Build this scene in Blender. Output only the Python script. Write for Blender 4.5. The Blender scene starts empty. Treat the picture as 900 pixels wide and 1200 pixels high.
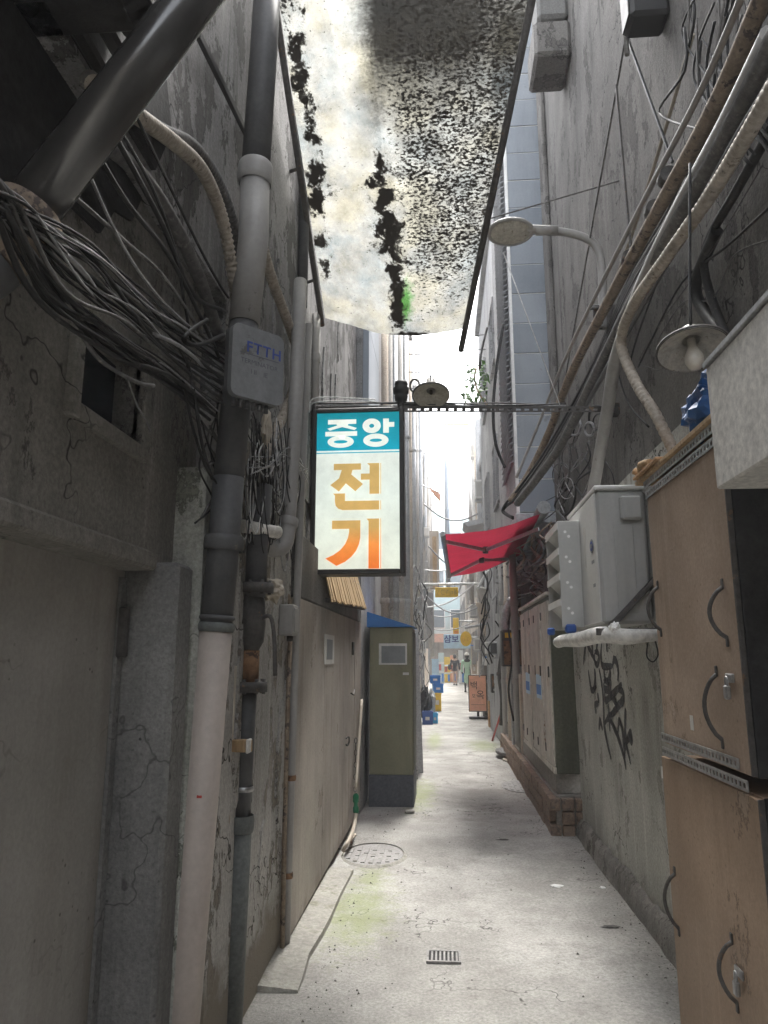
import bpy, bmesh, math, random
from mathutils import Vector, Matrix, noise as mnoise
R = math.radians
random.seed(7)
sc = bpy.context.scene
col = sc.collection
# ------------------------------------------------------------------ camera
FPX, CX, CY, VX, VY, EYE = 850.0, 450.0, 600.0, 520.0, 770.0, 1.55
TH = math.atan((VY - CY) / FPX)
PS = math.atan((VX - CX) / (FPX / math.cos(TH)))
FW = Vector((-math.sin(PS) * math.cos(TH), math.cos(PS) * math.cos(TH), math.sin(TH)))
RT = Vector((math.cos(PS), math.sin(PS), 0))
UP = RT.cross(FW)
CAM = Vector((0, 0, EYE))
cam_d = bpy.data.cameras.new('camera')
cam = bpy.data.objects.new('camera', cam_d)
col.objects.link(cam)
cam.matrix_world = Matrix(((RT.x, UP.x, -FW.x, 0), (RT.y, UP.y, -FW.y, 0), (RT.z, UP.z, -FW.z, EYE), (0, 0, 0, 1)))
cam_d.sensor_fit = 'VERTICAL'
cam_d.sensor_height = 36
cam_d.sensor_width = 27
cam_d.lens = FPX / 1200 * 36
cam_d.clip_start = 0.02
cam_d.clip_end = 3000
sc.camera = cam
# ------------------------------------------------------------------ sky, sun, exposure
SUN_EL, SUN_AZ = R(58), R(12)      # azimuth measured from +Y (down the alley) towards +X
w = bpy.data.worlds.new('World')
sc.world = w
w.use_nodes = True
nt = w.node_tree
bg = nt.nodes['Background']
sky = nt.nodes.new('ShaderNodeTexSky')
sky.sky_type = 'NISHITA'
sky.sun_disc = False
sky.sun_elevation = SUN_EL
sky.sun_rotation = SUN_AZ
sky.dust_density = 4.0
sky.air_density = 1.0
hs = nt.nodes.new('ShaderNodeHueSaturation')
hs.inputs['Saturation'].default_value = 0.22
nt.links.new(sky.outputs[0], hs.inputs['Color'])
nt.links.new(hs.outputs[0], bg.inputs[0])
bg.inputs[1].default_value = 0.15
sd = bpy.data.lights.new('sun', 'SUN')
sd.energy = 1.5
sd.angle = R(25)
sd.color = (1.0, 0.97, 0.92)
so = bpy.data.objects.new('sun', sd)
col.objects.link(so)
so.rotation_euler = (R(90) - SUN_EL, 0, math.pi - SUN_AZ)
so.location = (0, 5, 20)
sc.view_settings.view_transform = 'Standard'
sc.view_settings.look = 'None'
sc.view_settings.gamma = 1
sc.view_settings.use_curve_mapping = False
sc.view_settings.exposure = 2.8
sc.render.engine = 'CYCLES'
sc.cycles.use_denoising = True
sc.cycles.max_bounces = 8
sc.cycles.diffuse_bounces = 5
sc.cycles.glossy_bounces = 3
sc.cycles.transmission_bounces = 6
sc.cycles.transparent_max_bounces = 12
sc.cycles.sample_clamp_indirect = 4.0
# ------------------------------------------------------------------ helpers
def at(u, v, X=None, Y=None, Z=None):
    """world point seen at photograph pixel (u, v) on the given axis plane"""
    d = FW + RT * ((u - CX) / FPX) - UP * ((v - CY) / FPX)
    if X is not None: t = (X - CAM.x) / d.x
    elif Y is not None: t = (Y - CAM.y) / d.y
    else: t = (Z - CAM.z) / d.z
    return CAM + d * t

def V(*a): return Vector(a)

class B:
    """collects shapes into one mesh"""
    def __init__(self):
        self.bm = bmesh.new()
    def _merge(self, other):
        me = bpy.data.meshes.new('tmp')
        other.to_mesh(me); other.free()
        self.bm.from_mesh(me)
        bpy.data.meshes.remove(me)
    def box(self, x0, x1, y0, y1, z0, z1, bev=0.0, M=None):
        b = bmesh.new()
        bmesh.ops.create_cube(b, size=1)
        sx, sy, sz = abs(x1 - x0), abs(y1 - y0), abs(z1 - z0)
        for v in b.verts:
            v.co = Vector(((x0 + x1) / 2 + v.co.x * sx, (y0 + y1) / 2 + v.co.y * sy, (z0 + z1) / 2 + v.co.z * sz))
        if bev > 0:
            bev = min(bev, 0.45 * min(sx, sy, sz))
            bmesh.ops.bevel(b, geom=b.edges[:], offset=bev, segments=1, affect='EDGES', profile=0.5)
        if M is not None: bmesh.ops.transform(b, matrix=M, verts=b.verts)
        self._merge(b)
        return self
    def obox(self, c, ax, ay, az, sx, sy, sz, bev=0.0):
        """oriented box: centre c, unit axes, full sizes"""
        M = Matrix(((ax.x, ay.x, az.x, c.x), (ax.y, ay.y, az.y, c.y), (ax.z, ay.z, az.z, c.z), (0, 0, 0, 1)))
        return self.box(-sx / 2, sx / 2, -sy / 2, sy / 2, -sz / 2, sz / 2, bev, M)
    def bar(self, p, q, wdt, thk, side=None, bev=0.0):
        p, q = Vector(p), Vector(q)
        d = (q - p); L = d.length; d.normalize()
        s = Vector(side) if side is not None else (Vector((0, 0, 1)) if abs(d.z) < 0.9 else Vector((1, 0, 0)))
        s = (s - d * s.dot(d)).normalized()
        n = d.cross(s)
        return self.obox((p + q) / 2, d, s, n, L, wdt, thk, bev)
    def tube(self, pts, r, seg=8, sub=0, cap=True, rad=None):
        pts = [Vector(p) for p in pts]
        rr = rad if rad else [r] * len(pts)
        if sub:
            out, ro = [], []
            n = len(pts)
            for i in range(n - 1):
                p0 = pts[max(i - 1, 0)]; p1 = pts[i]; p2 = pts[i + 1]; p3 = pts[min(i + 2, n - 1)]
                for k in range(sub):
                    t = k / sub
                    out.append(0.5 * ((2 * p1) + (p2 - p0) * t + (2 * p0 - 5 * p1 + 4 * p2 - p3) * t * t + (3 * p1 - p0 - 3 * p2 + p3) * t ** 3))
                    ro.append(rr[i] + (rr[i + 1] - rr[i]) * t)
            out.append(pts[-1]); ro.append(rr[-1])
            pts, rr = out, ro
        bm = self.bm
        rings = []
        up = None
        for i, p in enumerate(pts):
            d = (pts[min(i + 1, len(pts) - 1)] - pts[max(i - 1, 0)])
            if d.length < 1e-9: d = Vector((0, 0, 1))
            d.normalize()
            if up is None:
                up = Vector((0, 0, 1)) if abs(d.z) < 0.9 else Vector((0, 1, 0))
            s = (up - d * up.dot(d))
            if s.length < 1e-6: s = d.orthogonal()
            s.normalize(); up = s
            n = d.cross(s)
            rings.append([bm.verts.new(p + (s * math.cos(a) + n * math.sin(a)) * rr[i]) for a in [2 * math.pi * k / seg for k in range(seg)]])
        for a, b in zip(rings, rings[1:]):
            for k in range(seg):
                f = bm.faces.new((a[k], a[(k + 1) % seg], b[(k + 1) % seg], b[k])); f.smooth = True
        if cap:
            bm.faces.new(rings[0][::-1]); bm.faces.new(rings[-1])
        return self
    def cyl(self, p, q, r, seg=20, r2=None):
        return self.tube([p, q], r, seg, rad=[r, r if r2 is None else r2])
    def lathe(self, prof, c, axis=(0, 0, 1), seg=28, squash=1.0):
        """prof: list of (radius, height) about axis at c"""
        a = Vector(axis).normalized(); s = a.orthogonal().normalized(); n = a.cross(s); c = Vector(c)
        rings = []
        for r, h in prof:
            if r < 1e-6: rings.append([self.bm.verts.new(c + a * h)])
            else: rings.append([self.bm.verts.new(c + a * h + (s * math.cos(t) + n * math.sin(t) * squash) * r) for t in [2 * math.pi * k / seg for k in range(seg)]])
        for p, q in zip(rings, rings[1:]):
            for k in range(seg):
                k2 = (k + 1) % seg
                if len(p) == 1 and len(q) == 1: continue
                if len(p) == 1: vs = (p[0], q[k2], q[k])
                elif len(q) == 1: vs = (p[k], p[k2], q[0])
                else: vs = (p[k], p[k2], q[k2], q[k])
                f = self.bm.faces.new(vs); f.smooth = True
        return self
    def poly(self, pts, ext=None):
        """polygon face, optionally extruded by a vector"""
        vs = [self.bm.verts.new(Vector(p)) for p in pts]
        f = self.bm.faces.new(vs)
        if ext is not None:
            r = bmesh.ops.extrude_face_region(self.bm, geom=[f])
            bmesh.ops.translate(self.bm, vec=Vector(ext), verts=[g for g in r['geom'] if isinstance(g, bmesh.types.BMVert)])
        return self
    def grid(self, fn, nu, nv, smooth=True, thick=None):
        g = [[self.bm.verts.new(Vector(fn(i / nu, j / nv))) for j in range(nv + 1)] for i in range(nu + 1)]
        for i in range(nu):
            for j in range(nv):
                f = self.bm.faces.new((g[i][j], g[i + 1][j], g[i + 1][j + 1], g[i][j + 1])); f.smooth = smooth
        if thick:
            bmesh.ops.solidify(self.bm, geom=self.bm.faces[:], thickness=thick)
        return self
    def build(self, name, material, parent=None, label=None, cat=None, group=None, kind=None, base=None):
        bmesh.ops.recalc_face_normals(self.bm, faces=self.bm.faces[:])
        me = bpy.data.meshes.new(name)
        o = bpy.data.objects.new(name, me)
        col.objects.link(o)
        if parent is not None:
            org = ORG[parent.name]
            o.parent = parent
            ORG[o.name] = org
        else:
            org = Vector(base) if base is not None else Vector((0, 0, 0))
            o.location = org
            ORG[o.name] = org
        if org.length > 0: bmesh.ops.translate(self.bm, vec=-org, verts=self.bm.verts)
        self.bm.to_mesh(me); self.bm.free()
        if material is not None:
            me.materials.append(material if not isinstance(material, str) else M[material])
        props(o, label, cat, group, kind)
        return o
ORG = {}
def props(o, label=None, cat=None, group=None, kind=None):
    if label: o['label'] = label
    if cat: o['category'] = cat
    if group: o['group'] = group
    if kind: o['kind'] = kind
def thing(name, label, cat, loc=(0, 0, 0), group=None):
    o = bpy.data.objects.new(name, None)
    o.empty_display_size = 0.1
    col.objects.link(o)
    o.location = loc
    ORG[o.name] = Vector(loc)
    props(o, label, cat, group)
    return o
def copy_tree(o, parent=None, label=None):
    c = o.copy()
    col.objects.link(c)
    c.parent = parent
    for ch in list(o.children): copy_tree(ch, c)
    if label: c['label'] = label
    return c
def text_bm(s, size, bold=0.0, spacing=1.0):
    """2D text mesh in the xy plane, centred"""
    cu = bpy.data.curves.new('tmp_text', 'FONT')
    cu.body = s; cu.size = size; cu.align_x = 'CENTER'; cu.align_y = 'CENTER'; cu.offset = bold; cu.resolution_u = 3
    cu.space_character = spacing
    o = bpy.data.objects.new('tmp_text', cu); col.objects.link(o)
    dg = bpy.context.evaluated_depsgraph_get()
    me = bpy.data.meshes.new_from_object(o.evaluated_get(dg))
    bpy.data.objects.remove(o); bpy.data.curves.remove(cu)
    b = bmesh.new(); b.from_mesh(me); bpy.data.meshes.remove(me)
    return b
def put_text(B_, s, size, c, right, up, bold=0.0, spacing=1.0, shear=0):
    b = text_bm(s, size, bold, spacing)
    right, up, c = Vector(right).normalized(), Vector(up).normalized(), Vector(c)
    for v in b.verts: v.co = c + right * (v.co.x + shear * v.co.y) + up * v.co.y
    B_._merge(b)
    return B_
# ------------------------------------------------------------------ materials
M = {}
def grime(name, c1, c2, c3=None, scale=2.5, streak=0.0, spot=0.62, rough=0.85, metal=0.0, bump=0.25, bscale=40.0, crack=0.0,
          spec=0.3, fine=0.25, moss=0.0, stretch=(1, 1, 1), soft=0.04, low=None):
    m = bpy.data.materials.new(name); m.use_nodes = True
    t = m.node_tree; N = t.nodes; L = t.links
    p = N['Principled BSDF']
    p.inputs['Roughness'].default_value = rough
    p.inputs['Metallic'].default_value = metal
    p.inputs['Specular IOR Level'].default_value = spec
    geo = N.new('ShaderNodeNewGeometry')
    mp = N.new('ShaderNodeMapping'); mp.inputs['Scale'].default_value = stretch
    L.new(geo.outputs['Position'], mp.inputs['Vector'])
    def nz(sc_, det=4, src=None, rgh=0.6, dist=0.0):
        n = N.new('ShaderNodeTexNoise'); n.inputs['Scale'].default_value = sc_; n.inputs['Detail'].default_value = det
        n.inputs['Roughness'].default_value = rgh; n.inputs['Distortion'].default_value = dist
        L.new((src or mp).outputs[0], n.inputs['Vector']); return n
    def ramp(src, a, b_):
        r = N.new('ShaderNodeMapRange'); r.inputs['From Min'].default_value = a; r.inputs['From Max'].default_value = b_
        r.clamp = True
        L.new(src, r.inputs['Value']); return r.outputs[0]
    def mix(fac, a, b_, mode='MIX'):
        x = N.new('ShaderNodeMix'); x.data_type = 'RGBA'; x.blend_type = mode
        if isinstance(fac, (int, float)): x.inputs[0].default_value = fac
        else: L.new(fac, x.inputs[0])
        for k, s in ((6, a), (7, b_)):
            if isinstance(s, tuple): x.inputs[k].default_value = (*s, 1)
            else: L.new(s, x.inputs[k])
        return x.outputs[2]
    n1 = nz(scale, 5, rgh=0.65)
    c = mix(ramp(n1.outputs[0], 0.32, 0.68), c1, c2)
    if streak > 0:
        ms = N.new('ShaderNodeMapping'); ms.inputs['Scale'].default_value = (2.0, 2.0, 0.33)
        L.new(geo.outputs['Position'], ms.inputs['Vector'])
        ns = nz(1.6, 4, ms, 0.68)
        dk = tuple(x * (1 - streak) for x in c1)
        c = mix(ramp(ns.outputs[0], 0.48, 0.80), c, dk)
    if c3 is not None:
        n3 = nz(scale * 2.3, 5, rgh=0.7)
        c = mix(ramp(n3.outputs[0], spot, spot + soft), c, c3)
    if moss > 0:
        n4 = nz(scale * 0.8, 8, rgh=0.75)
        c = mix(ramp(n4.outputs[0], 0.62 - moss * 0.2, 0.75), c, (0.09, 0.105, 0.06))
    n2 = nz(bscale, 3, rgh=0.7)
    if fine > 0:
        x = N.new('ShaderNodeMapRange'); x.inputs['To Min'].default_value = 1 - fine; x.inputs['To Max'].default_value = 1 + fine
        x.inputs['From Min'].default_value = 0.3; x.inputs['From Max'].default_value = 0.7
        L.new(n2.outputs[0], x.inputs['Value'])
        cc = N.new('ShaderNodeCombineColor')
        for k in range(3): L.new(x.outputs[0], cc.inputs[k])
        c = mix(1.0, c, cc.outputs[0], 'MULTIPLY')
    hgt = n2.outputs[0]
    if crack > 0:
        vo = N.new('ShaderNodeTexVoronoi'); vo.feature = 'DISTANCE_TO_EDGE'; vo.inputs['Scale'].default_value = 0.9
        nd = nz(3.0, 5)
        va = N.new('ShaderNodeVectorMath'); va.operation = 'MULTIPLY_ADD'
        L.new(nd.outputs[1], va.inputs[0]); va.inputs[1].default_value = (0.5, 0.5, 0.5); L.new(mp.outputs[0], va.inputs[2])
        L.new(va.outputs[0], vo.inputs['Vector'])
        ck = ramp(vo.outputs[0], 0.0, 0.006)
        msk = ramp(nz(1.1, 3).outputs[0], 0.48, 0.56)
        inv = N.new('ShaderNodeMath'); inv.operation = 'SUBTRACT'; inv.inputs[0].default_value = 1; L.new(ck, inv.inputs[1])
        mm = N.new('ShaderNodeMath'); mm.operation = 'MULTIPLY'; L.new(inv.outputs[0], mm.inputs[0]); L.new(msk, mm.inputs[1])
        m2 = N.new('ShaderNodeMath'); m2.operation = 'MULTIPLY'; L.new(mm.outputs[0], m2.inputs[0]); m2.inputs[1].default_value = crack
        c = mix(m2.outputs[0], c, tuple(x * 0.35 for x in c1))
    if low is not None:      # damp rising dirt band with a wandering edge: (height, colour)
        sx = N.new('ShaderNodeSeparateXYZ'); L.new(geo.outputs['Position'], sx.inputs[0])
        ad = N.new('ShaderNodeMath'); ad.operation = 'MULTIPLY_ADD'
        L.new(nz(5, 6).outputs[0], ad.inputs[0]); ad.inputs[1].default_value = 0.45; L.new(sx.outputs[2], ad.inputs[2])
        f = ramp(ad.outputs[0], low[0] + 0.32, low[0] + 0.16)
        c = mix(f, c, low[1])
    L.new(c, p.inputs['Base Color'])
    if bump > 0.11:
        bp = N.new('ShaderNodeBump'); bp.inputs['Strength'].default_value = bump; bp.inputs['Distance'].default_value = 0.01
        ad = N.new('ShaderNodeMath'); ad.operation = 'MULTIPLY_ADD'
        L.new(n1.outputs[0], ad.inputs[0]); ad.inputs[1].default_value = 2.0; L.new(hgt, ad.inputs[2])
        L.new(ad.outputs[0], bp.inputs['Height'])
        L.new(bp.outputs[0], p.inputs['Normal'])
    rr = N.new('ShaderNodeMapRange'); rr.inputs['To Min'].default_value = max(0.05, rough - 0.15); rr.inputs['To Max'].default_value = min(1, rough + 0.12)
    L.new(n1.outputs[0], rr.inputs['Value']); L.new(rr.outputs[0], p.inputs['Roughness'])
    M[name] = m
    return m
def flat(name, c, rough=0.6, metal=0.0, emit=0.0, spec=0.4, var=0.12):
    m = grime(name, tuple(x * (1 - var) for x in c), tuple(min(1, x * (1 + var)) for x in c), None, scale=6, rough=rough, metal=metal, bump=0.06, fine=0.06, spec=spec)
    if emit > 0:
        p = m.node_tree.nodes['Principled BSDF']
        src = p.inputs['Base Color'].links[0].from_socket
        m.node_tree.links.new(src, p.inputs['Emission Color'])
        p.inputs['Emission Strength'].default_value = emit
    return m
def oldwall(name, a, b, stain, peel, peel_at=0.56, drip=0.7, crack=0.8, pits=0.6, scale=1.0, rough=0.9, bump=0.8, low=None, spk=0.28, soft=0.012, edged=0.75):
    """old plaster or concrete: blotches, drips, flaked patches with an edge, hairline cracks, pits"""
    m = bpy.data.materials.new(name); m.use_nodes = True
    t = m.node_tree; N = t.nodes; L = t.links
    p = N['Principled BSDF']; p.inputs['Specular IOR Level'].default_value = 0.25
    geo = N.new('ShaderNodeNewGeometry')
    def vec(sc_):
        mp = N.new('ShaderNodeMapping'); mp.inputs['Scale'].default_value = sc_ if isinstance(sc_, tuple) else (sc_,) * 3
        L.new(geo.outputs['Position'], mp.inputs['Vector']); return mp.outputs[0]
    def nz(sc_, det=6, rgh=0.6, dist=0.0, out=0):
        n = N.new('ShaderNodeTexNoise'); n.inputs['Scale'].default_value = 1; n.inputs['Detail'].default_value = det
        n.inputs['Roughness'].default_value = rgh; n.inputs['Distortion'].default_value = dist
        L.new(vec(sc_), n.inputs['Vector']); return n.outputs[out]
    def rng(x, lo, hi, c=0.0, d=1.0):
        r = N.new('ShaderNodeMapRange'); r.clamp = True
        for k, v in (('From Min', lo), ('From Max', hi), ('To Min', c), ('To Max', d)): r.inputs[k].default_value = v
        L.new(x, r.inputs['Value']); return r.outputs[0]
    def mth(op, x, y):
        q = N.new('ShaderNodeMath'); q.operation = op
        for k, v in enumerate((x, y)):
            if isinstance(v, (int, float)): q.inputs[k].default_value = v
            else: L.new(v, q.inputs[k])
        return q.outputs[0]
    def mix(f, x, y, mode='MIX'):
        q = N.new('ShaderNodeMix'); q.data_type = 'RGBA'; q.blend_type = mode
        if isinstance(f, (int, float)): q.inputs[0].default_value = f
        else: L.new(f, q.inputs[0])
        for k, v in ((6, x), (7, y)):
            if isinstance(v, tuple): q.inputs[k].default_value = (*v, 1)
            else: L.new(v, q.inputs[k])
        return q.outputs[2]
    def grey(x):
        q = N.new('ShaderNodeCombineColor')
        for k in range(3): L.new(x, q.inputs[k])
        return q.outputs[0]
    k = scale
    c = mix(rng(nz(1.5 * k, 6, 0.7), 0.33, 0.67), a, b)
    c = mix(1.0, c, grey(rng(nz(0.7 * k, 2, 0.6), 0.3, 0.7, 0.68, 1.15)), 'MULTIPLY')
    pn = nz((2.3 * k, 2.3 * k, 1.5 * k), 7, 0.74)
    pl_ = rng(pn, peel_at, peel_at + soft)
    c = mix(pl_, c, peel)
    edge = mth('MULTIPLY', rng(pn, peel_at - 0.018, peel_at), rng(pn, peel_at + 0.02, peel_at + 0.004))
    if edged > 0: c = mix(mth('MULTIPLY', edge, edged), c, tuple(x * 0.55 for x in stain))
    if drip > 0:
        dn = nz((6.5 * k, 6.5 * k, 0.38 * k), 4, 0.66)
        dm = rng(nz(0.9 * k, 3, 0.6), 0.4, 0.62)
        c = mix(mth('MULTIPLY', mth('MULTIPLY', rng(dn, 0.5, 0.68), dm), drip), c, stain)
        c = mix(mth('MULTIPLY', rng(dn, 0.42, 0.30), 0.35), c, tuple(min(1, x * 1.35) for x in b))
    wv = N.new('ShaderNodeVectorMath'); wv.operation = 'MULTIPLY_ADD'
    L.new(nz(3.5, 3, 0.65, 0.0, 1), wv.inputs[0]); wv.inputs[1].default_value = (0.7, 0.7, 0.7); L.new(vec(1.2 * k), wv.inputs[2])
    vo = N.new('ShaderNodeTexVoronoi'); vo.feature = 'DISTANCE_TO_EDGE'; vo.inputs['Scale'].default_value = 1.1; L.new(wv.outputs[0], vo.inputs['Vector'])
    ck = mth('MULTIPLY', rng(vo.outputs[0], 0.009, 0.002), rng(nz(0.8, 2), 0.47, 0.55))
    c = mix(mth('MULTIPLY', ck, crack), c, tuple(x * 0.3 for x in stain))
    v2 = N.new('ShaderNodeTexVoronoi'); v2.inputs['Scale'].default_value = 26; L.new(geo.outputs['Position'], v2.inputs['Vector'])
    pt = mth('MULTIPLY', rng(v2.outputs['Distance'], 0.16, 0.10), rng(nz(3, 2), 0.54, 0.62))
    c = mix(mth('MULTIPLY', pt, pits), c, tuple(x * 0.4 for x in stain))
    fn_ = nz(60, 3, 0.8)
    c = mix(1.0, c, grey(rng(fn_, 0.3, 0.7, 1 - spk, 1 + spk)), 'MULTIPLY')
    if low is not None:
        sx = N.new('ShaderNodeSeparateXYZ'); L.new(geo.outputs['Position'], sx.inputs[0])
        h_ = mth('ADD', sx.outputs[2], mth('MULTIPLY', nz(4.5, 4, 0.7), 0.7))
        c = mix(rng(h_, low[0] + 0.5, low[0] + 0.3), c, low[1])
    L.new(c, p.inputs['Base Color'])
    p.inputs['Roughness'].default_value = rough
    bp = N.new('ShaderNodeBump'); bp.inputs['Strength'].default_value = bump; bp.inputs['Distance'].default_value = 0.006
    hgt = mth('ADD', mth('MULTIPLY', pl_, -0.45), mth('ADD', mth('MULTIPLY', fn_, 0.7), mth('MULTIPLY', pn, 2.5)))
    L.new(hgt, bp.inputs['Height']); L.new(bp.outputs[0], p.inputs['Normal'])
    M[name] = m
    return m
# walls
oldwall('plaster_dark', (0.20, 0.188, 0.168), (0.30, 0.285, 0.257), (0.09, 0.085, 0.075), (0.17, 0.155, 0.135), 0.60, 0.75, 0.9)
oldwall('jamb_concrete', (0.15, 0.15, 0.145), (0.24, 0.235, 0.225), (0.06, 0.06, 0.055), (0.28, 0.27, 0.25), 0.62, 0.7, 0.5, 0.9)
oldwall('mossy_concrete', (0.29, 0.295, 0.26), (0.41, 0.41, 0.37), (0.12, 0.125, 0.095), (0.21, 0.215, 0.18), 0.57, 0.8, 0.6, 1.0, 1.5)
oldwall('peeling_plaster', (0.36, 0.35, 0.33), (0.48, 0.465, 0.44), (0.15, 0.135, 0.115), (0.25, 0.225, 0.19), 0.525, 0.7, 1.0, 0.8, 1.2, low=(0.25, (0.25, 0.22, 0.18)))
oldwall('flaking_concrete', (0.23, 0.226, 0.222), (0.36, 0.352, 0.345), (0.065, 0.063, 0.06), (0.125, 0.12, 0.115), 0.545, 0.95, 1.0, 0.8, 1.3, bump=1.0)
oldwall('right_concrete', (0.15, 0.143, 0.133), (0.22, 0.21, 0.197), (0.065, 0.062, 0.058), (0.115, 0.108, 0.10), 0.57, 0.85, 1.0, 0.8, 1.0, bump=1.0)
oldwall('graffiti_wall', (0.36, 0.36, 0.325), (0.48, 0.475, 0.435), (0.19, 0.185, 0.16), (0.29, 0.285, 0.255), 0.60, 0.8, 1.0, 0.6, 1.1, bump=0.5, low=(0.0, (0.2, 0.19, 0.165)))
oldwall('panel_beige', (0.34, 0.305, 0.265), (0.43, 0.39, 0.345), (0.20, 0.165, 0.135), (0.28, 0.24, 0.2), 0.64, 0.65, 0.0, 0.4, 1.2, rough=0.75, bump=0.2, low=(-0.05, (0.22, 0.185, 0.15)), spk=0.12)
oldwall('door_paint', (0.31, 0.295, 0.27), (0.38, 0.362, 0.335), (0.15, 0.125, 0.10), (0.20, 0.165, 0.13), 0.665, 0.6, 0.25, 0.7, 0.9, rough=0.65, bump=0.25, spk=0.1)
oldwall('skirt_concrete', (0.19, 0.18, 0.165), (0.30, 0.285, 0.26), (0.08, 0.075, 0.065), (0.14, 0.13, 0.115), 0.55, 0.5, 0.6, 1.0, 2.0, bump=1.0)
oldwall('far_plaster', (0.45, 0.43, 0.40), (0.58, 0.56, 0.53), (0.25, 0.23, 0.21), (0.36, 0.34, 0.31), 0.60, 0.7, 0.6, 0.5, 0.7)
oldwall('far_grey', (0.32, 0.32, 0.325), (0.44, 0.44, 0.44), (0.16, 0.16, 0.16), (0.26, 0.26, 0.26), 0.61, 0.7, 0.5, 0.5, 0.7)
oldwall('far_beige', (0.46, 0.39, 0.32), (0.58, 0.51, 0.43), (0.26, 0.21, 0.17), (0.36, 0.3, 0.24), 0.61, 0.7, 0.4, 0.5, 0.7)
grime('blue_panel', (0.22, 0.255, 0.30), (0.27, 0.31, 0.355), None, scale=1.5, streak=0.12, rough=0.45, bump=0.06, fine=0.05, spec=0.5)
grime('grey_panel', (0.20, 0.225, 0.255), (0.25, 0.275, 0.305), None, scale=1.2, streak=0.22, rough=0.4, bump=0.05, fine=0.05, spec=0.5)
grime('grey_panel_b', (0.175, 0.20, 0.228), (0.225, 0.25, 0.28), None, scale=1.6, streak=0.25, rough=0.4, bump=0.05, fine=0.06, spec=0.5)
grime('grey_panel_c', (0.215, 0.24, 0.268), (0.27, 0.295, 0.325), (0.19, 0.2, 0.21), scale=1.9, streak=0.2, rough=0.42, bump=0.05, fine=0.06, spec=0.5)
grime('far_teal', (0.45, 0.56, 0.56), (0.55, 0.66, 0.66), None, scale=0.6, streak=0.1, bump=0.1)
# floor
oldwall('pavement', (0.28, 0.27, 0.25), (0.46, 0.45, 0.42), (0.20, 0.19, 0.17), (0.25, 0.24, 0.22), 0.49, 0.0, 0.9, 0.8, 0.9, bump=0.8, spk=0.3, soft=0.2, edged=0.0)
grime('kerb_concrete', (0.25, 0.24, 0.215), (0.35, 0.34, 0.30), (0.19, 0.19, 0.14), scale=3, spot=0.56, soft=0.1, bump=0.6)
grime('earth', (0.2, 0.19, 0.17), (0.28, 0.26, 0.24), None)
def add_floor_moss():
    m = M['pavement']; t = m.node_tree; N = t.nodes; L = t.links
    p = N['Principled BSDF']; src = p.inputs['Base Color'].links[0].from_socket
    geo = N.new('ShaderNodeNewGeometry')
    def blob(cx, cy, rx, ry):
        mp = N.new('ShaderNodeMapping'); mp.vector_type = 'TEXTURE'
        mp.inputs['Location'].default_value = (cx, cy, 0); mp.inputs['Scale'].default_value = (rx, ry, 1)
        L.new(geo.outputs['Position'], mp.inputs['Vector'])
        ln = N.new('ShaderNodeVectorMath'); ln.operation = 'LENGTH'; L.new(mp.outputs[0], ln.inputs[0])
        r = N.new('ShaderNodeMapRange'); r.inputs['From Min'].default_value = 1; r.inputs['From Max'].default_value = 0.2; r.clamp = True
        L.new(ln.outputs['Value'], r.inputs['Value']); return r.outputs[0]
    tot = None
    for a in ((-0.56, 4.9, 0.40, 1.1), (-0.30, 8.9, 0.32, 1.7), (-0.55, 5.6, 0.2, 0.5), (0.7, 13.6, 0.5, 1.6), (-0.2, 14.5, 0.25, 2.5)):
        b = blob(*a)
        if tot is None: tot = b
        else:
            mx = N.new('ShaderNodeMath'); mx.operation = 'MAXIMUM'; L.new(tot, mx.inputs[0]); L.new(b, mx.inputs[1]); tot = mx.outputs[0]
    n = N.new('ShaderNodeTexNoise'); n.inputs['Scale'].default_value = 9; n.inputs['Detail'].default_value = 7; n.inputs['Roughness'].default_value = 0.82
    L.new(geo.outputs['Position'], n.inputs['Vector'])
    ad = N.new('ShaderNodeMath'); ad.operation = 'MULTIPLY_ADD'; L.new(n.outputs[0], ad.inputs[0]); ad.inputs[1].default_value = 2.6; L.new(tot, ad.inputs[2])
    r = N.new('ShaderNodeMapRange'); r.inputs['From Min'].default_value = 1.62; r.inputs['From Max'].default_value = 2.35; r.inputs['To Max'].default_value = 0.6; r.clamp = True
    L.new(ad.outputs[0], r.inputs['Value'])
    x = N.new('ShaderNodeMix'); x.data_type = 'RGBA'
    L.new(r.outputs[0], x.inputs[0]); L.new(src, x.inputs[6]); x.inputs[7].default_value = (0.23, 0.27, 0.11, 1)
    L.new(x.outputs[2], p.inputs['Base Color'])
add_floor_moss()
# pipes, metal, plastic
grime('pvc_cream', (0.42, 0.365, 0.32), (0.50, 0.44, 0.39), (0.30, 0.24, 0.20), scale=2.5, streak=0.2, spot=0.68, rough=0.5, bump=0.05, fine=0.05)
grime('pvc_grey', (0.30, 0.29, 0.275), (0.37, 0.36, 0.34), (0.2, 0.19, 0.18), scale=3, streak=0.25, spot=0.68, rough=0.5, bump=0.05, fine=0.06)
grime('pvc_dark', (0.07, 0.07, 0.072), (0.11, 0.11, 0.11), (0.18, 0.16, 0.14), scale=4, spot=0.66, rough=0.55, bump=0.1, fine=0.12)
grime('box_grey', (0.17, 0.175, 0.18), (0.23, 0.235, 0.24), (0.13, 0.125, 0.12), scale=4, streak=0.3, spot=0.62, rough=0.6, bump=0.12, fine=0.1)
grime('pipe_green_grey', (0.11, 0.12, 0.115), (0.16, 0.17, 0.16), (0.2, 0.16, 0.13), scale=4, streak=0.3, spot=0.68, rough=0.55, bump=0.1)
grime('iron', (0.055, 0.052, 0.05), (0.10, 0.092, 0.085), (0.16, 0.10, 0.06), scale=6, spot=0.62, rough=0.65, bump=0.3)
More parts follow.
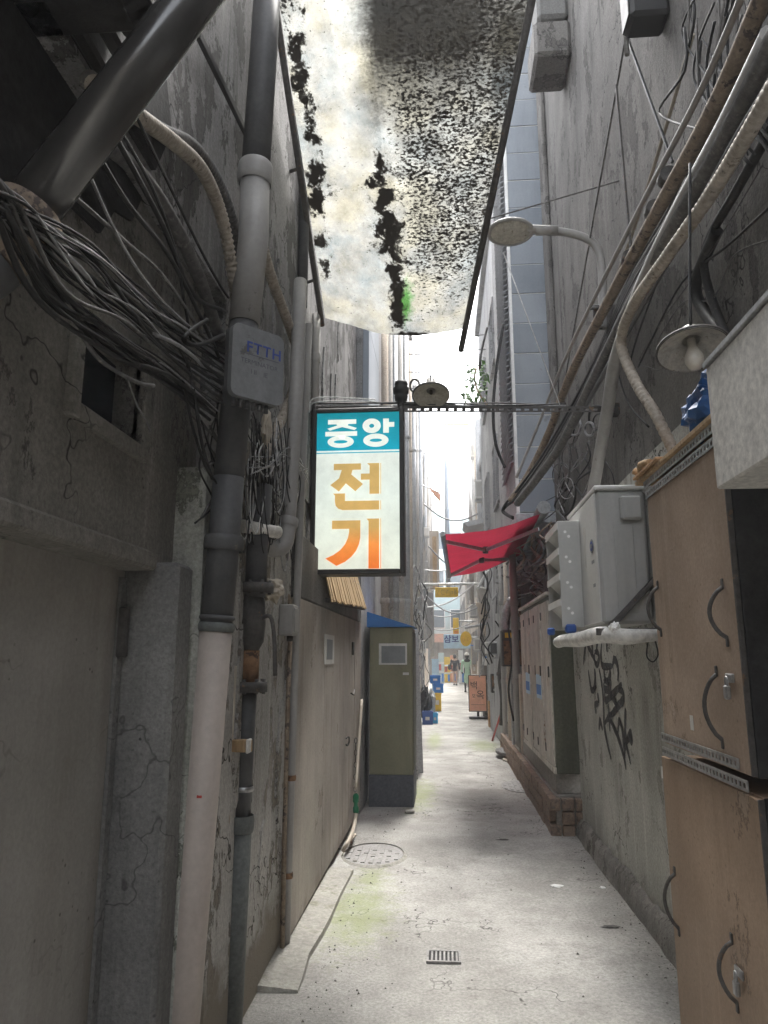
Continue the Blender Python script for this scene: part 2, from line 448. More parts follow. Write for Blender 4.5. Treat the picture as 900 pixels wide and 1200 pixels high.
grime('rust', (0.16, 0.085, 0.045), (0.26, 0.15, 0.08), (0.08, 0.05, 0.035), scale=8, spot=0.55, rough=0.85, bump=0.4)
grime('steel', (0.33, 0.33, 0.33), (0.45, 0.45, 0.45), (0.2, 0.17, 0.14), scale=5, spot=0.64, rough=0.38, metal=0.85, bump=0.1)
grime('polished_pipe', (0.038, 0.037, 0.036), (0.055, 0.053, 0.051), None, scale=3, rough=0.24, bump=0.015, fine=0.05, spec=0.9)
grime('galv', (0.34, 0.35, 0.36), (0.46, 0.47, 0.48), (0.24, 0.22, 0.2), scale=4, spot=0.68, rough=0.5, metal=0.4, bump=0.08)
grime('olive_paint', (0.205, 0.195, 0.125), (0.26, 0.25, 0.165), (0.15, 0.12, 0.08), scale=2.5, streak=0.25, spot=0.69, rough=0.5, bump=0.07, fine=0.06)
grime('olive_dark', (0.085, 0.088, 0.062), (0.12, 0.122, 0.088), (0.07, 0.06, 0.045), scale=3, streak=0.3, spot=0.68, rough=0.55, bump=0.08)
grime('dark_base', (0.075, 0.08, 0.095), (0.11, 0.115, 0.13), None, scale=3, streak=0.2, rough=0.6)
grime('locker_white', (0.52, 0.48, 0.42), (0.66, 0.62, 0.55), (0.24, 0.14, 0.08), scale=3.2, streak=0.45, spot=0.60, rough=0.6, bump=0.15, stretch=(1, 1, 0.35))
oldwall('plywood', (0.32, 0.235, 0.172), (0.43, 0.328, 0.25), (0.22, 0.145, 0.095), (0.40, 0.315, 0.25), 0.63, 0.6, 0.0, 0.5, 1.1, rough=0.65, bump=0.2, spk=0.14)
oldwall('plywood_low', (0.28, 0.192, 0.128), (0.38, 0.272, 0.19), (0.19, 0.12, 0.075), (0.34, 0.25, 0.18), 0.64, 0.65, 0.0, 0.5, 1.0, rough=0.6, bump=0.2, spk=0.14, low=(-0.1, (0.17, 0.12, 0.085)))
grime('wood_raw', (0.36, 0.24, 0.13), (0.48, 0.34, 0.2), (0.2, 0.13, 0.08), scale=5, spot=0.64, rough=0.75, stretch=(1, 1, 0.2))
grime('bamboo', (0.42, 0.29, 0.15), (0.56, 0.41, 0.24), (0.24, 0.16, 0.09), scale=7, spot=0.6, rough=0.6, stretch=(1, 1, 0.15))
grime('card', (0.40, 0.24, 0.12), (0.48, 0.30, 0.16), None, scale=5, rough=0.85)
grime('cable_black', (0.015, 0.015, 0.016), (0.032, 0.031, 0.030), (0.06, 0.057, 0.054), scale=12, spot=0.6, rough=0.6, bump=0.05)
grime('cable_dusty', (0.10, 0.098, 0.095), (0.16, 0.155, 0.15), (0.22, 0.21, 0.2), scale=10, spot=0.6, rough=0.8, bump=0.1)
grime('cable_grey', (0.26, 0.26, 0.265), (0.36, 0.36, 0.36), None, scale=10, rough=0.6, bump=0.05)
grime('cable_white', (0.55, 0.55, 0.55), (0.7, 0.7, 0.69), None, scale=10, rough=0.6, bump=0.05)
grime('conduit_tan', (0.33, 0.29, 0.24), (0.45, 0.40, 0.335), (0.2, 0.17, 0.14), scale=7, spot=0.6, rough=0.75, bump=0.2)
grime('conduit_rust', (0.20, 0.15, 0.11), (0.31, 0.25, 0.19), (0.1, 0.08, 0.07), scale=9, spot=0.56, rough=0.8, bump=0.3)
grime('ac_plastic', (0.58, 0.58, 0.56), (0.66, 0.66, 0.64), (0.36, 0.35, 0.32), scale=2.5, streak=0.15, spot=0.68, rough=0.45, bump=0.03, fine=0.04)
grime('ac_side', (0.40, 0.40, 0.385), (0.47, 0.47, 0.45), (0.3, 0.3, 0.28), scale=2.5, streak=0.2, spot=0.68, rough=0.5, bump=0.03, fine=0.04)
grime('tape_wrap', (0.60, 0.59, 0.56), (0.72, 0.71, 0.68), (0.4, 0.39, 0.36), scale=9, spot=0.62, rough=0.55, bump=0.35, bscale=25)
grime('white_board', (0.64, 0.62, 0.575), (0.72, 0.70, 0.655), (0.36, 0.33, 0.28), scale=2.2, streak=0.22, spot=0.66, soft=0.1, rough=0.65, bump=0.1)
grime('enamel_cream', (0.36, 0.34, 0.29), (0.45, 0.43, 0.37), (0.2, 0.17, 0.13), scale=9, spot=0.62, rough=0.45, bump=0.06)
grime('brick_red', (0.20, 0.145, 0.11), (0.28, 0.205, 0.155), (0.15, 0.12, 0.10), scale=9, spot=0.56, rough=0.9, bump=0.5)
grime('mortar', (0.22, 0.20, 0.18), (0.30, 0.28, 0.25), None, scale=8, bump=0.5)
grime('cast_iron', (0.21, 0.205, 0.195), (0.29, 0.28, 0.27), (0.15, 0.14, 0.12), scale=7, spot=0.6, rough=0.6, metal=0.1, bump=0.2)
grime('cast_dark', (0.12, 0.115, 0.11), (0.19, 0.185, 0.18), None, scale=7, rough=0.7, bump=0.2)
grime('shade_black', (0.02, 0.02, 0.021), (0.045, 0.044, 0.043), None, scale=4, bump=0.3)  # near-black; stands for deep shade on several dark surfaces
flat('window_dark', (0.012, 0.022, 0.035), 0.15, spec=0.5)
flat('far_glass', (0.08, 0.11, 0.13), 0.12, spec=0.6)
flat('black', (0.02, 0.02, 0.02), 0.5)
flat('sign_frame', (0.045, 0.042, 0.04), 0.5)
flat('blue_plastic', (0.02, 0.10, 0.30), 0.45)
flat('blue_tarp', (0.03, 0.16, 0.45), 0.5)
flat('blue_crate', (0.02, 0.20, 0.62), 0.5)
flat('blue_navy', (0.03, 0.09, 0.32), 0.5)
flat('cyan_crate', (0.05, 0.38, 0.68), 0.5)
flat('yellow_plastic', (0.75, 0.48, 0.03), 0.5)
flat('pale_yellow', (0.80, 0.68, 0.30), 0.5)
flat('orange', (0.75, 0.28, 0.05), 0.5)
flat('salmon', (0.80, 0.42, 0.28), 0.6)
flat('pale_blue_sign', (0.5, 0.68, 0.82), 0.5)
flat('ink', (0.025, 0.022, 0.03), 0.7)
flat('ink_brown', (0.10, 0.05, 0.035), 0.7)
flat('ink_blue', (0.05, 0.08, 0.28), 0.6)
flat('ink_grey', (0.10, 0.10, 0.12), 0.7)
flat('paper', (0.62, 0.61, 0.58), 0.8)
flat('photo_grey', (0.22, 0.235, 0.24), 0.5)
flat('green_fitting', (0.01, 0.17, 0.08), 0.4)
flat('bulb_glass', (0.62, 0.58, 0.50), 0.15, spec=0.6)
flat('dark_cloth', (0.03, 0.03, 0.033), 0.9)
flat('mint_cloth', (0.38, 0.56, 0.43), 0.9)
flat('skin', (0.48, 0.32, 0.25), 0.6)
flat('hair', (0.02, 0.016, 0.014), 0.6)
flat('white_paint', (0.75, 0.75, 0.73), 0.5)
flat('leaf_green', (0.10, 0.20, 0.05), 0.6, var=0.3)
flat('hose_beige', (0.42, 0.37, 0.30), 0.6)
flat('red_paint', (0.45, 0.05, 0.04), 0.6)
flat('black_paint', (0.035, 0.035, 0.037), 0.7)
flat('litter_white', (0.8, 0.8, 0.78), 0.8)
# ------------------------------------------------------------------ ground
B().poly([(-400, -400, -0.06), (400, -400, -0.06), (400, 800, -0.06), (-400, 800, -0.06)]).build('ground', 'earth', kind='structure')
def fz(x, y): return 0.018 * mnoise.noise((x * 0.9, y * 0.6, 3.1)) + 0.006 * mnoise.noise((x * 4, y * 4, 1.0))
def pave(u, v):
    y = -8 + 70 * (v ** 2.2)
    x = -1.3 + 3.1 * u
    z = 0.018 * mnoise.noise((x * 0.9, y * 0.6, 3.1)) + 0.006 * mnoise.noise((x * 4, y * 4, 1.0))
    return (x, y, z)
bmp = B().grid(pave, 60, 420)
bmp.build('alley_pavement', 'pavement', kind='structure')
# low concrete kerb strip along the beige panels, with its snaking gutter edge
kb = B()
front = [at(*p, Z=0.028) for p in ((324, 1157), (349, 1157), (356, 1140), (362, 1118), (377, 1094), (388, 1072), (398, 1048), (414, 1016))]
for i_, p in enumerate(front): p.z = fz(p.x, p.y) + (0.004, 0.012, 0.022, 0.028, 0.03, 0.03, 0.028, 0.02)[i_]
back = [V(-0.90, p.y, p.z + (0.004 if i_ == 0 else 0.015)) for i_, p in enumerate(front)]
n = len(front)
for i in range(n - 1):
    kb.poly([front[i], front[i + 1], back[i + 1], back[i]])
    kb.poly([front[i], front[i + 1], V(front[i + 1].x + 0.012, front[i + 1].y, -0.05), V(front[i].x + 0.012, front[i].y, -0.05)])
kb.poly([front[0], back[0], V(back[0].x, back[0].y, -0.05), V(front[0].x, front[0].y, -0.05)])
bmesh.ops.remove_doubles(kb.bm, verts=kb.bm.verts[:], dist=0.0005)
kb.build('kerb', 'kerb_concrete', kind='structure')

# ------------------------------------------------------------------ building with the dark door (near, X about -0.93)
XL, XP = -1.02, -0.93
ba = thing('building', 'dark plastered building with recessed door and small high window', 'building', (-1.2, 1.0, 0))
yd0, yd1, zl = 0.9, 2.50, 1.885
win = (at(88, 450, X=XL).y, at(164, 450, X=XL).y, at(128, 500, X=XL).z, at(128, 392, X=XL).z)
wl = B()
wl.box(-1.5, XL, -8, 0.0, -0.05, 5.2)  # unseen wall behind the camera; height tuned for light on the near floor
wl.box(-1.5, XL, 0.0, yd0, -0.05, zl)                       # wall before the door
wl.box(-1.5, XL, 0.0, win[0], zl, 3.1)
wl.box(-1.5, XL, win[1], 2.86, zl, 3.1)
wl.box(-1.5, XL, win[0], win[1], zl, win[2])
wl.box(-1.5, XL, win[0], win[1], win[3], 3.1)
wl.build('wall', 'plaster_dark', ba)
lt = B().box(-1.2, XL + 0.012, 0.7, 2.49, zl - 0.035, zl + 0.03, 0.01)
lt.build('lintel', 'plaster_dark', ba)
B().box(-1.4, -1.13, yd0, yd1, 0, zl - 0.036).build('door', 'door_paint', ba)
B().box(-1.128, -1.115, yd1 - 0.05, yd1 - 0.01, 0, zl - 0.06).build('door_stile', 'jamb_concrete', ba)
B().box(-1.12, -1.09, yd1 - 0.055, yd1 - 0.02, 1.55, 1.72, 0.004).build('hinge', 'iron', ba)
B().box(-1.5, XP - 0.004, yd1, 2.66, -0.05, zl - 0.002, 0.015).build('door_jamb', 'jamb_concrete', ba)
B().box(-1.5, XP + 0.02, 2.66, 2.9, -0.05, 2.28, 0.02).build('pillar', 'mossy_concrete', ba)
wf = B()
t_ = 0.05
wf.box(XL - 0.02, XL + 0.025, win[0] - t_, win[0], win[2] - t_, win[3] + t_, 0.005)
wf.box(XL - 0.02, XL + 0.025, win[1], win[1] + t_, win[2] - t_, win[3] + t_, 0.005)
wf.box(XL - 0.02, XL + 0.024, win[0], win[1], win[2] - t_, win[2], 0.005)
wf.box(XL - 0.02, XL + 0.024, win[0], win[1], win[3], win[3] + t_, 0.005)
wfo = wf.build('window_frame', 'plaster_dark', ba)
B().box(XL - 0.10, XL - 0.09, win[0], win[1], win[2], win[3]).build('pane', 'window_dark', wfo)
# upper overhang of the same building, coloured near-black for its shade
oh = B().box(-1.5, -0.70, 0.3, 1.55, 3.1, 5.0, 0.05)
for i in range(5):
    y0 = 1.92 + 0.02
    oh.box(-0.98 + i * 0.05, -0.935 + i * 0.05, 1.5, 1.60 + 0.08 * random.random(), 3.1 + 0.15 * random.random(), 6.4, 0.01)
oh.build('overhang', 'shade_black', ba)
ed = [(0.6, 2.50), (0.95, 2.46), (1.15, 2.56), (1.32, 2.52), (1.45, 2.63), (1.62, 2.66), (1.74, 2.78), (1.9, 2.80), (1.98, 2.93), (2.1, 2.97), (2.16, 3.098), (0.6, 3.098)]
B().poly([(XL - 0.001, y, z) for y, z in ed], (0.012, 0, 0)).build('painted_shade', 'shade_black', ba)  # jagged near-black skin painting in the shade below the overhang
B().box(-1.5, 1.9, -8.3, -8, 0, 4.4).build('end_wall', 'plaster_dark', label='dark plaster wall closing the alley behind the plywood cabinets', cat='wall')  # unseen, behind the camera; kept low so skylight reaches the near floor

# ------------------------------------------------------------------ peeling / flaking building above and beyond (X about -0.9)
bb = thing('building', 'tall grey flaking concrete building behind the drainpipes and lit sign', 'building', (-1.2, 3.5, 0))
B().box(-1.5, -0.90, 2.9, 4.27, -0.05, 2.62, 0.01).build('wall', 'peeling_plaster', bb)
uw = B()
uw.box(-1.6, -0.935, 1.4, 7.7, 3.1, 7.2)
uw.box(-1.6, -0.935, 2.9, 7.7, 2.62, 3.1)
uw.build('upper_wall', 'flaking_concrete', bb)
B().box(-1.6, -0.955, 4.27, 7.7, -0.05, 2.62).build('rear_wall', 'peeling_plaster', bb)
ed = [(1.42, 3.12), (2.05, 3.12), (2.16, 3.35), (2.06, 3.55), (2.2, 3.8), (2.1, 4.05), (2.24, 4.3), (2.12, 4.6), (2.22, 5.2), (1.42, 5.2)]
B().poly([(-0.934, y, z) for y, z in ed], (0.016, 0, 0)).build('painted_shade', 'shade_black', bb)  # near-black skin that paints shade onto the upper wall's near end
# irregular plaster scabs standing proud of the peeling wall
for i in range(26):
    rnd = random.Random(100 + i)
    if i < 10: y, z, x = rnd.uniform(3.1, 4.2), rnd.uniform(0.2, 2.3), -0.901
    else: y, z, x = rnd.uniform(2.95, 6.5), rnd.uniform(2.9, 7), -0.936
    k = rnd.randint(7, 10); r0 = rnd.uniform(0.07, 0.22)
    pts = [(x, y + r0 * rnd.uniform(0.5, 1.1) * math.cos(2 * math.pi * j / k) * 0.6, z + r0 * rnd.uniform(0.5, 1.3) * math.sin(2 * math.pi * j / k) * 1.7) for j in range(k)]
    B().poly(pts, (rnd.uniform(0.006, 0.014), 0, 0)).build('plaster_flake', 'flaking_concrete' if i >= 10 else 'peeling_plaster', bb)

# beige sheet panels with hardware (X about -0.86)
bp = thing('panel_wall', 'stained beige sheet panelling with hasp and small poster under bamboo eave', 'wall', (-0.9, 5.5, 0))
ys = [4.27, 5.32, 6.36, 7.1, 7.62]
for a, b in zip(ys, ys[1:]):
    B().box(-0.90, -0.86 + (0.004 if a > 7 else 0), a + 0.004, b - 0.004, 0.055, 1.90, 0.004).build('panel', 'panel_beige', bp)
B().box(-0.95, -0.865, 4.27, 7.62, 1.905, 2.3, 0.01).build('head_rail', 'jamb_concrete', bp)
ps = B().box(-0.860, -0.855, *sorted((at(380, 762, X=-0.86).y, at(391, 762, X=-0.86).y)), at(386, 778, X=-0.86).z, at(386, 744, X=-0.86).z)
pso = ps.build('poster', 'paper', bp)
a, b = at(382, 773, X=-0.86), at(389, 750, X=-0.86)
B().box(-0.855, -0.853, min(a.y, b.y), max(a.y, b.y), a.z, b.z).build('poster_picture', 'photo_grey', pso)
c = at(406, 872, X=-0.855)
B().tube([c + V(0, -0.03, 0.05), c + V(0.02, 0.0, 0.06), c + V(0.02, 0.03, 0.02), c + V(0.01, 0.0, -0.01), c + V(0, -0.03, 0)], 0.008, 6, 4).build('hasp', 'iron', bp)
c = at(413, 760, X=-0.855)
B().box(-0.858, -0.84, c.y - 0.03, c.y + 0.03, c.z - 0.06, c.z + 0.06, 0.004).build('latch', 'iron', bp)
c = at(411, 812, X=-0.855)
B().tube([c, c + V(0.03, 0, -0.02), c + V(0.03, 0.05, 0.03)], 0.007, 6).build('hook', 'iron', bp)
# bamboo-slat eave over the panels
be = thing('bamboo_eave', 'sloping eave of split bamboo slats under the lit sign', 'eave', (-0.8, 6.3, 2.1))
y = 5.05
ne = 38
for i in range(ne):
    t0 = i / ne
    yy = 5.2 + t0 * (7.6 - 5.2); wdt = (7.6 - 5.2) / ne * 0.84
    z0 = 1.95 + 0.10 * t0
    jx = 0.003 * random.uniform(-1, 1); jz = 0.012 * random.uniform(-1, 1)
    B().poly([(-0.80 + jx, yy, z0 + jz), (-0.80 + jx, yy + wdt, z0 + jz), (-0.925 + jx, yy + wdt, 2.46), (-0.925 + jx, yy, 2.46)], (0.009, 0, 0.004)).build('slat', 'bamboo', be)
B().bar((-0.825, 5.18, 1.95), (-0.825, 7.62, 2.05), 0.035, 0.03).build('edge_batten', 'iron', be)
B().bar((-0.925, 5.18, 2.44), (-0.925, 7.62, 2.44), 0.035, 0.03).build('edge_batten', 'wood_raw', be)

# ------------------------------------------------------------------ far buildings on the same side
def facade(name, label, x, sgn, y0, y1, h, mat, wins, frame='far_grey', depth=5, awn=None, z0=-0.05, winmat='far_glass'):
    """side building: wall sheet with window recesses facing the alley; sgn=+1 faces +X"""
    t = thing(name, label, 'building', (x - sgn * depth / 2, (y0 + y1) / 2, 0))
    xa, xb = sorted((x, x - sgn * depth))
    B().box(xa, xb, y0 + 0.01, y1 - 0.01, z0, h).build('wall', mat, t)
    for (wy, wz, ww, wh) in wins:
        f = B()
        x0, x1 = x - sgn * 0.02, x + sgn * 0.05
        xs0, xs1 = sorted((x0, x1))
        f.box(xs0, xs1, wy, wy + 0.05, wz, wz + wh); f.box(xs0, xs1, wy + ww - 0.05, wy + ww, wz, wz + wh)
        f.box(xs0, xs1, wy + 0.05, wy + ww - 0.05, wz, wz + 0.05); f.box(xs0, xs1, wy + 0.05, wy + ww - 0.05, wz + wh - 0.05, wz + wh)
        f.box(xs0, xs1, wy + ww / 2 - 0.02, wy + ww / 2 + 0.02, wz + 0.05, wz + wh - 0.05)
        w_ = f.build('window', frame, t)
        ps = sorted((x + sgn * 0.005, x + sgn * 0.02))
        for k in (0, 1):
            ya = wy + 0.05 + k * (ww / 2 - 0.03); yb = ya + ww / 2 - 0.07
            B().box(ps[0], ps[1], ya + 0.002, yb + 0.002, wz + 0.052, wz + wh - 0.052).build('pane', winmat, w_)
    xs0, xs1 = sorted((x + sgn * 0.10, x - sgn * 0.3))
    B().box(xs0, xs1, y0, y1, h, h + 0.25).build('parapet', frame, t)
    return t
def wins(y0, y1, n, zs, ww=1.1, wh=1.2):
    st = (y1 - y0) / n
    return [(y0 + st * (k + 0.5) - ww / 2, z, ww, wh) for k in range(n) for z in zs]
fc = facade('building', 'building clad in smooth blue-grey metal sheets above the olive cabinet', -0.87, 1, 7.72, 10.6, 8.6, 'far_grey', [])
for k in range(4):
    for j in range(1):
        B().box(-0.868, -0.80, 7.76, 9.05, 3.0 + k * 1.15, 3.0 + (k + 1) * 1.15 - 0.008, 0.004).build('cladding_panel', 'blue_panel', fc)
B().box(-0.868, -0.62, 9.3, 9.36, 3.6, 4.3).build('fin', 'far_grey', fc)
facade('building', 'pale plastered far building with drainpipes opposite the tiled shaft', -0.85, 1, 10.6, 17.0, 9.6, 'far_plaster', wins(11, 16.5, 3, (3.4, 6.2)))
facade('building', 'light grey far building beyond the row of pale drainpipes', -0.86, 1, 17.0, 27.0, 10.5, 'far_grey', wins(17.5, 26.5, 4, (3.2, 6.0, 8.6)))
facade('building', 'cream far building rising over the stacked blue crates', -0.80, 1, 27.0, 38.0, 9.5, 'far_beige', wins(27.5, 37.5, 4, (3.2, 6.0)))
facade('building', 'white plastered low building where the two people walk', -0.95, 1, 38.0, 52.0, 7.0, 'far_plaster', wins(38.5, 51.5, 4, (1.0, 3.8)))

# ------------------------------------------------------------------ right-hand walls (X about 1.2)
XR = 1.20
br = thing('building', 'brown-grey streaked concrete building behind the cable runs and cabinets', 'building', (1.5, 5, 0))
wr = B()
wr.box(1.27, 2.2, 2.35, 7.75, 2.75, 9.9)
wr.box(1.27, 2.2, 0.2, 2.35, 2.9, 9.9)
wr.box(1.27, 2.2, 2.46, 4.42, -0.05, 2.75)
wr.box(1.27, 2.2, -8, 0.2, -0.05, 5.2)  # unseen stretch behind the camera, height set to balance the near light
wr.build('wall', 'right_concrete', br)
B().box(1.22, 1.268, 7.45, 7.75, 2.75, 9.8, 0.01).build('corner_strip', 'right_concrete', br)
B().box(0.93, 1.268, 5.85, 6.35, *sorted((at(640, 78, Y=6.0).z, at(640, 38, Y=6.0).z)), 0.03).build('beam_stub', 'right_concrete', br)
B().box(0.98, 1.268, 5.9, 6.3, at(640, 30, Y=6.0).z + 0.0, at(640, -60, Y=6.0).z, 0.03).build('beam_stub', 'jamb_concrete', br)
# dark shop interior beside the cabinets, its shade painted near-black
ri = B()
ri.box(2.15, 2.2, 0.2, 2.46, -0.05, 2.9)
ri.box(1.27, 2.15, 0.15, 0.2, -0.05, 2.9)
ri.build('recess_lining', 'shade_black', br)
B().box(1.27, 2.2, 0.2, 2.46, 2.75, 2.9).build('recess_ceiling', 'shade_black', br)
# eave over the shop front, its deep shade put into a near-black colour
B().box(1.0, 1.268, 0.2, 1.75, 3.45, 3.6, 0.02).build('eave', 'shade_black', br)
# graffiti wall
gw = thing('wall', 'weathered grey-green rendered wall with black spray graffiti under the air conditioner', 'wall', (1.22, 5.6, 0))
def gwall(u, v):
    y = 3.56 + u * (6.98 - 3.56); z = -0.05 + v * 2.75
    return (XR + 0.008 * mnoise.noise((y * 1.5, z * 1.2, 4.4)), y, z)
g = B().grid(gwall, 52, 40)
g.box(XR + 0.03, 1.268, 3.56, 6.98, -0.05, 2.70)
g.build('render_coat', 'graffiti_wall', gw)
def skirt(u, v):
    y = 3.58 + u * 3.42
    top = 0.16 + 0.05 * mnoise.noise((y * 2.2, 0, 0)) + 0.02 * mnoise.noise((y * 9, 0, 0))
    return (XR - 0.035 - 0.03 * (1 - v) + 0.008 * mnoise.noise((y * 5, v * 3, 1)) + (0.03 if v == 1 else 0), y, -0.05 + v * (top + 0.05))
B().grid(skirt, 90, 6).build('skirting', 'skirt_concrete', gw)
# spray strokes: thin skins following the wall (drawn in the photograph's wall pixels)
G = lambda cx, cy: (670 + cx / 6.67, 740 + cy / 6.67)
strokes = [
    [(95, 0), (110, 80), (100, 180), (95, 260)], [(150, 0), (160, 100), (165, 190)], [(115, 90), (150, 160), (180, 220)], [(205, 0), (200, 80), (195, 160)],
    [(180, 160), (205, 165), (215, 210), (200, 260), (180, 230), (180, 170)], [(240, 30), (270, 60), (275, 160)], [(235, 90), (230, 200), (245, 270), (320, 270)],
    [(130, 300), (145, 400), (160, 460), (195, 430)], [(180, 290), (185, 380), (170, 480)], [(215, 290), (235, 400), (250, 540), (255, 720), (275, 850), (310, 1000)],
    [(320, 270), (330, 220), (350, 235), (365, 310), (360, 390)], [(255, 300), (260, 370), (285, 390), (300, 330), (295, 290)], [(250, 390), (300, 390), (295, 450), (260, 450), (250, 400)],
    [(260, 470), (265, 540), (300, 510), (350, 460), (395, 410)], [(345, 450), (400, 470), (405, 530), (360, 585), (320, 640), (280, 665)], [(310, 510), (345, 560), (355, 610)],
    [(195, 640), (185, 580), (210, 560)], [(205, 480), (215, 560)], [(285, 560), (290, 640), (300, 780)], [(215, 770), (225, 700), (245, 770)],
    [(260, 720), (290, 680), (330, 750), (370, 850), (410, 990), (425, 1080)], [(360, 800), (370, 700), (395, 770), (410, 900), (430, 900), (465, 1040)], [(410, 900), (450, 830), (470, 860), (465, 790), (430, 850)],
    [(425, 600), (420, 700), (415, 1000)],
]
gf = B()
for s in strokes:
    pts = []
    for cx_, cy_ in s:
        p = at(*G(cx_, cy_), X=XR)
        p.x = XR + 0.008 * mnoise.noise((p.y * 1.5, p.z * 1.2, 4.4)) - 0.001
        pts.append(p)
    # ribbon on the wall
    sm = []
    nn = len(pts)
    for i in range(nn - 1):
        p0, p1, p2, p3 = pts[max(i - 1, 0)], pts[i], pts[i + 1], pts[min(i + 2, nn - 1)]
        for k in range(6):
            t = k / 6
            sm.append(0.5 * ((2 * p1) + (p2 - p0) * t + (2 * p0 - 5 * p1 + 4 * p2 - p3) * t * t + (3 * p1 - p0 - 3 * p2 + p3) * t ** 3))
    sm.append(pts[-1])
    prev = None
    for i, p in enumerate(sm):
        d = sm[min(i + 1, len(sm) - 1)] - sm[max(i - 1, 0)]
        d.x = 0
        nrm = V(0, -d.z, d.y)
        nrm = nrm.normalized() if nrm.length > 1e-6 else V(0, 1, 0)
        e = abs(i / (len(sm) - 1) - 0.5) * 2
        wd = 0.029 * (1 - 0.55 * e ** 3) * (1 + 0.3 * mnoise.noise((i * 0.4, p.z, p.y)))
        a_ = gf.bm.verts.new(p + nrm * wd - V(0.003, 0, 0)); b_ = gf.bm.verts.new(p - nrm * wd - V(0.003, 0, 0))
        if prev: gf.bm.faces.new((prev[0], a_, b_, prev[1]))
        prev = (a_, b_)
go = gf.build('graffiti', 'black_paint', gw)
# fade the spray edges with noise transparency
m = M['black_paint']; N = m.node_tree.nodes; L = m.node_tree.links
tr = N.new('ShaderNodeBsdfTransparent'); mx = N.new('ShaderNodeMixShader'); nz_ = N.new('ShaderNodeTexNoise'); nz_.inputs['Scale'].default_value = 35; nz_.inputs['Detail'].default_value = 6
ge_ = N.new('ShaderNodeNewGeometry'); L.new(ge_.outputs['Position'], nz_.inputs['Vector'])
rp = N.new('ShaderNodeMapRange'); rp.inputs['From Min'].default_value = 0.32; rp.inputs['From Max'].default_value = 0.55; rp.inputs['To Min'].default_value = 0.6; rp.inputs['To Max'].default_value = 0.95
L.new(nz_.outputs[0], rp.inputs['Value']); L.new(rp.outputs[0], mx.inputs[0]); L.new(tr.outputs[0], mx.inputs[1]); L.new(N['Principled BSDF'].outputs[0], mx.inputs[2])
L.new(mx.outputs[0], N['Material Output'].inputs[0])

# ------------------------------------------------------------------ tiled shaft (grey-blue panels) and far buildings on the locker side
YT = 8.2
xl = at(599, 420, Y=YT).x
ztb = at(620, 600, Y=YT).z
tw = thing('shaft', 'tall grey-blue panelled shaft with white corner trim above the red awning', 'building', (1.3, 9, 3.3))
B().box(xl + 0.03, 2.6, YT + 0.02, 10.9, ztb + 0.02, 9.9).build('core', 'far_grey', tw)
ph = 0.385
k = 0
z = ztb
while z < 9.5:
    B().box(xl + 0.035, 1.30, YT - 0.004 * (k % 2), YT + 0.019, z + 0.006, z + ph - 0.006, 0.003).build('panel', ('grey_panel', 'grey_panel_b', 'grey_panel_c', 'grey_panel', 'grey_panel_c')[(k * 7 + k // 3) % 5], tw)
    z += ph; k += 1
B().box(xl + 0.035, 1.3, YT + 0.008, YT + 0.0195, ztb, z).build('joint_backing', 'white_paint', tw)
B().box(xl, xl + 0.034, YT - 0.012, YT + 0.03, ztb - 0.02, z, 0.003).build('corner_trim', 'white_paint', tw)
B().box(xl - 0.02, 1.33, YT - 0.06, 10.9, ztb - 0.14, ztb - 0.022, 0.008).build('bottom_flashing', 'galv', tw)
B().box(1.32, 2.6, 7.0, 10.88, -0.05, ztb - 0.142).build('under_wall', 'right_concrete', tw)
lv = B()
lv.box(xl + 0.0, xl + 0.029, YT + 0.05, 9.6, ztb, 9.7)
lvo = lv.build('louvre_backing', 'far_grey', tw)
zz = 3.8
kk = 0
while zz < 9.6:
    kk += 1
    B().poly([(xl - 0.002, YT + 0.1, zz), (xl - 0.002, 9.5, zz), (xl - 0.05, 9.5, zz - 0.03), (xl - 0.05, YT + 0.1, zz - 0.03)], (0, 0, 0.008)).build('slat', 'galv', tw)
    zz += 0.075
facade('building', 'light grey far building beyond the panelled shaft', 1.02, -1, 10.9, 17.5, 9.6, 'far_grey', wins(11.5, 17, 2, (4.2, 6.8)))
facade('building', 'beige far building over the salmon standing sign', 1.28, -1, 17.5, 27, 7.2, 'far_beige', wins(18, 26.5, 3, (3.0, 5.0), 1.1, 1.0))
facade('building', 'pale far building past the hanging yellow sign', 1.30, -1, 27, 39, 6.8, 'far_plaster', wins(27.5, 38.5, 4, (1.4, 4.2)))
facade('building', 'white far building at the bend beside the mint-coated walker', 1.2, -1, 39, 52, 6.0, 'far_plaster', wins(39.5, 51.5, 4, (1.2, 3.6)))
fe = thing('building', 'pale teal building closing the end of the alley', 'building', (0.3, 54, 0))
B().box(-6, 6, 54, 60, -0.05, 12.5).build('wall', 'far_teal', fe)
for i in range(4):
    for j in range(3):
        x0 = -2.2 + i * 1.35; z0 = 3.6 + j * 2.9
        w_ = B().box(x0, x0 + 1.0, 53.93, 53.99, z0, z0 + 1.4).build('window', 'white_paint', fe)
        B().box(x0 + 0.07, x0 + 0.93, 53.9, 53.925, z0 + 0.07, z0 + 1.33).build('pane', 'far_glass', w_)
B().box(-1.3, 1.6, 53.9, 53.98, 0, 2.6).build('shop_front', 'far_beige', fe)
B().box(-2, 2.2, 53.2, 53.99, 2.6, 3.2).build('fascia', 'salmon', fe)
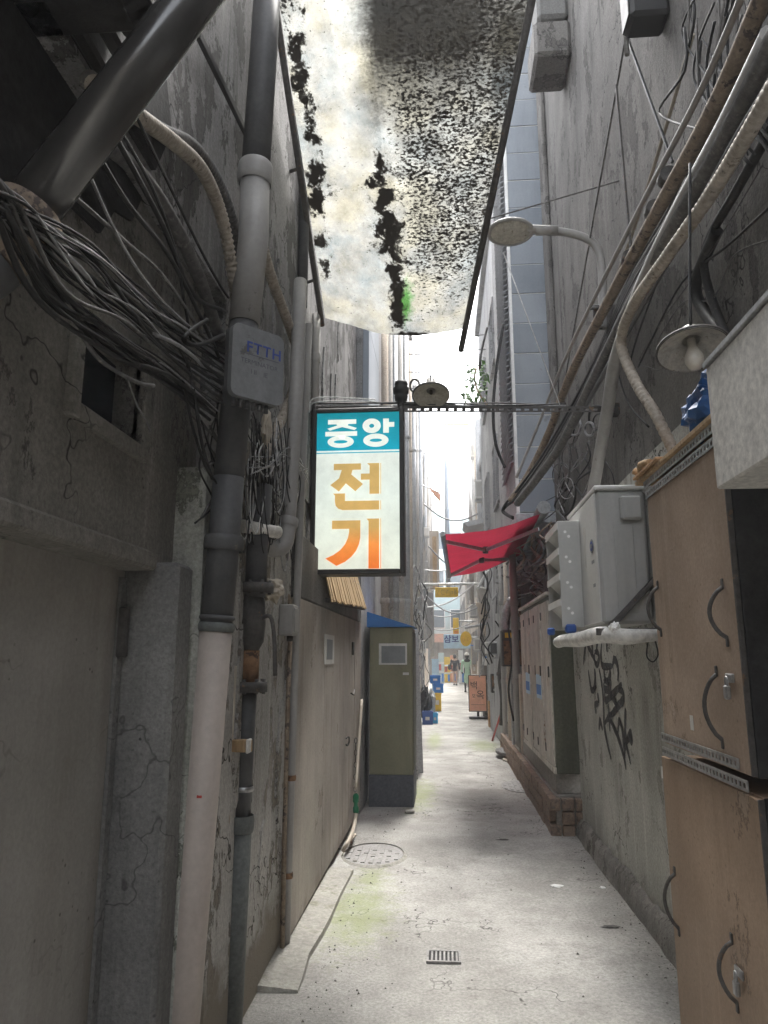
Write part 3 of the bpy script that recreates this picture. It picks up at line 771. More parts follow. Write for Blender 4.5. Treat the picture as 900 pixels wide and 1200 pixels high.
# ================================================================== THINGS
# ------------------------------------------------------------------ overhead translucent sheet
def sheet_material():
    m = bpy.data.materials.new('grimy_sheet'); m.use_nodes = True
    t = m.node_tree; N = t.nodes; L = t.links
    out = N['Material Output']; p = N['Principled BSDF']
    geo = N.new('ShaderNodeNewGeometry')
    def nz(sc_, det, rgh=0.6, stretch=None, dist=0.0):
        n = N.new('ShaderNodeTexNoise'); n.inputs['Scale'].default_value = sc_; n.inputs['Detail'].default_value = det
        n.inputs['Roughness'].default_value = rgh; n.inputs['Distortion'].default_value = dist
        mp = N.new('ShaderNodeMapping')
        if stretch: mp.inputs['Scale'].default_value = stretch
        L.new(geo.outputs['Position'], mp.inputs[0]); L.new(mp.outputs[0], n.inputs['Vector']); return n.outputs[0]
    def rng(s, a, b, c=0.0, d=1.0):
        r = N.new('ShaderNodeMapRange'); r.clamp = True
        for k, v in (('From Min', a), ('From Max', b), ('To Min', c), ('To Max', d)): r.inputs[k].default_value = v
        L.new(s, r.inputs['Value']); return r.outputs[0]
    def mth(op, a, b):
        x = N.new('ShaderNodeMath'); x.operation = op
        for k, s in enumerate((a, b)):
            if isinstance(s, (int, float)): x.inputs[k].default_value = s
            else: L.new(s, x.inputs[k])
        return x.outputs[0]
    uv = N.new('ShaderNodeUVMap'); uv.uv_map = 'sheet'
    sx = N.new('ShaderNodeSeparateXYZ'); L.new(uv.outputs[0], sx.inputs[0])
    U, W = sx.outputs[0], sx.outputs[1]       # U 0..1 wall edge -> pole, W 0..1 upper end -> lower end
    def bump1(s, c, wd):                       # 1 at c falling to 0 at distance wd
        d = mth('ABSOLUTE', mth('SUBTRACT', s, c), 0)
        return rng(d, wd, 0.0)
    # ridge line of grime that wanders down the sheet's middle valley
    mid = mth('ADD', 0.36, mth('MULTIPLY', mth('SUBTRACT', W, 0.3), 0.26))
    ridge = bump1(mth('SUBTRACT', U, mid), 0.0, 0.17)
    ridge = mth('MULTIPLY', ridge, rng(W, 0.25, 0.48))
    edge = mth('MULTIPLY', bump1(U, 0.055, 0.13), rng(W, 0.97, 0.80))
    right = mth('MULTIPLY', rng(mth('SUBTRACT', U, mid), 0.0, 0.16), rng(W, 1.02, 0.7, 0.0, 1.0))
    upper_dark = mth('MULTIPLY', rng(W, 0.46, 0.18), rng(U, 0.24, 0.40))  # darkens the upper end, away from the wall edge
    upper_dark = mth('MULTIPLY', upper_dark, rng(U, 1.15, 0.75, 0.55, 1.0))
    n_f = nz(58, 6, 0.62, (0.7, 1.3, 1.3), 0.3)
    n_c = nz(8, 10, 0.74, None, 0.25)
    d1 = rng(mth('ADD', n_c, mth('MULTIPLY', mth('MULTIPLY', mth('MAXIMUM', ridge, edge), rng(nz(3.5, 3), 0.36, 0.58, 0.45, 1.0)), 0.30)), 0.675, 0.72)
    d2 = rng(mth('ADD', n_f, mth('ADD', mth('MULTIPLY', right, 0.17), mth('MULTIPLY', n_c, 0.24))), 0.75, 0.82)
    d3 = rng(mth('ADD', upper_dark, mth('MULTIPLY', n_f, 0.9)), 0.80, 1.35)
    d4 = rng(mth('ADD', bump1(W, 1.0, 0.035), mth('ADD', mth('MULTIPLY', bump1(U, 0.62, 0.2), 0.55), mth('MULTIPLY', n_f, 0.6))), 1.3, 1.5)
    dirt = mth('MAXIMUM', mth('MAXIMUM', d1, d2), mth('MAXIMUM', mth('MULTIPLY', d3, 0.93), d4))  # grime together with the darkening of the upper end
    # sheet tint
    cr = N.new('ShaderNodeValToRGB'); e = cr.color_ramp.elements
    e[0].position = 0.3; e[0].color = (0.33, 0.37, 0.38, 1); e[1].position = 0.62; e[1].color = (0.42, 0.405, 0.33, 1)
    e.new(0.47).color = (0.41, 0.415, 0.39, 1)
    L.new(nz(3.2, 4), cr.inputs[0])
    gm = rng(mth('ADD', mth('MULTIPLY', mth('MULTIPLY', bump1(U, 0.56, 0.15), bump1(W, 0.88, 0.2)), 0.6), mth('MULTIPLY', n_c, 0.7)), 0.62, 0.8)
    mg = N.new('ShaderNodeMix'); mg.data_type = 'RGBA'; L.new(gm, mg.inputs[0]); L.new(cr.outputs[0], mg.inputs[6]); mg.inputs[7].default_value = (0.10, 0.26, 0.07, 1)
    film = rng(mth('ADD', nz(6, 8, 0.7), mth('ADD', mth('MULTIPLY', right, 0.10), mth('MULTIPLY', upper_dark, 0.35))), 0.42, 0.82, 0.60, 0.16)
    fc_ = N.new('ShaderNodeCombineColor')
    for k in range(3): L.new(film, fc_.inputs[k])
    mf = N.new('ShaderNodeMix'); mf.data_type = 'RGBA'; mf.blend_type = 'MULTIPLY'; mf.inputs[0].default_value = 1
    L.new(mg.outputs[2], mf.inputs[6]); L.new(fc_.outputs[0], mf.inputs[7])
    tl = N.new('ShaderNodeBsdfTranslucent'); L.new(mf.outputs[2], tl.inputs[0])
    bpn = N.new('ShaderNodeBump'); bpn.inputs['Strength'].default_value = 0.6; bpn.inputs['Distance'].default_value = 0.03
    L.new(n_f, bpn.inputs['Height']); L.new(bpn.outputs[0], tl.inputs['Normal'])
    tp = N.new('ShaderNodeBsdfTransparent'); tp.inputs[0].default_value = (0.6, 0.6, 0.55, 1)
    m1 = N.new('ShaderNodeMixShader'); m1.inputs[0].default_value = 0.03; L.new(tl.outputs[0], m1.inputs[1]); L.new(tp.outputs[0], m1.inputs[2])
    gl = N.new('ShaderNodeBsdfDiffuse'); L.new(mg.outputs[2], gl.inputs[0])
    m2 = N.new('ShaderNodeMixShader'); m2.inputs[0].default_value = 0.12; L.new(m1.outputs[0], m2.inputs[1]); L.new(gl.outputs[0], m2.inputs[2])
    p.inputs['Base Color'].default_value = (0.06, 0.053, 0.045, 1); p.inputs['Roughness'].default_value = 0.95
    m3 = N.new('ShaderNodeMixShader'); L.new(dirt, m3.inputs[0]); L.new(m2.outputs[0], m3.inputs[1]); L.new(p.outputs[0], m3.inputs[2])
    L.new(m3.outputs[0], out.inputs[0])
    M['grimy_sheet'] = m
sheet_material()
can = thing('canopy', 'grimy translucent plastic canopy sheet sagging overhead beside the wall', 'canopy', (-0.3, 4.0, 4.4))
cl0, cl1 = at(318, -60, X=-0.85), at(381, 372, X=-0.85)
cr0, cr1 = at(632, -60, Y=cl0.y), at(549, 384, Y=cl1.y)
sb = B()
NU, NV = 48, 60
uvs = {}
def sheet(u, v):
    a = cl0.lerp(cl1, v); b = cr0.lerp(cr1, v)
    p = a.lerp(b, u)
    sag = math.sin(math.pi * u)
    # lower lip hangs in a shallow curve; a crease runs down the middle
    p.z -= 0.10 * sag * (0.3 + 0.7 * v)
    p.z += 0.030 * math.exp(-((u - 0.33) / 0.03) ** 2) * max(0, 1 - v * 2.0)
    if u > 0.35: p.z += 0.006 * mnoise.noise((p.x * 16, p.y * 16, 2))
    p.z += 0.012 * mnoise.noise((p.x * 4, p.y * 4, 7))
    uvs[(round(p.x, 5), round(p.y, 5), round(p.z, 5))] = (u, v)
    return p
sb.grid(sheet, NU, NV)
lay = sb.bm.loops.layers.uv.new('sheet')
for f in sb.bm.faces:
    for l in f.loops:
        k = (round(l.vert.co.x, 5), round(l.vert.co.y, 5), round(l.vert.co.z, 5))
        l[lay].uv = uvs.get(k, (0.5, 0.5))
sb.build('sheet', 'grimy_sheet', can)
pa, pb = cr0.copy(), at(540, 411, Y=cl1.y + 0.14)
B().tube([pa + V(0.015, 0, 0.0), pb], 0.022, 10).build('pole', 'iron', can)
B().tube([cl0 + V(-0.02, 0, -0.02), cl1 + V(-0.03, 0.05, -0.04)], 0.02, 8).build('wall_rail', 'iron', can)
for v in (0.15, 0.5, 0.85):
    a = cl0.lerp(cl1, v)
    B().tube([a + V(-0.02, 0, -0.02), V(-0.935, a.y, a.z - 0.04)], 0.012, 6).build('wall_bracket', 'iron', can)

# ------------------------------------------------------------------ big steel pipe near the overhang
sp = thing('steel_pipe', 'thick dark glossy pipe slanting up from a wall coupling under the overhang', 'pipe', at(20, 300, Y=1.45))
p0, p1 = at(2, 290, Y=1.36), at(310, -110, Y=1.62)
d = (p1 - p0).normalized()
B().tube([p0 + d * 0.07, p1 + d * 0.6], 0.060, 40).build('tube', 'polished_pipe', sp)
cpl = B(); cpl.tube([p0 - d * 0.04, p0 + d * 0.10], 0.070, 40); cpl.tube([p0 + d * 0.07, p0 + d * 0.115], 0.074, 40)
cpl.build('coupling', 'conduit_rust', sp)
B().tube([p0 - d * 0.03, p0 - d * 0.08 + V(-0.05, -0.01, 0), p0 - d * 0.08 + V(-0.35, -0.05, 0.0)], 0.072, 24, 5).build('elbow', 'pvc_dark', sp)

# ------------------------------------------------------------------ drainpipes on the dark side
YP = 2.72
dp = thing('drainpipe', 'thick drainpipe, cream below and dark above, standing against mossy pillar', 'pipe', (at(217, 1150, Y=YP).x, YP, 0))
q = [at(205, 1290, Y=YP), at(217, 1150, Y=YP), at(253, 735, Y=YP), at(262, 640, Y=YP), at(268, 560, Y=YP), at(286, 380, Y=YP + 0.03), at(297, 280, Y=YP + 0.05), at(299, 205, Y=YP + 0.06), at(309, 60, Y=YP + 0.07), at(316, -60, Y=YP + 0.08)]
q[0] = V(q[1].x + (q[1].x - q[2].x) * q[1].z / (q[2].z - q[1].z), YP, 0.0)
B().tube([q[0], q[1], q[2]], 0.062, 28).build('cream_section', 'pvc_cream', dp)
B().tube([q[2], q[3], q[4]], 0.061, 28).build('dark_section', 'pvc_dark', dp)
def collar(p, d, r, h, m, par, nm='collar'):
    d = d.normalized()
    B().lathe([(r * 0.96, -h / 2), (r, -h / 2 + 0.004), (r * 1.05, -h * 0.2), (r * 1.05, h * 0.2), (r, h / 2 - 0.004), (r * 0.96, h / 2)], p, d, 28).build(nm, m, par)
up_ = (q[3] - q[2])
collar(q[2], up_, 0.068, 0.035, 'pipe_green_grey', dp); collar(q[2] + up_.normalized() * 0.035, up_, 0.066, 0.02, 'pvc_dark', dp)
collar(q[3] + V(0, 0, 0.01), up_, 0.074, 0.06, 'pvc_dark', dp)
B().tube([q[4], q[5]], 0.060, 28).build('dark_section', 'pvc_dark', dp)
B().tube([q[5], q[6], q[7]], 0.064, 28).build('grey_section', 'pvc_grey', dp)
collar(q[7], q[8] - q[7], 0.074, 0.10, 'pvc_grey', dp)
B().tube([q[7], q[8], q[9]], 0.062, 28).build('dark_section', 'pvc_dark', dp)
for p in (q[1].lerp(q[2], 0.55), q[4]):
    B().tube([p + V(-0.20, 0.02, 0), p + V(-0.06, 0.066, 0), p + V(0.02, 0.068, 0)], 0.01, 6).build('wall_strap', 'iron', dp)
# tape scraps and smears stuck on the cream pipe
for (u, v, s, mm) in ((240, 930, 0.007, 'red_paint'),):
    p = at(u, v, Y=YP); ax = V(0, 0, 1)
    cxp = q[1].lerp(q[2], (p.z - q[1].z) / (q[2].z - q[1].z))
    n_ = 5
    st = B()
    a0 = math.asin(max(-0.9, min(0.9, (p.x - cxp.x) / 0.062)))
    def scrap(uu, vv):
        a = a0 + (uu - 0.5) * s * 40
        rr = 0.0635
        return (cxp.x + rr * math.sin(a), YP - rr * math.cos(a), p.z + (vv - 0.5) * s * 1.2 + 0.004 * mnoise.noise((uu * 3, vv * 3, u)))
    st.grid(scrap, 5, 2); st.build('tape_scrap', mm, dp)

# second dark pipe with flanged valve
YQ = 3.28
vp = thing('valve_pipe', 'dark grey standpipe with flanged shut-off valve between cream drainpipe and peeling wall', 'pipe', (at(272, 1180, Y=YQ).x, YQ, 0))
e = [at(270, 1190, Y=YQ), at(282, 965, Y=YQ), at(291, 805, Y=YQ), at(297, 700, Y=YQ), at(301, 630, Y=YQ), at(307, 500, Y=YQ)]
e[0] = V(e[0].x, YQ, 0)
B().tube([e[0], e[1]], 0.049, 24).build('lower_tube', 'pipe_green_grey', vp)
collar(e[1], e[2] - e[1], 0.056, 0.07, 'pipe_green_grey', vp)
B().tube([e[1], e[2]], 0.040, 24).build('upper_tube', 'pvc_dark', vp)
collar(e[1].lerp(e[2], 0.25), e[2] - e[1], 0.047, 0.022, 'steel', vp, 'clamp')
for (a, r) in ((e[2], 0.085), (e[3].lerp(e[4], 0.15), 0.09)):
    B().lathe([(0.0, -0.022), (r, -0.022), (r, 0.022), (0, 0.022)], a, V(0, 0, 1), 20).build('flange', 'iron', vp)
B().lathe([(0.04, 0), (0.062, 0.04), (0.068, 0.12), (0.062, 0.22), (0.045, 0.27)], e[2] + V(0, 0, 0.16), V(0, 0, 1), 20).build('valve_body', 'iron', vp)
B().tube([e[2] + V(0.05, -0.02, 0.30), e[2] + V(0.10, -0.04, 0.31), e[2] + V(0.12, -0.04, 0.22), e[2] + V(0.13, -0.04, 0.05)], 0.010, 8, 4).build('valve_handle', 'iron', vp)
B().tube([e[2] + V(0, 0, 0.02), e[2] + V(0, 0, 0.16)], 0.045, 20).build('spacer', 'rust', vp)
B().tube([e[3], e[4], e[4] + V(0.01, 0, 0.25)], 0.055, 24).build('upper_tube', 'pvc_dark', vp)
for k in range(8):
    for a, r in ((e[2], 0.07), (e[3].lerp(e[4], 0.15), 0.074)):
        an = k * math.pi / 4
        c = a + V(math.cos(an) * r, math.sin(an) * r, -0.03)
        B().cyl(c, c + V(0, 0, 0.065), 0.008, 6).build('bolt', 'iron', vp)
# cream thin pipe beside it, short stubs
tp_ = thing('thin_pipe', 'thin beige pipe squeezed between the cream drainpipe and dark standpipe', 'pipe', (at(255, 1150, Y=3.15).x, 3.15, 0))
a, b = at(248, 1195, Y=3.15), at(272, 780, Y=3.15)
a = V(a.x, 3.15, 0)
B().tube([a, b], 0.022, 14).build('tube', 'hose_beige', tp_)
collar(at(262, 960, Y=3.15), b - a, 0.026, 0.04, 'hose_beige', tp_)
st = thing('pipe_stub', 'square beige batten end sticking out level with the standpipe', 'pipe', at(278, 873, Y=3.2))
a, b = at(256, 874, Y=3.26), at(291, 874, Y=3.12)
B().bar(a + V(-0.1, 0.05, 0), b, 0.05, 0.05, bev=0.004).build('batten', 'wood_raw', st)
B().obox(b + V(0.003, -0.003, 0), V(1, 0, 0), V(0, 1, 0), V(0, 0, 1), 0.012, 0.056, 0.056, 0.003).build('end_cap', 'white_board', st)
st = thing('pipe_stub', 'short white plastic pipe stub poking sideways above the flanged valve', 'pipe', at(305, 618, Y=3.2))
a, b = at(283, 616, Y=3.15), at(326, 624, Y=3.35)
B().tube([a, b], 0.030, 16).build('tube', 'white_board', st)
for k in range(3): collar(b + V(-0.02 - 0.03 * k, 0, 0), b - a, 0.033, 0.012, 'iron', st, 'clamp')
# grey elbow pipe
ep = thing('elbow_pipe', 'grey pipe dropping beside the cable tangle and turning through an elbow', 'pipe', at(335, 640, X=-0.80))
Y3 = 3.75
e0 = [at(345, -40, Y=Y3 + 0.5), at(352, 330, Y=Y3 + 0.2), at(346, 480, Y=Y3), at(341, 560, Y=Y3), at(338, 612, Y=Y3), at(333, 638, Y=Y3 - 0.02), at(318, 643, Y=Y3 - 0.05), at(296, 628, Y=Y3 - 0.2)]
B().tube(e0[1:5], 0.040, 20, 3).build('tube', 'pvc_grey', ep)
B().tube(e0[4:], 0.044, 20, 5).build('elbow', 'pvc_grey', ep)
collar(e0[4], e0[4] - e0[5], 0.050, 0.05, 'pvc_grey', ep)
# thin conduits down to the kerb
Y4 = 4.22
cnd = thing('conduit', 'slim pale conduit clipped along the panel edge down to the kerb', 'pipe', (at(333, 1130, Y=Y4).x, Y4, 0.05))
a = [at(334, 1138, Y=Y4), at(343, 860, Y=Y4), at(348, 700, Y=Y4), at(358, 470, Y=Y4), at(362, 380, Y=Y4)]
B().tube(a, 0.022, 14).build('tube', 'pvc_grey', cnd)
for k in (0.3, 0.62): collar(a[0].lerp(a[1], k * 1.3), a[1] - a[0], 0.026, 0.03, 'rust', cnd, 'clip')
cnd = thing('conduit', 'brownish conduit twin hugging the peeling wall beside the pale one', 'pipe', (at(328, 1130, Y=4.15).x, 4.15, 0.05))
a = [at(330, 1138, Y=4.15), at(336, 860, Y=4.15), at(341, 720, Y=4.15)]
B().tube(a, 0.013, 10).build('tube', 'conduit_rust', cnd)
B().tube([a[2], a[2] + V(-0.02, 0.02, 0.1), a[2] + V(-0.05, 0.05, 0.12)], 0.013, 10, 3).build('bend', 'conduit_rust', cnd)
# wall pipe over upper wall: dark tall ones
for (u0, v0, u1, v1, X, r, mm, lb) in ((362, 380, 352, 60, -0.90, 0.035, 'pvc_dark', 'dark pipe rising behind the canopy rail up the flaking wall'),
                                      (372, 478, 368, 360, -0.91, 0.030, 'pvc_grey', 'grey pipe climbing from the bar bracket up the flaking wall')):
    a, b = at(u0, v0, X=X), at(u1, v1, X=X)
    a.y = b.y = (a.y + b.y) / 2
    t = thing('wall_pipe', lb, 'pipe', a)
    B().tube([a, b], r, 14).build('tube', mm, t)
    collar(a.lerp(b, 0.5), b - a, r * 1.2, 0.07, mm, t)
# small switch box on wall
sbx = thing('switch_box', 'small dusty grey switch box on the wall by slim conduits', 'box', at(338, 730, X=-0.89))
c = at(336, 728, X=-0.87)
B().box(-0.90, -0.82, c.y - 0.07, c.y + 0.07, c.z - 0.08, c.z + 0.09, 0.006).build('case', 'pvc_grey', sbx)
B().box(-0.821, -0.812, c.y - 0.055, c.y + 0.055, c.z - 0.06, c.z + 0.07, 0.003).build('cover', 'pvc_grey', sbx)
B().cyl(c + V(0.02, 0, -0.08), c + V(0.02, 0, -0.11), 0.018, 10).build('gland', 'iron', sbx)
# hose, tap and chain by the panels
hs_ = thing('hose', 'beige hose with green coupling hanging down by the panels', 'hose', at(412, 995, X=-0.82))
pts = [at(424, 820, X=-0.83), at(420, 880, X=-0.82), at(417, 925, X=-0.81)]
B().tube(pts, 0.014, 8, 4).build('upper_hose', 'hose_beige', hs_)
a, b = at(417, 928, X=-0.81), at(417, 953, X=-0.81)
B().lathe([(0.014, 0), (0.026, 0.01), (0.026, 0.05), (0.018, 0.06), (0.018, 0.09), (0.028, 0.10), (0.028, 0.15), (0.014, 0.17)], b, a - b, 12).build('coupling', 'green_fitting', hs_)
B().tube([b, at(415, 968, X=-0.80), at(410, 982, X=-0.79), at(406, 990, X=-0.80), V(-0.83, at(406, 992, X=-0.80).y, 0.03)], 0.016, 8, 5).build('lower_hose', 'hose_beige', hs_)
B().tube([at(410, 986, X=-0.79), at(416, 978, X=-0.77)], 0.012, 8).build('branch', 'hose_beige', hs_)
ch = thing('chain', 'thin rusty chain hanging beside the hose on beige panels', 'chain', at(418, 905, X=-0.83))
for k in range(9):
    c = at(417, 868, X=-0.84).lerp(at(416, 925, X=-0.84), k / 8)
    l = B()
    ang = (k % 2) * math.pi / 2
    ring = [c + V(math.cos(ang) * 0.013 * math.cos(t), math.sin(ang) * 0.013 * math.cos(t), 0.026 * math.sin(t)) for t in [2 * math.pi * j / 10 for j in range(11)]]
    l.tube(ring, 0.0035, 5, cap=False); l.build('link', 'iron', ch)

# ------------------------------------------------------------------ fibre terminal box
fb = thing('terminal_box', 'grey plastic fibre terminal box lettered FTTH strapped to the drainpipe', 'box', at(298, 470, Y=2.58))
YF = 2.56
bl, br_, tr_, tl_ = at(272, 463, Y=YF), at(331, 471, Y=YF), at(332, 385, Y=YF), at(272, 361, Y=YF)
rx = (br_ - bl); W_ = rx.length; rx.normalize(); uz = V(0, 0, 1); H_ = (tl_ - bl).length
def rounded(w, h, r, n=5):
    o = []
    for cx_, cy_, a0 in ((w - r, h - r, 0), (r, h - r, 90), (r, r, 180), (w - r, r, 270)):
        for k in range(n + 1):
            a = R(a0 + 90 * k / n); o.append((cx_ + r * math.cos(a), cy_ + r * math.sin(a)))
    return o
o_ = at(270, 461, Y=2.45)
rx = at(331, 471, Y=2.61) - o_; rx.z = 0
W_ = rx.length; rx.normalize(); ny = V(rx.y, -rx.x, 0)   # faces the alley
H_ = 0.285
def PT(x, z, dpt=0.0): return o_ + rx * x + V(0, 0, 1) * z + ny * dpt
B().poly([PT(x, z, -0.055) for x, z in rounded(W_, H_, 0.03)], ny * 0.026).build('case', 'pvc_dark', fb)
B().poly([PT(x, z, -0.028) for x, z in rounded(W_, H_, 0.03)], ny * 0.028).build('lid', 'box_grey', fb)
tb = B(); put_text(tb, 'FTTH', 0.060, PT(W_ * 0.60, H_ * 0.70, 0.002), rx, V(0, 0, 1), 0.0012, 1.12); tb.build('lettering', 'ink_blue', fb)
tb = B(); put_text(tb, 'TERMINATOR', 0.026, PT(W_ * 0.52, H_ * 0.50, 0.002), rx, V(0, 0, 1)); put_text(tb, 'I II    IE', 0.026, PT(W_ * 0.52, H_ * 0.37, 0.002), rx, V(0, 0, 1)); tb.build('lettering', 'ink_grey', fb)
tb = B(); tb.poly([PT(0.03, H_ * 0.60, 0.002), PT(W_ - 0.02, H_ * 0.60, 0.002), PT(W_ - 0.02, H_ * 0.61, 0.002), PT(0.03, H_ * 0.61, 0.002)]); tb.build('rule', 'ink_grey', fb)
for k in range(6):
    c = PT(0.03 + k * 0.028, 0.0, -0.03)
    B().cyl(c, c - V(0, 0, 0.03), 0.009, 8).build('gland', 'pvc_dark', fb)
# ------------------------------------------------------------------ lit sign box
YS = 5.0
sx0, sx1 = at(365, 575, Y=YS).x, at(474, 575, Y=YS).x
sz0, sz1 = at(420, 673, Y=YS).z, at(420, 479, Y=YS).z
sg = thing('light_box_sign', 'lit hanging box sign with teal header and orange Korean lettering', 'sign', ((sx0 + sx1) / 2, YS, sz0))
ft = 0.034
fr = B()
fr.box(sx0, sx0 + ft, YS - 0.03, YS + 0.17, sz0, sz1, 0.006); fr.box(sx1 - ft, sx1, YS - 0.03, YS + 0.17, sz0, sz1, 0.006)
fr.box(sx0 + ft, sx1 - ft, YS - 0.029, YS + 0.169, sz0, sz0 + ft, 0.006); fr.box(sx0 + ft, sx1 - ft, YS - 0.029, YS + 0.169, sz1 - ft, sz1, 0.006)
fr.box(sx0 + ft, sx1 - ft, YS + 0.15, YS + 0.165, sz0 + ft, sz1 - ft)
fr.build('frame', 'sign_frame', sg)
def lit(name, stops, strength, z0=0, z1=1):
    m = bpy.data.materials.new(name); m.use_nodes = True; t = m.node_tree; N = t.nodes; L = t.links
    p = N['Principled BSDF']; p.inputs['Roughness'].default_value = 0.6
    g = N.new('ShaderNodeNewGeometry'); s = N.new('ShaderNodeSeparateXYZ'); L.new(g.outputs['Position'], s.inputs[0])
    r = N.new('ShaderNodeMapRange'); r.inputs['From Min'].default_value = z0; r.inputs['From Max'].default_value = z1; L.new(s.outputs[2], r.inputs['Value'])
    cr = N.new('ShaderNodeValToRGB'); e = cr.color_ramp.elements
    e[0].position, e[0].color = stops[0][0], (*stops[0][1], 1); e[1].position, e[1].color = stops[-1][0], (*stops[-1][1], 1)
    for a, c in stops[1:-1]: e.new(a).color = (*c, 1)
    n = N.new('ShaderNodeTexNoise'); n.inputs['Scale'].default_value = 4; L.new(g.outputs['Position'], n.inputs['Vector'])
    L.new(r.outputs[0], cr.inputs[0])
    n.inputs['Detail'].default_value = 8; n.inputs['Roughness'].default_value = 0.7
    rr = N.new('ShaderNodeMapRange'); rr.inputs['From Min'].default_value = 0.3; rr.inputs['From Max'].default_value = 0.7; rr.inputs['To Min'].default_value = 0.80; rr.inputs['To Max'].default_value = 1.08; L.new(n.outputs[0], rr.inputs['Value'])
    mx = N.new('ShaderNodeMix'); mx.data_type = 'RGBA'; mx.blend_type = 'MULTIPLY'; mx.inputs[0].default_value = 1
    cc = N.new('ShaderNodeCombineColor')
    for k in range(3): L.new(rr.outputs[0], cc.inputs[k])
    L.new(cr.outputs[0], mx.inputs[6]); L.new(cc.outputs[0], mx.inputs[7])
    L.new(mx.outputs[2], p.inputs['Base Color']); L.new(mx.outputs[2], p.inputs['Emission Color']); p.inputs['Emission Strength'].default_value = strength
    M[name] = m
px0, px1, pz0, pz1 = sx0 + ft, sx1 - ft, sz0 + ft, sz1 - ft
SE = 0.11
lit('sign_white', [(0, (0.84, 0.88, 0.74)), (0.5, (0.80, 0.88, 0.80)), (1, (0.84, 0.88, 0.80))], SE, pz0, pz1)
lit('sign_teal', [(0, (0.0, 0.36, 0.50)), (1, (0.0, 0.25, 0.31))], SE, pz0 + 0.75 * (pz1 - pz0), pz1)
lit('sign_orange', [(0, (0.92, 0.20, 0.03)), (0.22, (0.90, 0.30, 0.06)), (0.38, (0.68, 0.42, 0.13)), (1, (0.62, 0.42, 0.14))], SE, pz0, pz0 + 0.68 * (pz1 - pz0))
B().box(px0, px1, YS - 0.012, YS - 0.004, pz0, pz1).build('panel', 'sign_white', sg)
def SP(cx_, cy_, off):     # sign drawing coordinates (150..582, 213..1040) -> sign face
    return V(px0 + (cx_ - 150) / 432 * (px1 - px0), YS - 0.012 - off, pz1 - (cy_ - 213) / 827 * (pz1 - pz0))
def SPoly(b, pts, off): b.poly([SP(x, y, off) for x, y in pts], V(0, -0.002, 0))
hd = B(); SPoly(hd, [(150, 213), (582, 213), (582, 418), (150, 418)], 0.0005); hd.build('header', 'sign_teal', sg)
hl = B(); SPoly(hl, [(150, 428), (582, 428), (582, 433), (150, 433)], 0.0005); hl.build('rule', 'sign_teal', sg)
def ell(b, cx_, cy_, rx_, ry_, ix, iy, off, n=28):
    o = [(cx_ + rx_ * math.cos(2 * math.pi * k / n), cy_ + ry_ * math.sin(2 * math.pi * k / n)) for k in range(n)]
    i_ = [(cx_ + ix * math.cos(2 * math.pi * k / n), cy_ + iy * math.sin(2 * math.pi * k / n)) for k in range(n)]
    for k in range(n):
        k2 = (k + 1) % n
        SPoly(b, [o[k], o[k2], i_[k2], i_[k]], off)
h1 = B(); OF = 0.003
for pl in ([(208, 250), (357, 250), (357, 275), (208, 275)], [(252, 274), (316, 274), (312, 282), (360, 298), (348, 309), (283, 291), (218, 309), (205, 298), (256, 282)],
           [(195, 315), (362, 315), (362, 340), (195, 340)], [(270, 339), (297, 339), (297, 350), (270, 350)]):
    SPoly(h1, pl, OF)
ell(h1, 276, 371, 69, 33, 36, 9, OF)
h1.build('lettering', 'sign_white', sg)
h2 = B()
ell(h2, 438, 288, 48, 40, 13, 11, OF)
for pl in ([(498, 250), (528, 250), (528, 328), (498, 328)], [(527.5, 270), (556, 270), (556, 296), (527.5, 296)]): SPoly(h2, pl, OF)
ell(h2, 460, 367, 66, 36, 32, 9, OF)
h2.build('lettering', 'sign_white', sg)
h3 = B()
for pl in ([(242, 490), (383, 490), (383, 523), (242, 523)], [(284, 522), (340, 522), (333, 548), (318, 580), (270, 637), (225, 603), (270, 568)], [(319, 579), (333, 548), (394, 600), (355, 637), (305, 594)],
           [(383, 545), (428, 545), (428, 577), (383, 577)], [(415, 490), (478, 490), (478, 652), (428, 652), (428, 502)], [(484, 490), (487, 490), (487, 652), (484, 652)],
           [(240, 648), (302, 648), (302, 688), (478, 688), (478, 735), (290, 735), (268, 728), (254, 712), (250, 690), (250, 658)], [(484, 688), (487, 688), (487, 735), (484, 735)]):
    SPoly(h3, pl, OF)
h3.build('lettering', 'sign_orange', sg)
h4 = B()
for pl in ([(237, 790), (382, 790), (382, 833), (237, 833)], [(325, 832), (382, 832), (382, 880), (376, 912), (362, 945), (338, 976), (305, 1002), (262, 1022), (205, 985), (246, 967), (280, 943), (305, 912), (319, 880), (325, 850)],
           [(413, 782), (478, 782), (478, 1037), (424, 1037), (424, 794)], [(484, 782), (487, 782), (487, 1037), (484, 1037)]):
    SPoly(h4, pl, OF)
h4.build('lettering', 'sign_orange', sg)
for k in (0.25, 0.75):
    x = sx0 + (sx1 - sx0) * k
    B().tube([(x, YS + 0.06, sz1), (x, YS + 0.06, sz1 + 0.05)], 0.01, 6).build('hanger', 'iron', sg)
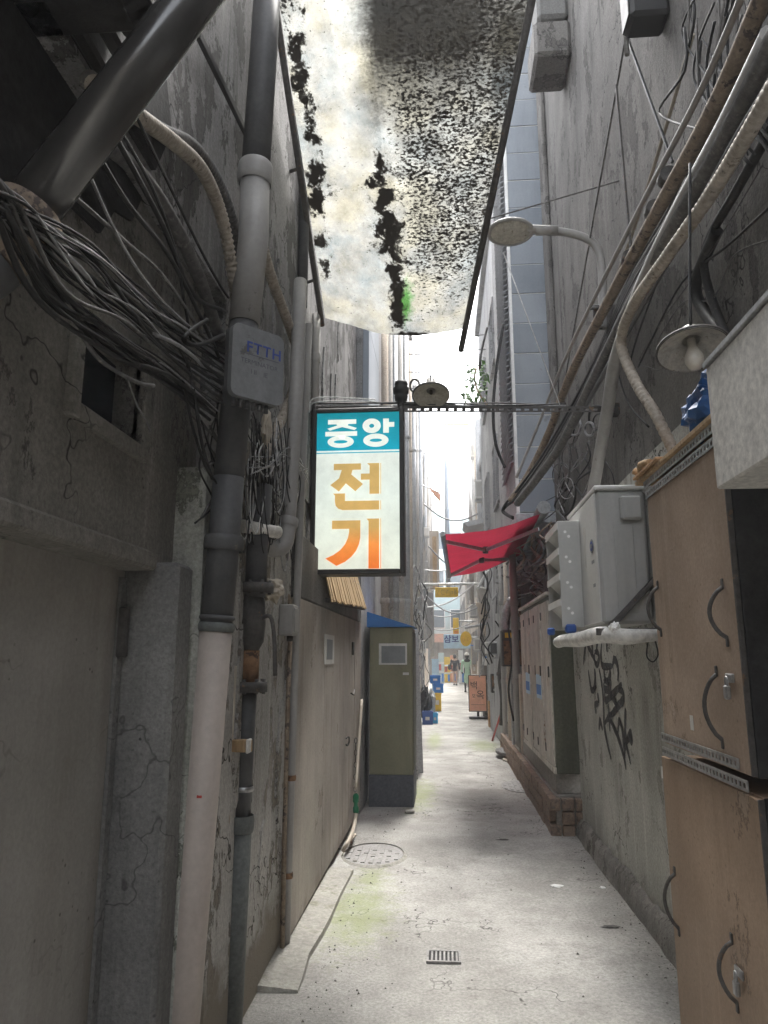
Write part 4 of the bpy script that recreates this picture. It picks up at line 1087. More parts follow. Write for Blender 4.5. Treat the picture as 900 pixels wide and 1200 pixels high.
# slotted bar across the alley
def slotted(b, p, q, wdt, side, pitch=0.06, thk=0.004, slot=0.55):
    p, q = Vector(p), Vector(q); d = (q - p); L_ = d.length; d.normalize(); s = Vector(side).normalized()
    for e_ in (-1, 1): b.bar(p + s * e_ * wdt * 0.36, q + s * e_ * wdt * 0.36, wdt * 0.28, thk, s)
    k = 0
    while k * pitch < L_:
        a = p + d * (k * pitch); c = p + d * min(L_, k * pitch + pitch * (1 - slot))
        b.bar(a, c, wdt * 0.46, thk, s); k += 1
    return b
zb = at(600, 475, Y=YS + 0.06).z
bar = thing('slotted_bar', 'rusty slotted angle bar spanning the alley and carrying the lit sign', 'bar', (0.1, YS + 0.06, zb))
sl = B(); slotted(sl, (-0.92, YS + 0.03, zb), (1.16, YS + 0.03, zb - 0.06), 0.04, (0, 0, 1)); sl.build('front_flange', 'iron', bar)
sl = B(); sl.bar((-0.92, YS + 0.05, zb + 0.022), (1.16, YS + 0.05, zb - 0.038), 0.004, 0.04, (0, 0, 1)); sl.build('top_flange', 'iron', bar)
B().box(-0.935, -0.91, YS, YS + 0.1, zb - 0.05, zb + 0.05).build('end_plate', 'iron', bar)
B().box(1.16, 1.27, YS + 0.01, YS + 0.09, zb - 0.10, zb - 0.02).build('end_plate', 'iron', bar)

# ------------------------------------------------------------------ enamel lamps
def dish_lamp(name, label, c, r, tilt, bulb, cap='iron', stem=0.12):
    t = thing(name, label, 'lamp', c)
    ax = V(math.sin(tilt[0]), math.sin(tilt[1]), 1).normalized()
    B().lathe([(r, 0), (r * 1.0, 0.006), (r * 0.85, r * 0.16), (r * 0.5, r * 0.34), (r * 0.26, r * 0.40), (r * 0.26, r * 0.37), (r * 0.48, r * 0.30), (r * 0.83, r * 0.12), (r * 0.97, 0)], c, ax, 36).build('shade', 'enamel_cream', t)
    B().lathe([(r * 0.97, 0), (r * 1.03, 0.003), (r * 1.02, 0.012), (r * 0.97, 0.010)], c, ax, 36).build('rim', 'iron', t)
    B().lathe([(r * 0.26, r * 0.36), (r * 0.28, r * 0.42), (r * 0.24, r * 0.42 + stem), (0, r * 0.42 + stem + 0.01)], c, ax, 18).build('cap', cap, t)
    if bulb:
        b = B(); b.lathe([(0, -0.085), (0.022, -0.078), (0.034, -0.055), (0.036, -0.035), (0.028, -0.01), (0.016, 0.015), (0.016, 0.05)], c, ax, 18); b.build('bulb', 'bulb_glass', t)
    else:
        B().lathe([(0, 0.02), (0.012, 0.022), (0.012, 0.05)], c, ax, 10).build('lamp_holder', 'iron', t)
    return t, ax
c1 = at(505, 464, Y=4.93)
l1, ax = dish_lamp('dish_lamp', 'round cream enamel lamp dish perched on the slotted bar over the alley', c1, 0.132, (0, 0.42), False, 'pvc_grey', 0.10)
B().tube([c1 + V(0, 0, 0.15), c1 + V(0.0, 0.06, 0.17), c1 + V(0, 0.12, 0.10), c1 + V(-0.01, 0.13, -0.02)], 0.008, 6, 4).build('mount_arm', 'iron', l1)
c2 = at(812, 411, Y=2.62)
l2, ax = dish_lamp('dish_lamp', 'shallow enamel lamp with bare bulb hanging over the plywood cabinets', c2, 0.128, (0.05, 0.30), True, 'enamel_cream', 0.05)
B().tube([c2 + V(0, 0, 0.1), c2 + V(0.02, 0.01, 0.35), c2 + V(0.06, 0.02, 0.80)], 0.006, 6, 4).build('flex', 'cable_black', l2)
# insulators on the bar
c = at(470, 452, Y=YS + 0.05)
ins = thing('insulator', 'black ribbed cable clamp standing on the slotted bar beside the dish lamp', 'insulator', V(c.x, c.y, zb + 0.02))
B().lathe([(0.03, 0), (0.03, 0.03), (0.045, 0.035), (0.05, 0.07), (0.04, 0.08), (0.055, 0.09), (0.06, 0.13), (0.045, 0.14), (0.05, 0.16), (0.045, 0.18), (0, 0.185)], V(c.x, c.y, zb + 0.02), V(0, 0, 1), 16).build('body', 'black', ins)
B().tube([V(c.x, c.y, zb - 0.02), V(c.x, c.y, zb + 0.03)], 0.015, 8).build('pin', 'steel', ins)
c = at(486, 452, Y=YS + 0.09)
rg = thing('ring_bracket', 'small rusty ring bracket fixed on the bar behind the enamel dish', 'bracket', V(c.x, c.y, zb))
B().tube([c + V(0.035 * math.cos(t), 0, 0.05 * math.sin(t)) for t in [2 * math.pi * k / 16 for k in range(17)]], 0.008, 6, cap=False).build('ring', 'iron', rg)
B().tube([V(c.x, c.y, zb), c], 0.012, 8).build('stem', 'steel', rg)

# ------------------------------------------------------------------ olive metal cabinet with blue cap
yo = 8.1
ox0, ox1 = at(433, 850, Y=yo).x, at(484, 850, Y=yo).x
oz1 = at(455, 735, Y=yo).z
oc = thing('metal_cabinet', 'narrow olive metal cabinet with dark base and blue plastic cap', 'cabinet', ((ox0 + ox1) / 2, yo, 0))
B().box(ox0, ox1, yo, yo + 0.75, 0.32, oz1, 0.008).build('body', 'olive_paint', oc)
B().box(ox0 - 0.004, ox1 + 0.004, yo - 0.006, yo + 0.755, -0.02, 0.318, 0.004).build('base', 'dark_base', oc)
B().poly([(ox0 - 0.03, yo - 0.04, oz1 + 0.002), (ox1 + 0.03, yo - 0.04, oz1 + 0.002), (ox0 - 0.03, yo - 0.04, oz1 + 0.17)], (0, 0.85, 0)).build('cap', 'blue_tarp', oc)
nx = lambda u: at(u, 766, Y=yo).x
nz2 = lambda v: at(460, v, Y=yo).z
nt_ = B().box(nx(444), nx(477), yo - 0.006, yo - 0.001, nz2(779), nz2(754)).build('notice', 'paper', oc)
B().box(nx(447), nx(475), yo - 0.008, yo - 0.0062, nz2(777), nz2(757)).build('notice_picture', 'photo_grey', nt_)
B().box(nx(472), nx(479), yo - 0.006, yo - 0.001, nz2(791), nz2(788)).build('sticker', 'paper', oc)
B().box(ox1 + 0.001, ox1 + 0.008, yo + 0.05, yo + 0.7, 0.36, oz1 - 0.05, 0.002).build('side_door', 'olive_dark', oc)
# boards leaning against its far flank
for k, (u0, u1, v0, v1, yy, mm, lb) in enumerate(((487, 484, 908, 742, 9.9, 'far_grey', 'grey weathered board leaning by olive cabinet flank'), (493, 487, 912, 738, 10.4, 'galv', 'pale metal sheet strip leaning behind the grey board'))):
    a = at(u0, v0, Y=yy); b = at(u1, v1, Y=yy + 0.1); a.z = 0
    B().bar(a, b, 0.075, 0.03, (1, 0, 0), 0.004).build('leaning_board', mm, label=lb, cat='board')
p = at(480, 953, Z=0.0)
B().box(p.x - 0.05, p.x + 0.05, p.y - 0.03, p.y + 0.04, 0, 0.03, 0.01).build('concrete_chip', 'kerb_concrete', label='small pale concrete chip on the ground at the cabinet foot', cat='stone')

# ------------------------------------------------------------------ ground fittings
def manhole(label, u, v, rx_, ry_, mm, rim=True, h=0.0):
    c = at(u, v, Z=0.02)
    t = thing('manhole_cover', label, 'manhole', V(c.x, c.y, 0))
    zt = fz(c.x, c.y) + 0.019 + h
    def ellp(s): return [(c.x + rx_ * s * math.cos(2 * math.pi * k / 40), c.y + ry_ * s * math.sin(2 * math.pi * k / 40), zt - 0.012) for k in range(40)]
    B().poly([(x, y, zt - 0.05) for x, y, _ in ellp(1.0)], (0, 0, 0.038)).build('plate', mm, t)
    if rim:
        r_ = B(); rr_ = ellp(1.16)
        rr2 = ellp(1.03)
        for k in range(40):
            k2 = (k + 1) % 40
            r_.poly([V(*rr_[k]) - V(0, 0, 0.012), V(*rr_[k2]) - V(0, 0, 0.012), V(*rr2[k2]) + V(0, 0, 0.006), V(*rr2[k]) + V(0, 0, 0.006)])
        r_.build('surround', 'kerb_concrete', t)
    ribs = B()
    n_ = 7
    for i in range(n_):
        x = -0.8 + 1.6 * i / (n_ - 1)
        hy = math.sqrt(max(0, 1 - x * x)) * 0.85
        segs = 3 if i % 2 else 2
        for s in range(segs):
            ya = -hy + 2 * hy * s / segs + 0.03; yb = -hy + 2 * hy * (s + 1) / segs - 0.03
            ribs.box(c.x + x * rx_ - rx_ * 0.07, c.x + x * rx_ + rx_ * 0.07, c.y + ya * ry_, c.y + yb * ry_, zt - 0.013, zt - 0.006)
    ribs.build('tread', mm, t)
    return t
manhole('oval ribbed manhole cover in concrete surround beside the kerb end', 438, 998, 0.235, 0.33, 'cast_iron')
manhole('pale ribbed manhole lid set in the floor before the brick plinth', 610, 919, 0.235, 0.42, 'cast_iron', False)
manhole('dark raised manhole lid lying loose near the brick plinth', 596, 886, 0.20, 0.42, 'cast_dark', False, 0.10)
gr = thing('drain_grate', 'small square slotted drain grate in the middle of pavement', 'drain', at(520, 1123, Z=0.012))
c = at(520, 1123, Z=fz(-0.03, 4.2))
gw_, gd_ = 0.09, 0.075
zt = fz(c.x, c.y) + 0.013
fr = B()
fr.box(c.x - gw_, c.x - gw_ + 0.012, c.y - gd_, c.y + gd_, -0.03, zt); fr.box(c.x + gw_ - 0.012, c.x + gw_, c.y - gd_, c.y + gd_, -0.03, zt)
fr.box(c.x - gw_ + 0.012, c.x + gw_ - 0.012, c.y - gd_, c.y - gd_ + 0.012, -0.03, zt); fr.box(c.x - gw_ + 0.012, c.x + gw_ - 0.012, c.y + gd_ - 0.012, c.y + gd_, -0.03, zt)
fr.build('frame', 'cast_iron', gr)
for k in range(7):
    x = c.x - gw_ + 0.024 + k * 0.0215
    B().box(x, x + 0.010, c.y - gd_ + 0.012, c.y + gd_ - 0.012, 0.0, zt - 0.002).build('bar', 'cast_iron', gr)
B().box(c.x - gw_ + 0.012, c.x + gw_ - 0.012, c.y - gd_ + 0.012, c.y + gd_ - 0.012, -0.02, zt - 0.008).build('sump', 'shade_black', gr)
# litter and a dark oil blotch
def crumple(b, c, rx_, ry_, rz_, seed, sub=2, amp=0.35):
    t = bmesh.new(); bmesh.ops.create_icosphere(t, subdivisions=sub, radius=1)
    for v in t.verts:
        n_ = 1 + amp * mnoise.noise(v.co * 1.7 + Vector((seed, seed * 2, 0))) + amp * 0.5 * mnoise.noise(v.co * 4.5 + Vector((seed, 0, seed)))
        v.co = Vector((v.co.x * rx_ * n_, v.co.y * ry_ * n_, v.co.z * rz_ * n_)) + Vector(c)
    b._merge(t); return b
for (u, v, rx_, ry_, mm, lb, cat) in ((652, 1038, 0.045, 0.03, 'litter_white', 'scrap of white tissue flattened on the pavement', 'litter'),
                                      (716, 1086, 0.05, 0.022, 'iron', 'dark leaf litter clump on pavement by the skirting', 'litter'),
                                      (706, 1040, 0.02, 0.018, 'litter_white', 'tiny white paper crumb beside the graffiti wall foot', 'litter'),
                                      (590, 984, 0.05, 0.008, 'iron', 'thin dark twig lying across the pavement', 'twig')):
    c = at(u, v, Z=0.0); c = at(u, v, Z=fz(c.x, c.y) + 0.004)
    crumple(B(), c, rx_, ry_, 0.006, u, 2, 0.6).build({'twig': 'twig'}.get(cat, 'paper_scrap' if mm == 'litter_white' else 'leaf_clump'), mm, label=lb, cat=cat)
# ------------------------------------------------------------------ plywood cabinets
XC = 0.965
def handle(par, u0, v0, u1, v1, mm='iron'):
    a, b = at(u0, v0, X=XC - 0.002), at(u1, v1, X=XC - 0.002)
    b.y = a.y
    d = b - a
    o = V(-0.045, 0.02, 0)
    pts = [a + d * t + o * (math.sin(math.pi * t) ** 0.7 if 0 < t < 1 else 0) for t in [k / 12 for k in range(13)]]
    h = B().tube(pts, 0.0075, 8).build('handle', mm, par)
    for p, s in ((a, 1), (b, -1)):
        B().box(XC - 0.007, XC - 0.0005, p.y - 0.009, p.y + 0.009, *sorted((p.z + s * 0.03, p.z - s * 0.008)), 0.003).build('mount_plate', mm, h)
cabs = []
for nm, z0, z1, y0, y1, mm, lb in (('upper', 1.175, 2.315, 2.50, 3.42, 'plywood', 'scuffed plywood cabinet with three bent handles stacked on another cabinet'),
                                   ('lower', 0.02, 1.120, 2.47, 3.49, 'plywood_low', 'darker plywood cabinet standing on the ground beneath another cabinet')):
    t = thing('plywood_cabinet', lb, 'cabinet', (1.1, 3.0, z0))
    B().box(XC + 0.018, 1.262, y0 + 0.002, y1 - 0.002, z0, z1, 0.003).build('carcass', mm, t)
    B().box(XC, XC + 0.0165, y0, y1, z0 + 0.004, z1 - 0.004, 0.003).build('door', mm, t)
    B().box(XC - 0.002, XC + 0.016, y0 - 0.012, y0 - 0.001, z0 + 0.004, z1 - 0.004, 0.002).build('edge_strip', 'iron', t)
    B().box(XC + 0.018, 1.262, y0 - 0.012, y0 + 0.0005, z0, z1, 0.002).build('shade_panel', 'shade_black', t)  # near-black board added in place of the shaded recess beside the cabinet
    cabs.append(t)
cu, cl = cabs
handle(cu, 771, 688, 777, 738); handle(cu, 847, 688, 849, 748); handle(cu, 840, 790, 842, 866)
handle(cl, 791, 1024, 792, 1084); handle(cl, 858, 1104, 861, 1172)
for par, u, v in ((cu, 858, 800), (cl, 869, 1146)):
    p = at(u, v, X=XC)
    hp = B().box(XC - 0.010, XC - 0.001, p.y - 0.03, p.y + 0.035, p.z + 0.0, p.z + 0.03, 0.003).build('hasp', 'steel', par)
    B().box(XC - 0.028, XC - 0.010, p.y - 0.014, p.y + 0.014, p.z - 0.055, p.z - 0.008, 0.005).build('padlock', 'steel', hp)
    B().tube([V(XC - 0.019, p.y - 0.009, p.z - 0.01), V(XC - 0.019, p.y - 0.009, p.z + 0.012), V(XC - 0.019, p.y, p.z + 0.02), V(XC - 0.019, p.y + 0.009, p.z + 0.012), V(XC - 0.019, p.y + 0.009, p.z - 0.01)], 0.0035, 6, 3).build('shackle', 'steel', hp)
p = at(811, 847, X=XC)
B().box(XC - 0.0015, XC - 0.0003, p.y - 0.018, p.y + 0.018, p.z - 0.028, p.z + 0.028).build('sticker', 'paper', cu)
p = at(776, 905, X=XC)
B().box(XC - 0.0015, XC - 0.0003, p.y - 0.01, p.y + 0.01, p.z - 0.025, p.z + 0.025).build('sticker', 'paper', cl)
for par, z, a, b in ((cu, 1.145, 2.52, 3.44), (cu, 1.205, 2.58, 3.44), (cu, 2.295, 2.50, 3.42), (cu, 2.345, 2.50, 3.44)):
    sl = B(); slotted(sl, (XC - 0.006, a, z), (XC - 0.006, b, z), 0.036, (0, 0, 1), 0.034, 0.004, 0.5); sl.build('slotted_angle', 'steel', par)
# board top and the clutter on it
B().box(0.94, 1.262, 2.45, 3.52, 2.365, 2.385, 0.003).build('top_board', 'wood_raw', cu)
B().box(0.925, 1.15, 3.12, 3.50, 2.388, 2.402, 0.003).build('wood_offcut', 'card', label='loose splintered plywood offcut lying on the cabinet top', cat='board')
t = thing('wood_scrap', 'broken curved wood scrap on the cabinet top edge', 'wood', (0.95, 3.4, 2.41))
B().tube([(0.95, 3.44, 2.415), (0.93, 3.36, 2.43), (0.95, 3.28, 2.42)], 0.016, 7, 3).build('stick', 'wood_raw', t)
B().tube([(0.97, 3.5, 2.415), (0.94, 3.52, 2.44)], 0.018, 7).build('stub', 'card', t)
crumple(B(), (1.08, 2.78, 2.49), 0.12, 0.17, 0.13, 3.3, 4, 0.5).build('plastic_bag', 'blue_plastic', label='crumpled blue plastic bag stuffed on top of the plywood cabinets', cat='bag', base=(1.08, 2.78, 2.39))
# white boxed sign end
wb = thing('box_sign', 'off-white boxed signboard end jutting over the plywood cabinets', 'sign', (1.05, 1.6, 2.05))
B().box(0.845, 1.25, 0.3, 2.25, 2.055, 2.45, 0.006).build('box', 'white_board', wb)
B().box(0.838, 1.255, 0.3, 2.258, 2.452, 2.472, 0.003).build('lid', 'galv', wb)
# cupboard in the dark recess
cb_ = thing('cupboard', 'dark wooden cupboard inside the unlit recess beside plywood cabinets', 'cupboard', (1.35, 2.2, 0))
B().box(1.10, 1.45, 2.1, 2.42, 0.0, 1.22, 0.005).build('body', 'iron', cb_)
B().box(1.085, 1.46, 2.08, 2.44, 1.222, 1.25, 0.004).build('top', 'wood_raw', cb_)
B().box(1.09, 1.10, 2.12, 2.40, 0.1, 1.18, 0.003).build('door', 'shade_black', cb_)
B().box(1.2, 1.4, 2.3, 2.44, 1.45, 1.85, 0.01).build('cardboard_box', 'rust', label='brown box leaning in the unlit recess', cat='box')

# ------------------------------------------------------------------ outdoor air-conditioner unit
ac = thing('air_conditioner', 'dusty grey outdoor air-conditioner unit with louvred air guide on the graffiti wall', 'air conditioner', (1.05, 4.7, 1.7))
ax0, ax1, ay0, ay1, az0, az1 = 0.905, 1.185, 4.25, 5.18, 1.735, 2.53
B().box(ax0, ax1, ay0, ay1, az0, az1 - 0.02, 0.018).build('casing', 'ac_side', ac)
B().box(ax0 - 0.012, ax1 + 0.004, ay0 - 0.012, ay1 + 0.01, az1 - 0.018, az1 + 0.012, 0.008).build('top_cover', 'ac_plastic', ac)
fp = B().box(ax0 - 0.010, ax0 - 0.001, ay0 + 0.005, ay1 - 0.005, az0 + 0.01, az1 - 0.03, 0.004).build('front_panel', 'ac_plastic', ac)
B().box(ax0 + 0.13, ax1 - 0.03, ay0 - 0.05, ay0 - 0.001, az1 - 0.20, az1 - 0.06, 0.012).build('valve_cover', 'ac_side', ac)
B().box(ax0 + 0.09, ax0 + 0.20, ay0 - 0.008, ay0 - 0.001, az0 + 0.06, az1 - 0.22, 0.004).build('side_rib', 'ac_side', ac)
# oval badge
c = V(ax0 - 0.012, ay0 + 0.13, az1 - 0.33)
lg = B().poly([c + V(0, 0.052 * math.cos(2 * math.pi * k / 24), 0.042 * math.sin(2 * math.pi * k / 24)) for k in range(24)], (-0.002, 0, 0)).build('badge', 'photo_grey', fp)
bb_ = B()
n_ = 24
ins_ = [c + V(-0.003, 0.040 * math.cos(2 * math.pi * k / n_), 0.030 * math.sin(2 * math.pi * k / n_)) for k in range(n_)]
bb_.poly(ins_, (-0.001, 0, 0)); bb_.build('badge_ring', 'ink_blue', lg)
B().box(c.x - 0.0052, c.x - 0.0042, c.y - 0.022, c.y + 0.02, c.z - 0.012, c.z + 0.012).build('badge_mark', 'photo_grey', lg)
B().box(ax0 - 0.012, ax0 - 0.0102, ay0 + 0.09, ay0 + 0.16, az1 - 0.435, az1 - 0.415).build('caption', 'photo_grey', fp)
B().box(ax0 - 0.012, ax0 - 0.0102, ay0 + 0.09, ay0 + 0.15, az1 - 0.575, az1 - 0.555).build('caption', 'photo_grey', fp)
B().poly([(ax0 - 0.0105, ay0 + 0.30, az1 - 0.18), (ax0 - 0.0105, ay0 + 0.38, az1 - 0.18), (ax0 - 0.0105, ay0 + 0.36, az1 - 0.42), (ax0 - 0.0105, ay0 + 0.33, az1 - 0.44)], (-0.001, 0, 0)).build('torn_label', 'paper', fp)
# air guide with four scoops
gx0, gy0, gy1 = 0.755, 4.74, 5.28
ag = B(); ag.box(gx0, ax0 - 0.011, gy0, gy0 + 0.008, az0 + 0.0, az1 - 0.11, 0.002).build('air_guide_side', 'ac_side', ac)
B().box(gx0, ax0 - 0.011, gy1, gy1 + 0.008, az0, az1 - 0.11, 0.002).build('air_guide_side', 'ac_side', ac)
B().box(gx0 + 0.001, ax0 - 0.012, gy0 + 0.0085, gy1 - 0.0005, az1 - 0.112, az1 - 0.106).build('air_guide_top', 'ac_plastic', ac)
for k in range(4):
    zt = az1 - 0.118 - k * 0.165
    s_ = B()
    s_.poly([(gx0 + 0.004, gy0 + 0.01, zt - 0.02), (gx0 + 0.004, gy1 - 0.002, zt - 0.02), (ax0 - 0.015, gy1 - 0.002, zt - 0.15), (ax0 - 0.015, gy0 + 0.01, zt - 0.15)], (0, 0, -0.006))
    s_.box(gx0 - 0.006, gx0 + 0.003, gy0 + 0.001, gy1 + 0.006, zt - 0.045, zt - 0.0)
    s_.build('scoop', 'ac_plastic', ac)
for k in range(8):
    z = az1 - 0.18 - (k // 2) * 0.165 - (k % 2) * 0.03
    c = V(gx0 + 0.045 + 0.022 * (k % 2), gy0 - 0.003, z)
    B().cyl(c, c + V(0, 0.006, 0), 0.010, 8).build('screw', 'litter_white', ac)
B().box(gx0 + 0.02, gx0 + 0.085, gy0 - 0.02, gy0 + 0.05, az0 - 0.035, az0 + 0.02, 0.01).build('clip', 'blue_navy', ac)
B().box(gx0 - 0.03, gx0 + 0.02, gy1 - 0.1, gy1 - 0.05, az0 - 0.035, az0 + 0.015, 0.01).build('clip', 'blue_navy', ac)
B().bar((1.268, ay0 - 0.02, 2.05), (0.93, ay0 - 0.02, az0 - 0.03), 0.045, 0.03, (0, 1, 0), 0.003).build('bracket_strut', 'iron', ac)
B().bar((1.268, ay0 - 0.02, az0 - 0.045), (0.86, ay0 - 0.02, az0 - 0.045), 0.04, 0.02, (0, 0, 1), 0.003).build('bracket_arm', 'iron', ac)
B().bar((1.21, ay1 - 0.1, az0 - 0.045), (0.86, ay1 - 0.1, az0 - 0.045), 0.04, 0.02, (0, 0, 1), 0.003).build('bracket_arm', 'iron', ac)
pi = thing('insulated_pipe', 'white tape-wrapped refrigerant pipe slung under the air conditioner', 'pipe', (1.0, 4.3, 1.66))
zp = 1.655
B().tube([(1.262, 4.16, zp + 0.01), (1.13, 4.14, zp + 0.012), (1.0, 4.14, zp + 0.005), (0.90, 4.30, zp + 0.02), (0.83, 4.55, zp + 0.0), (0.78, 4.85, zp + 0.0), (0.765, 5.0, zp - 0.01)], 0.043, 16, 6, rad=[0.032, 0.034, 0.044, 0.048, 0.046, 0.04, 0.036]).build('wrap', 'tape_wrap', pi)
B().tube([(1.11, 4.12, zp - 0.03), (1.10, 4.12, zp - 0.10), (1.13, 4.12, zp - 0.13), (1.16, 4.12, zp - 0.09), (1.15, 4.12, zp - 0.02)], 0.004, 6, 5).build('wire_loop', 'cable_black', pi)
crumple(B(), (0.95, 4.17, zp + 0.05), 0.03, 0.04, 0.035, 5, 3, 0.6).build('tape_end', 'litter_white', pi)

# ------------------------------------------------------------------ white folding-door locker on its brick plinth
yk0, yk1, xk = 7.0, 9.55, 0.985
zk0, zk1 = at(655, 907, Y=yk0).z, at(641, 697, Y=yk0).z
lk = thing('locker', 'tall rust-streaked white locker with narrow doors and olive flank on brick plinth', 'locker', (1.1, 8.2, zk0))
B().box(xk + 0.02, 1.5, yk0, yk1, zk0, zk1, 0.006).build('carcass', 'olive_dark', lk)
nd = 5
for k in range(nd):
    a = yk0 + 0.03 + k * (yk1 - yk0 - 0.06) / nd; b = a + (yk1 - yk0 - 0.06) / nd
    xo = 0.012 * (k % 2)
    d_ = B().box(xk + 0.0 - xo, xk + 0.0195, a + 0.008, b - 0.008, zk0 + 0.06, zk1 - 0.05, 0.004).build('door', 'locker_white', lk)
    B().box(xk - xo - 0.012, xk - xo - 0.001, a + 0.03, a + 0.07, zk0 + 0.85, zk0 + 0.95, 0.003).build('latch', 'iron', d_)
    B().box(xk - xo - 0.010, xk - xo - 0.001, b - 0.05, b - 0.02, zk1 - 0.22, zk1 - 0.14, 0.003).build('hinge', 'iron', d_)
    B().box(xk - xo - 0.010, xk - xo - 0.001, b - 0.05, b - 0.02, zk0 + 0.14, zk0 + 0.22, 0.003).build('hinge', 'iron', d_)
    if k in (1, 3):
        B().box(xk - xo - 0.003, xk - xo - 0.0005, a + 0.06, b - 0.05, zk0 + 0.62, zk0 + 0.86).build('poster', 'pale_blue_sign', d_)
        B().box(xk - xo - 0.005, xk - xo - 0.0032, a + 0.08, b - 0.07, zk0 + 0.66, zk0 + 0.76).build('poster_band', 'blue_crate', d_)
B().box(xk - 0.02, 1.5, yk0 - 0.01, yk1 + 0.01, zk1 + 0.001, zk1 + 0.03, 0.004).build('top_rail', 'locker_white', lk)
B().box(xk - 0.005, xk + 0.019, yk0, yk1, zk0 + 0.0, zk0 + 0.055, 0.003).build('bottom_rail', 'locker_white', lk)
pl = thing('plinth', 'low ledge of red-brown bricks beneath the white locker', 'plinth', (1.1, 9, 0))
B().box(xk + 0.0, 1.5, 7.0, 13.0, -0.05, zk0 - 0.19).build('core', 'mortar', pl)
B().box(xk + 0.02, 1.5, 7.1, 12.9, zk0 - 0.188, zk0 - 0.002, 0.01).build('cap', 'mortar', pl)
bl_ = 0.23; zc = -0.02; row = 0
bm_brick = None
ptop = zk0 - 0.19
hh = (ptop + 0.02) / 3
for row in range(3):
    y = 7.0 - 0.06 + (bl_ / 2 if row % 2 else 0)
    while y < 12.6:
        j = 0.006 * random.uniform(-1, 1)
        B().box(xk - 0.06 + j, xk + 0.03, y, y + bl_ - 0.015, -0.02 + row * hh, -0.02 + (row + 1) * hh - 0.012, 0.006).build('brick', 'brick_red', pl)
        y += bl_
    for x in (xk + 0.045, xk + 0.165):
        B().box(x, x + 0.105, 6.93 + random.uniform(0, 0.01), 7.02, -0.02 + row * hh, -0.02 + (row + 1) * hh - 0.012, 0.006).build('brick', 'brick_red', pl)

# ------------------------------------------------------------------ red awning
def red_cloth():
    m = grime('red_fabric', (0.40, 0.028, 0.065), (0.52, 0.05, 0.10), (0.34, 0.05, 0.07), scale=2.5, streak=0.0, spot=0.62, soft=0.1, rough=0.8, bump=0.05, fine=0.1)
    N = m.node_tree.nodes; L = m.node_tree.links; p = N['Principled BSDF']
    tl = N.new('ShaderNodeBsdfTranslucent'); L.new(p.inputs['Base Color'].links[0].from_socket, tl.inputs[0])
    mx = N.new('ShaderNodeMixShader'); mx.inputs[0].default_value = 0.45
    L.new(p.outputs[0], mx.inputs[1]); L.new(tl.outputs[0], mx.inputs[2]); L.new(mx.outputs[0], N['Material Output'].inputs[0])
red_cloth()
aw = thing('awning', 'faded crimson folding-arm awning projecting over the alley beside the air conditioner', 'awning', (1.0, 9.2, 3.0))
YA = 7.62
n0 = at(521, 626, Y=YA); n1 = at(637, 601, Y=YA)
f0 = V(n0.x + 0.02, 10.8, n0.z); f0 = at(528, 676, Y=10.8); f1 = V(n1.x + 0.1, 10.8, n1.z)
def awf(u, v):
    a = n0.lerp(n1, u); b = f0.lerp(f1, u)
    p = a.lerp(b, v)
    p.z -= 0.05 * math.sin(math.pi * u) + (0.010 * math.sin(v * 25 + u * 4) + 0.012 * mnoise.noise((u * 5, v * 9, 0))) * math.sin(math.pi * u)
    return p
B().grid(awf, 16, 40, thick=0.004).build('fabric', 'red_fabric', aw)
def val(u, v):
    p = n0.lerp(f0, u); return p + V(-0.03, 0, 0.02 - 0.12 * v * (0.8 + 0.2 * math.sin(u * 60)))
B().tube([n0 + V(-0.02, -0.02, 0), f0 + V(-0.02, 0.02, 0)], 0.028, 10).build('front_bar', 'galv', aw)
B().tube([n1 + V(0, -0.05, 0.05), f1 + V(0, 0.05, 0.05)], 0.07, 12).build('roller', 'galv', aw)
for ya, yb in ((7.9, 8.7), (10.4, 9.6)):
    s_ = n0.lerp(f0, (ya - YA) / (f0.y - YA))
    el_ = V(0.52, yb, n0.z - 0.02)
    B().bar(s_ + V(0.02, 0, -0.03), el_, 0.04, 0.025, (0, 0, 1)).build('arm', 'galv', aw)
    B().bar(el_, V(n1.x, ya + 0.15, n1.z - 0.1), 0.04, 0.025, (0, 0, 1)).build('arm', 'galv', aw)
    B().cyl(el_ - V(0, 0, 0.04), el_ + V(0, 0, 0.04), 0.035, 10).build('arm_joint', 'iron', aw)
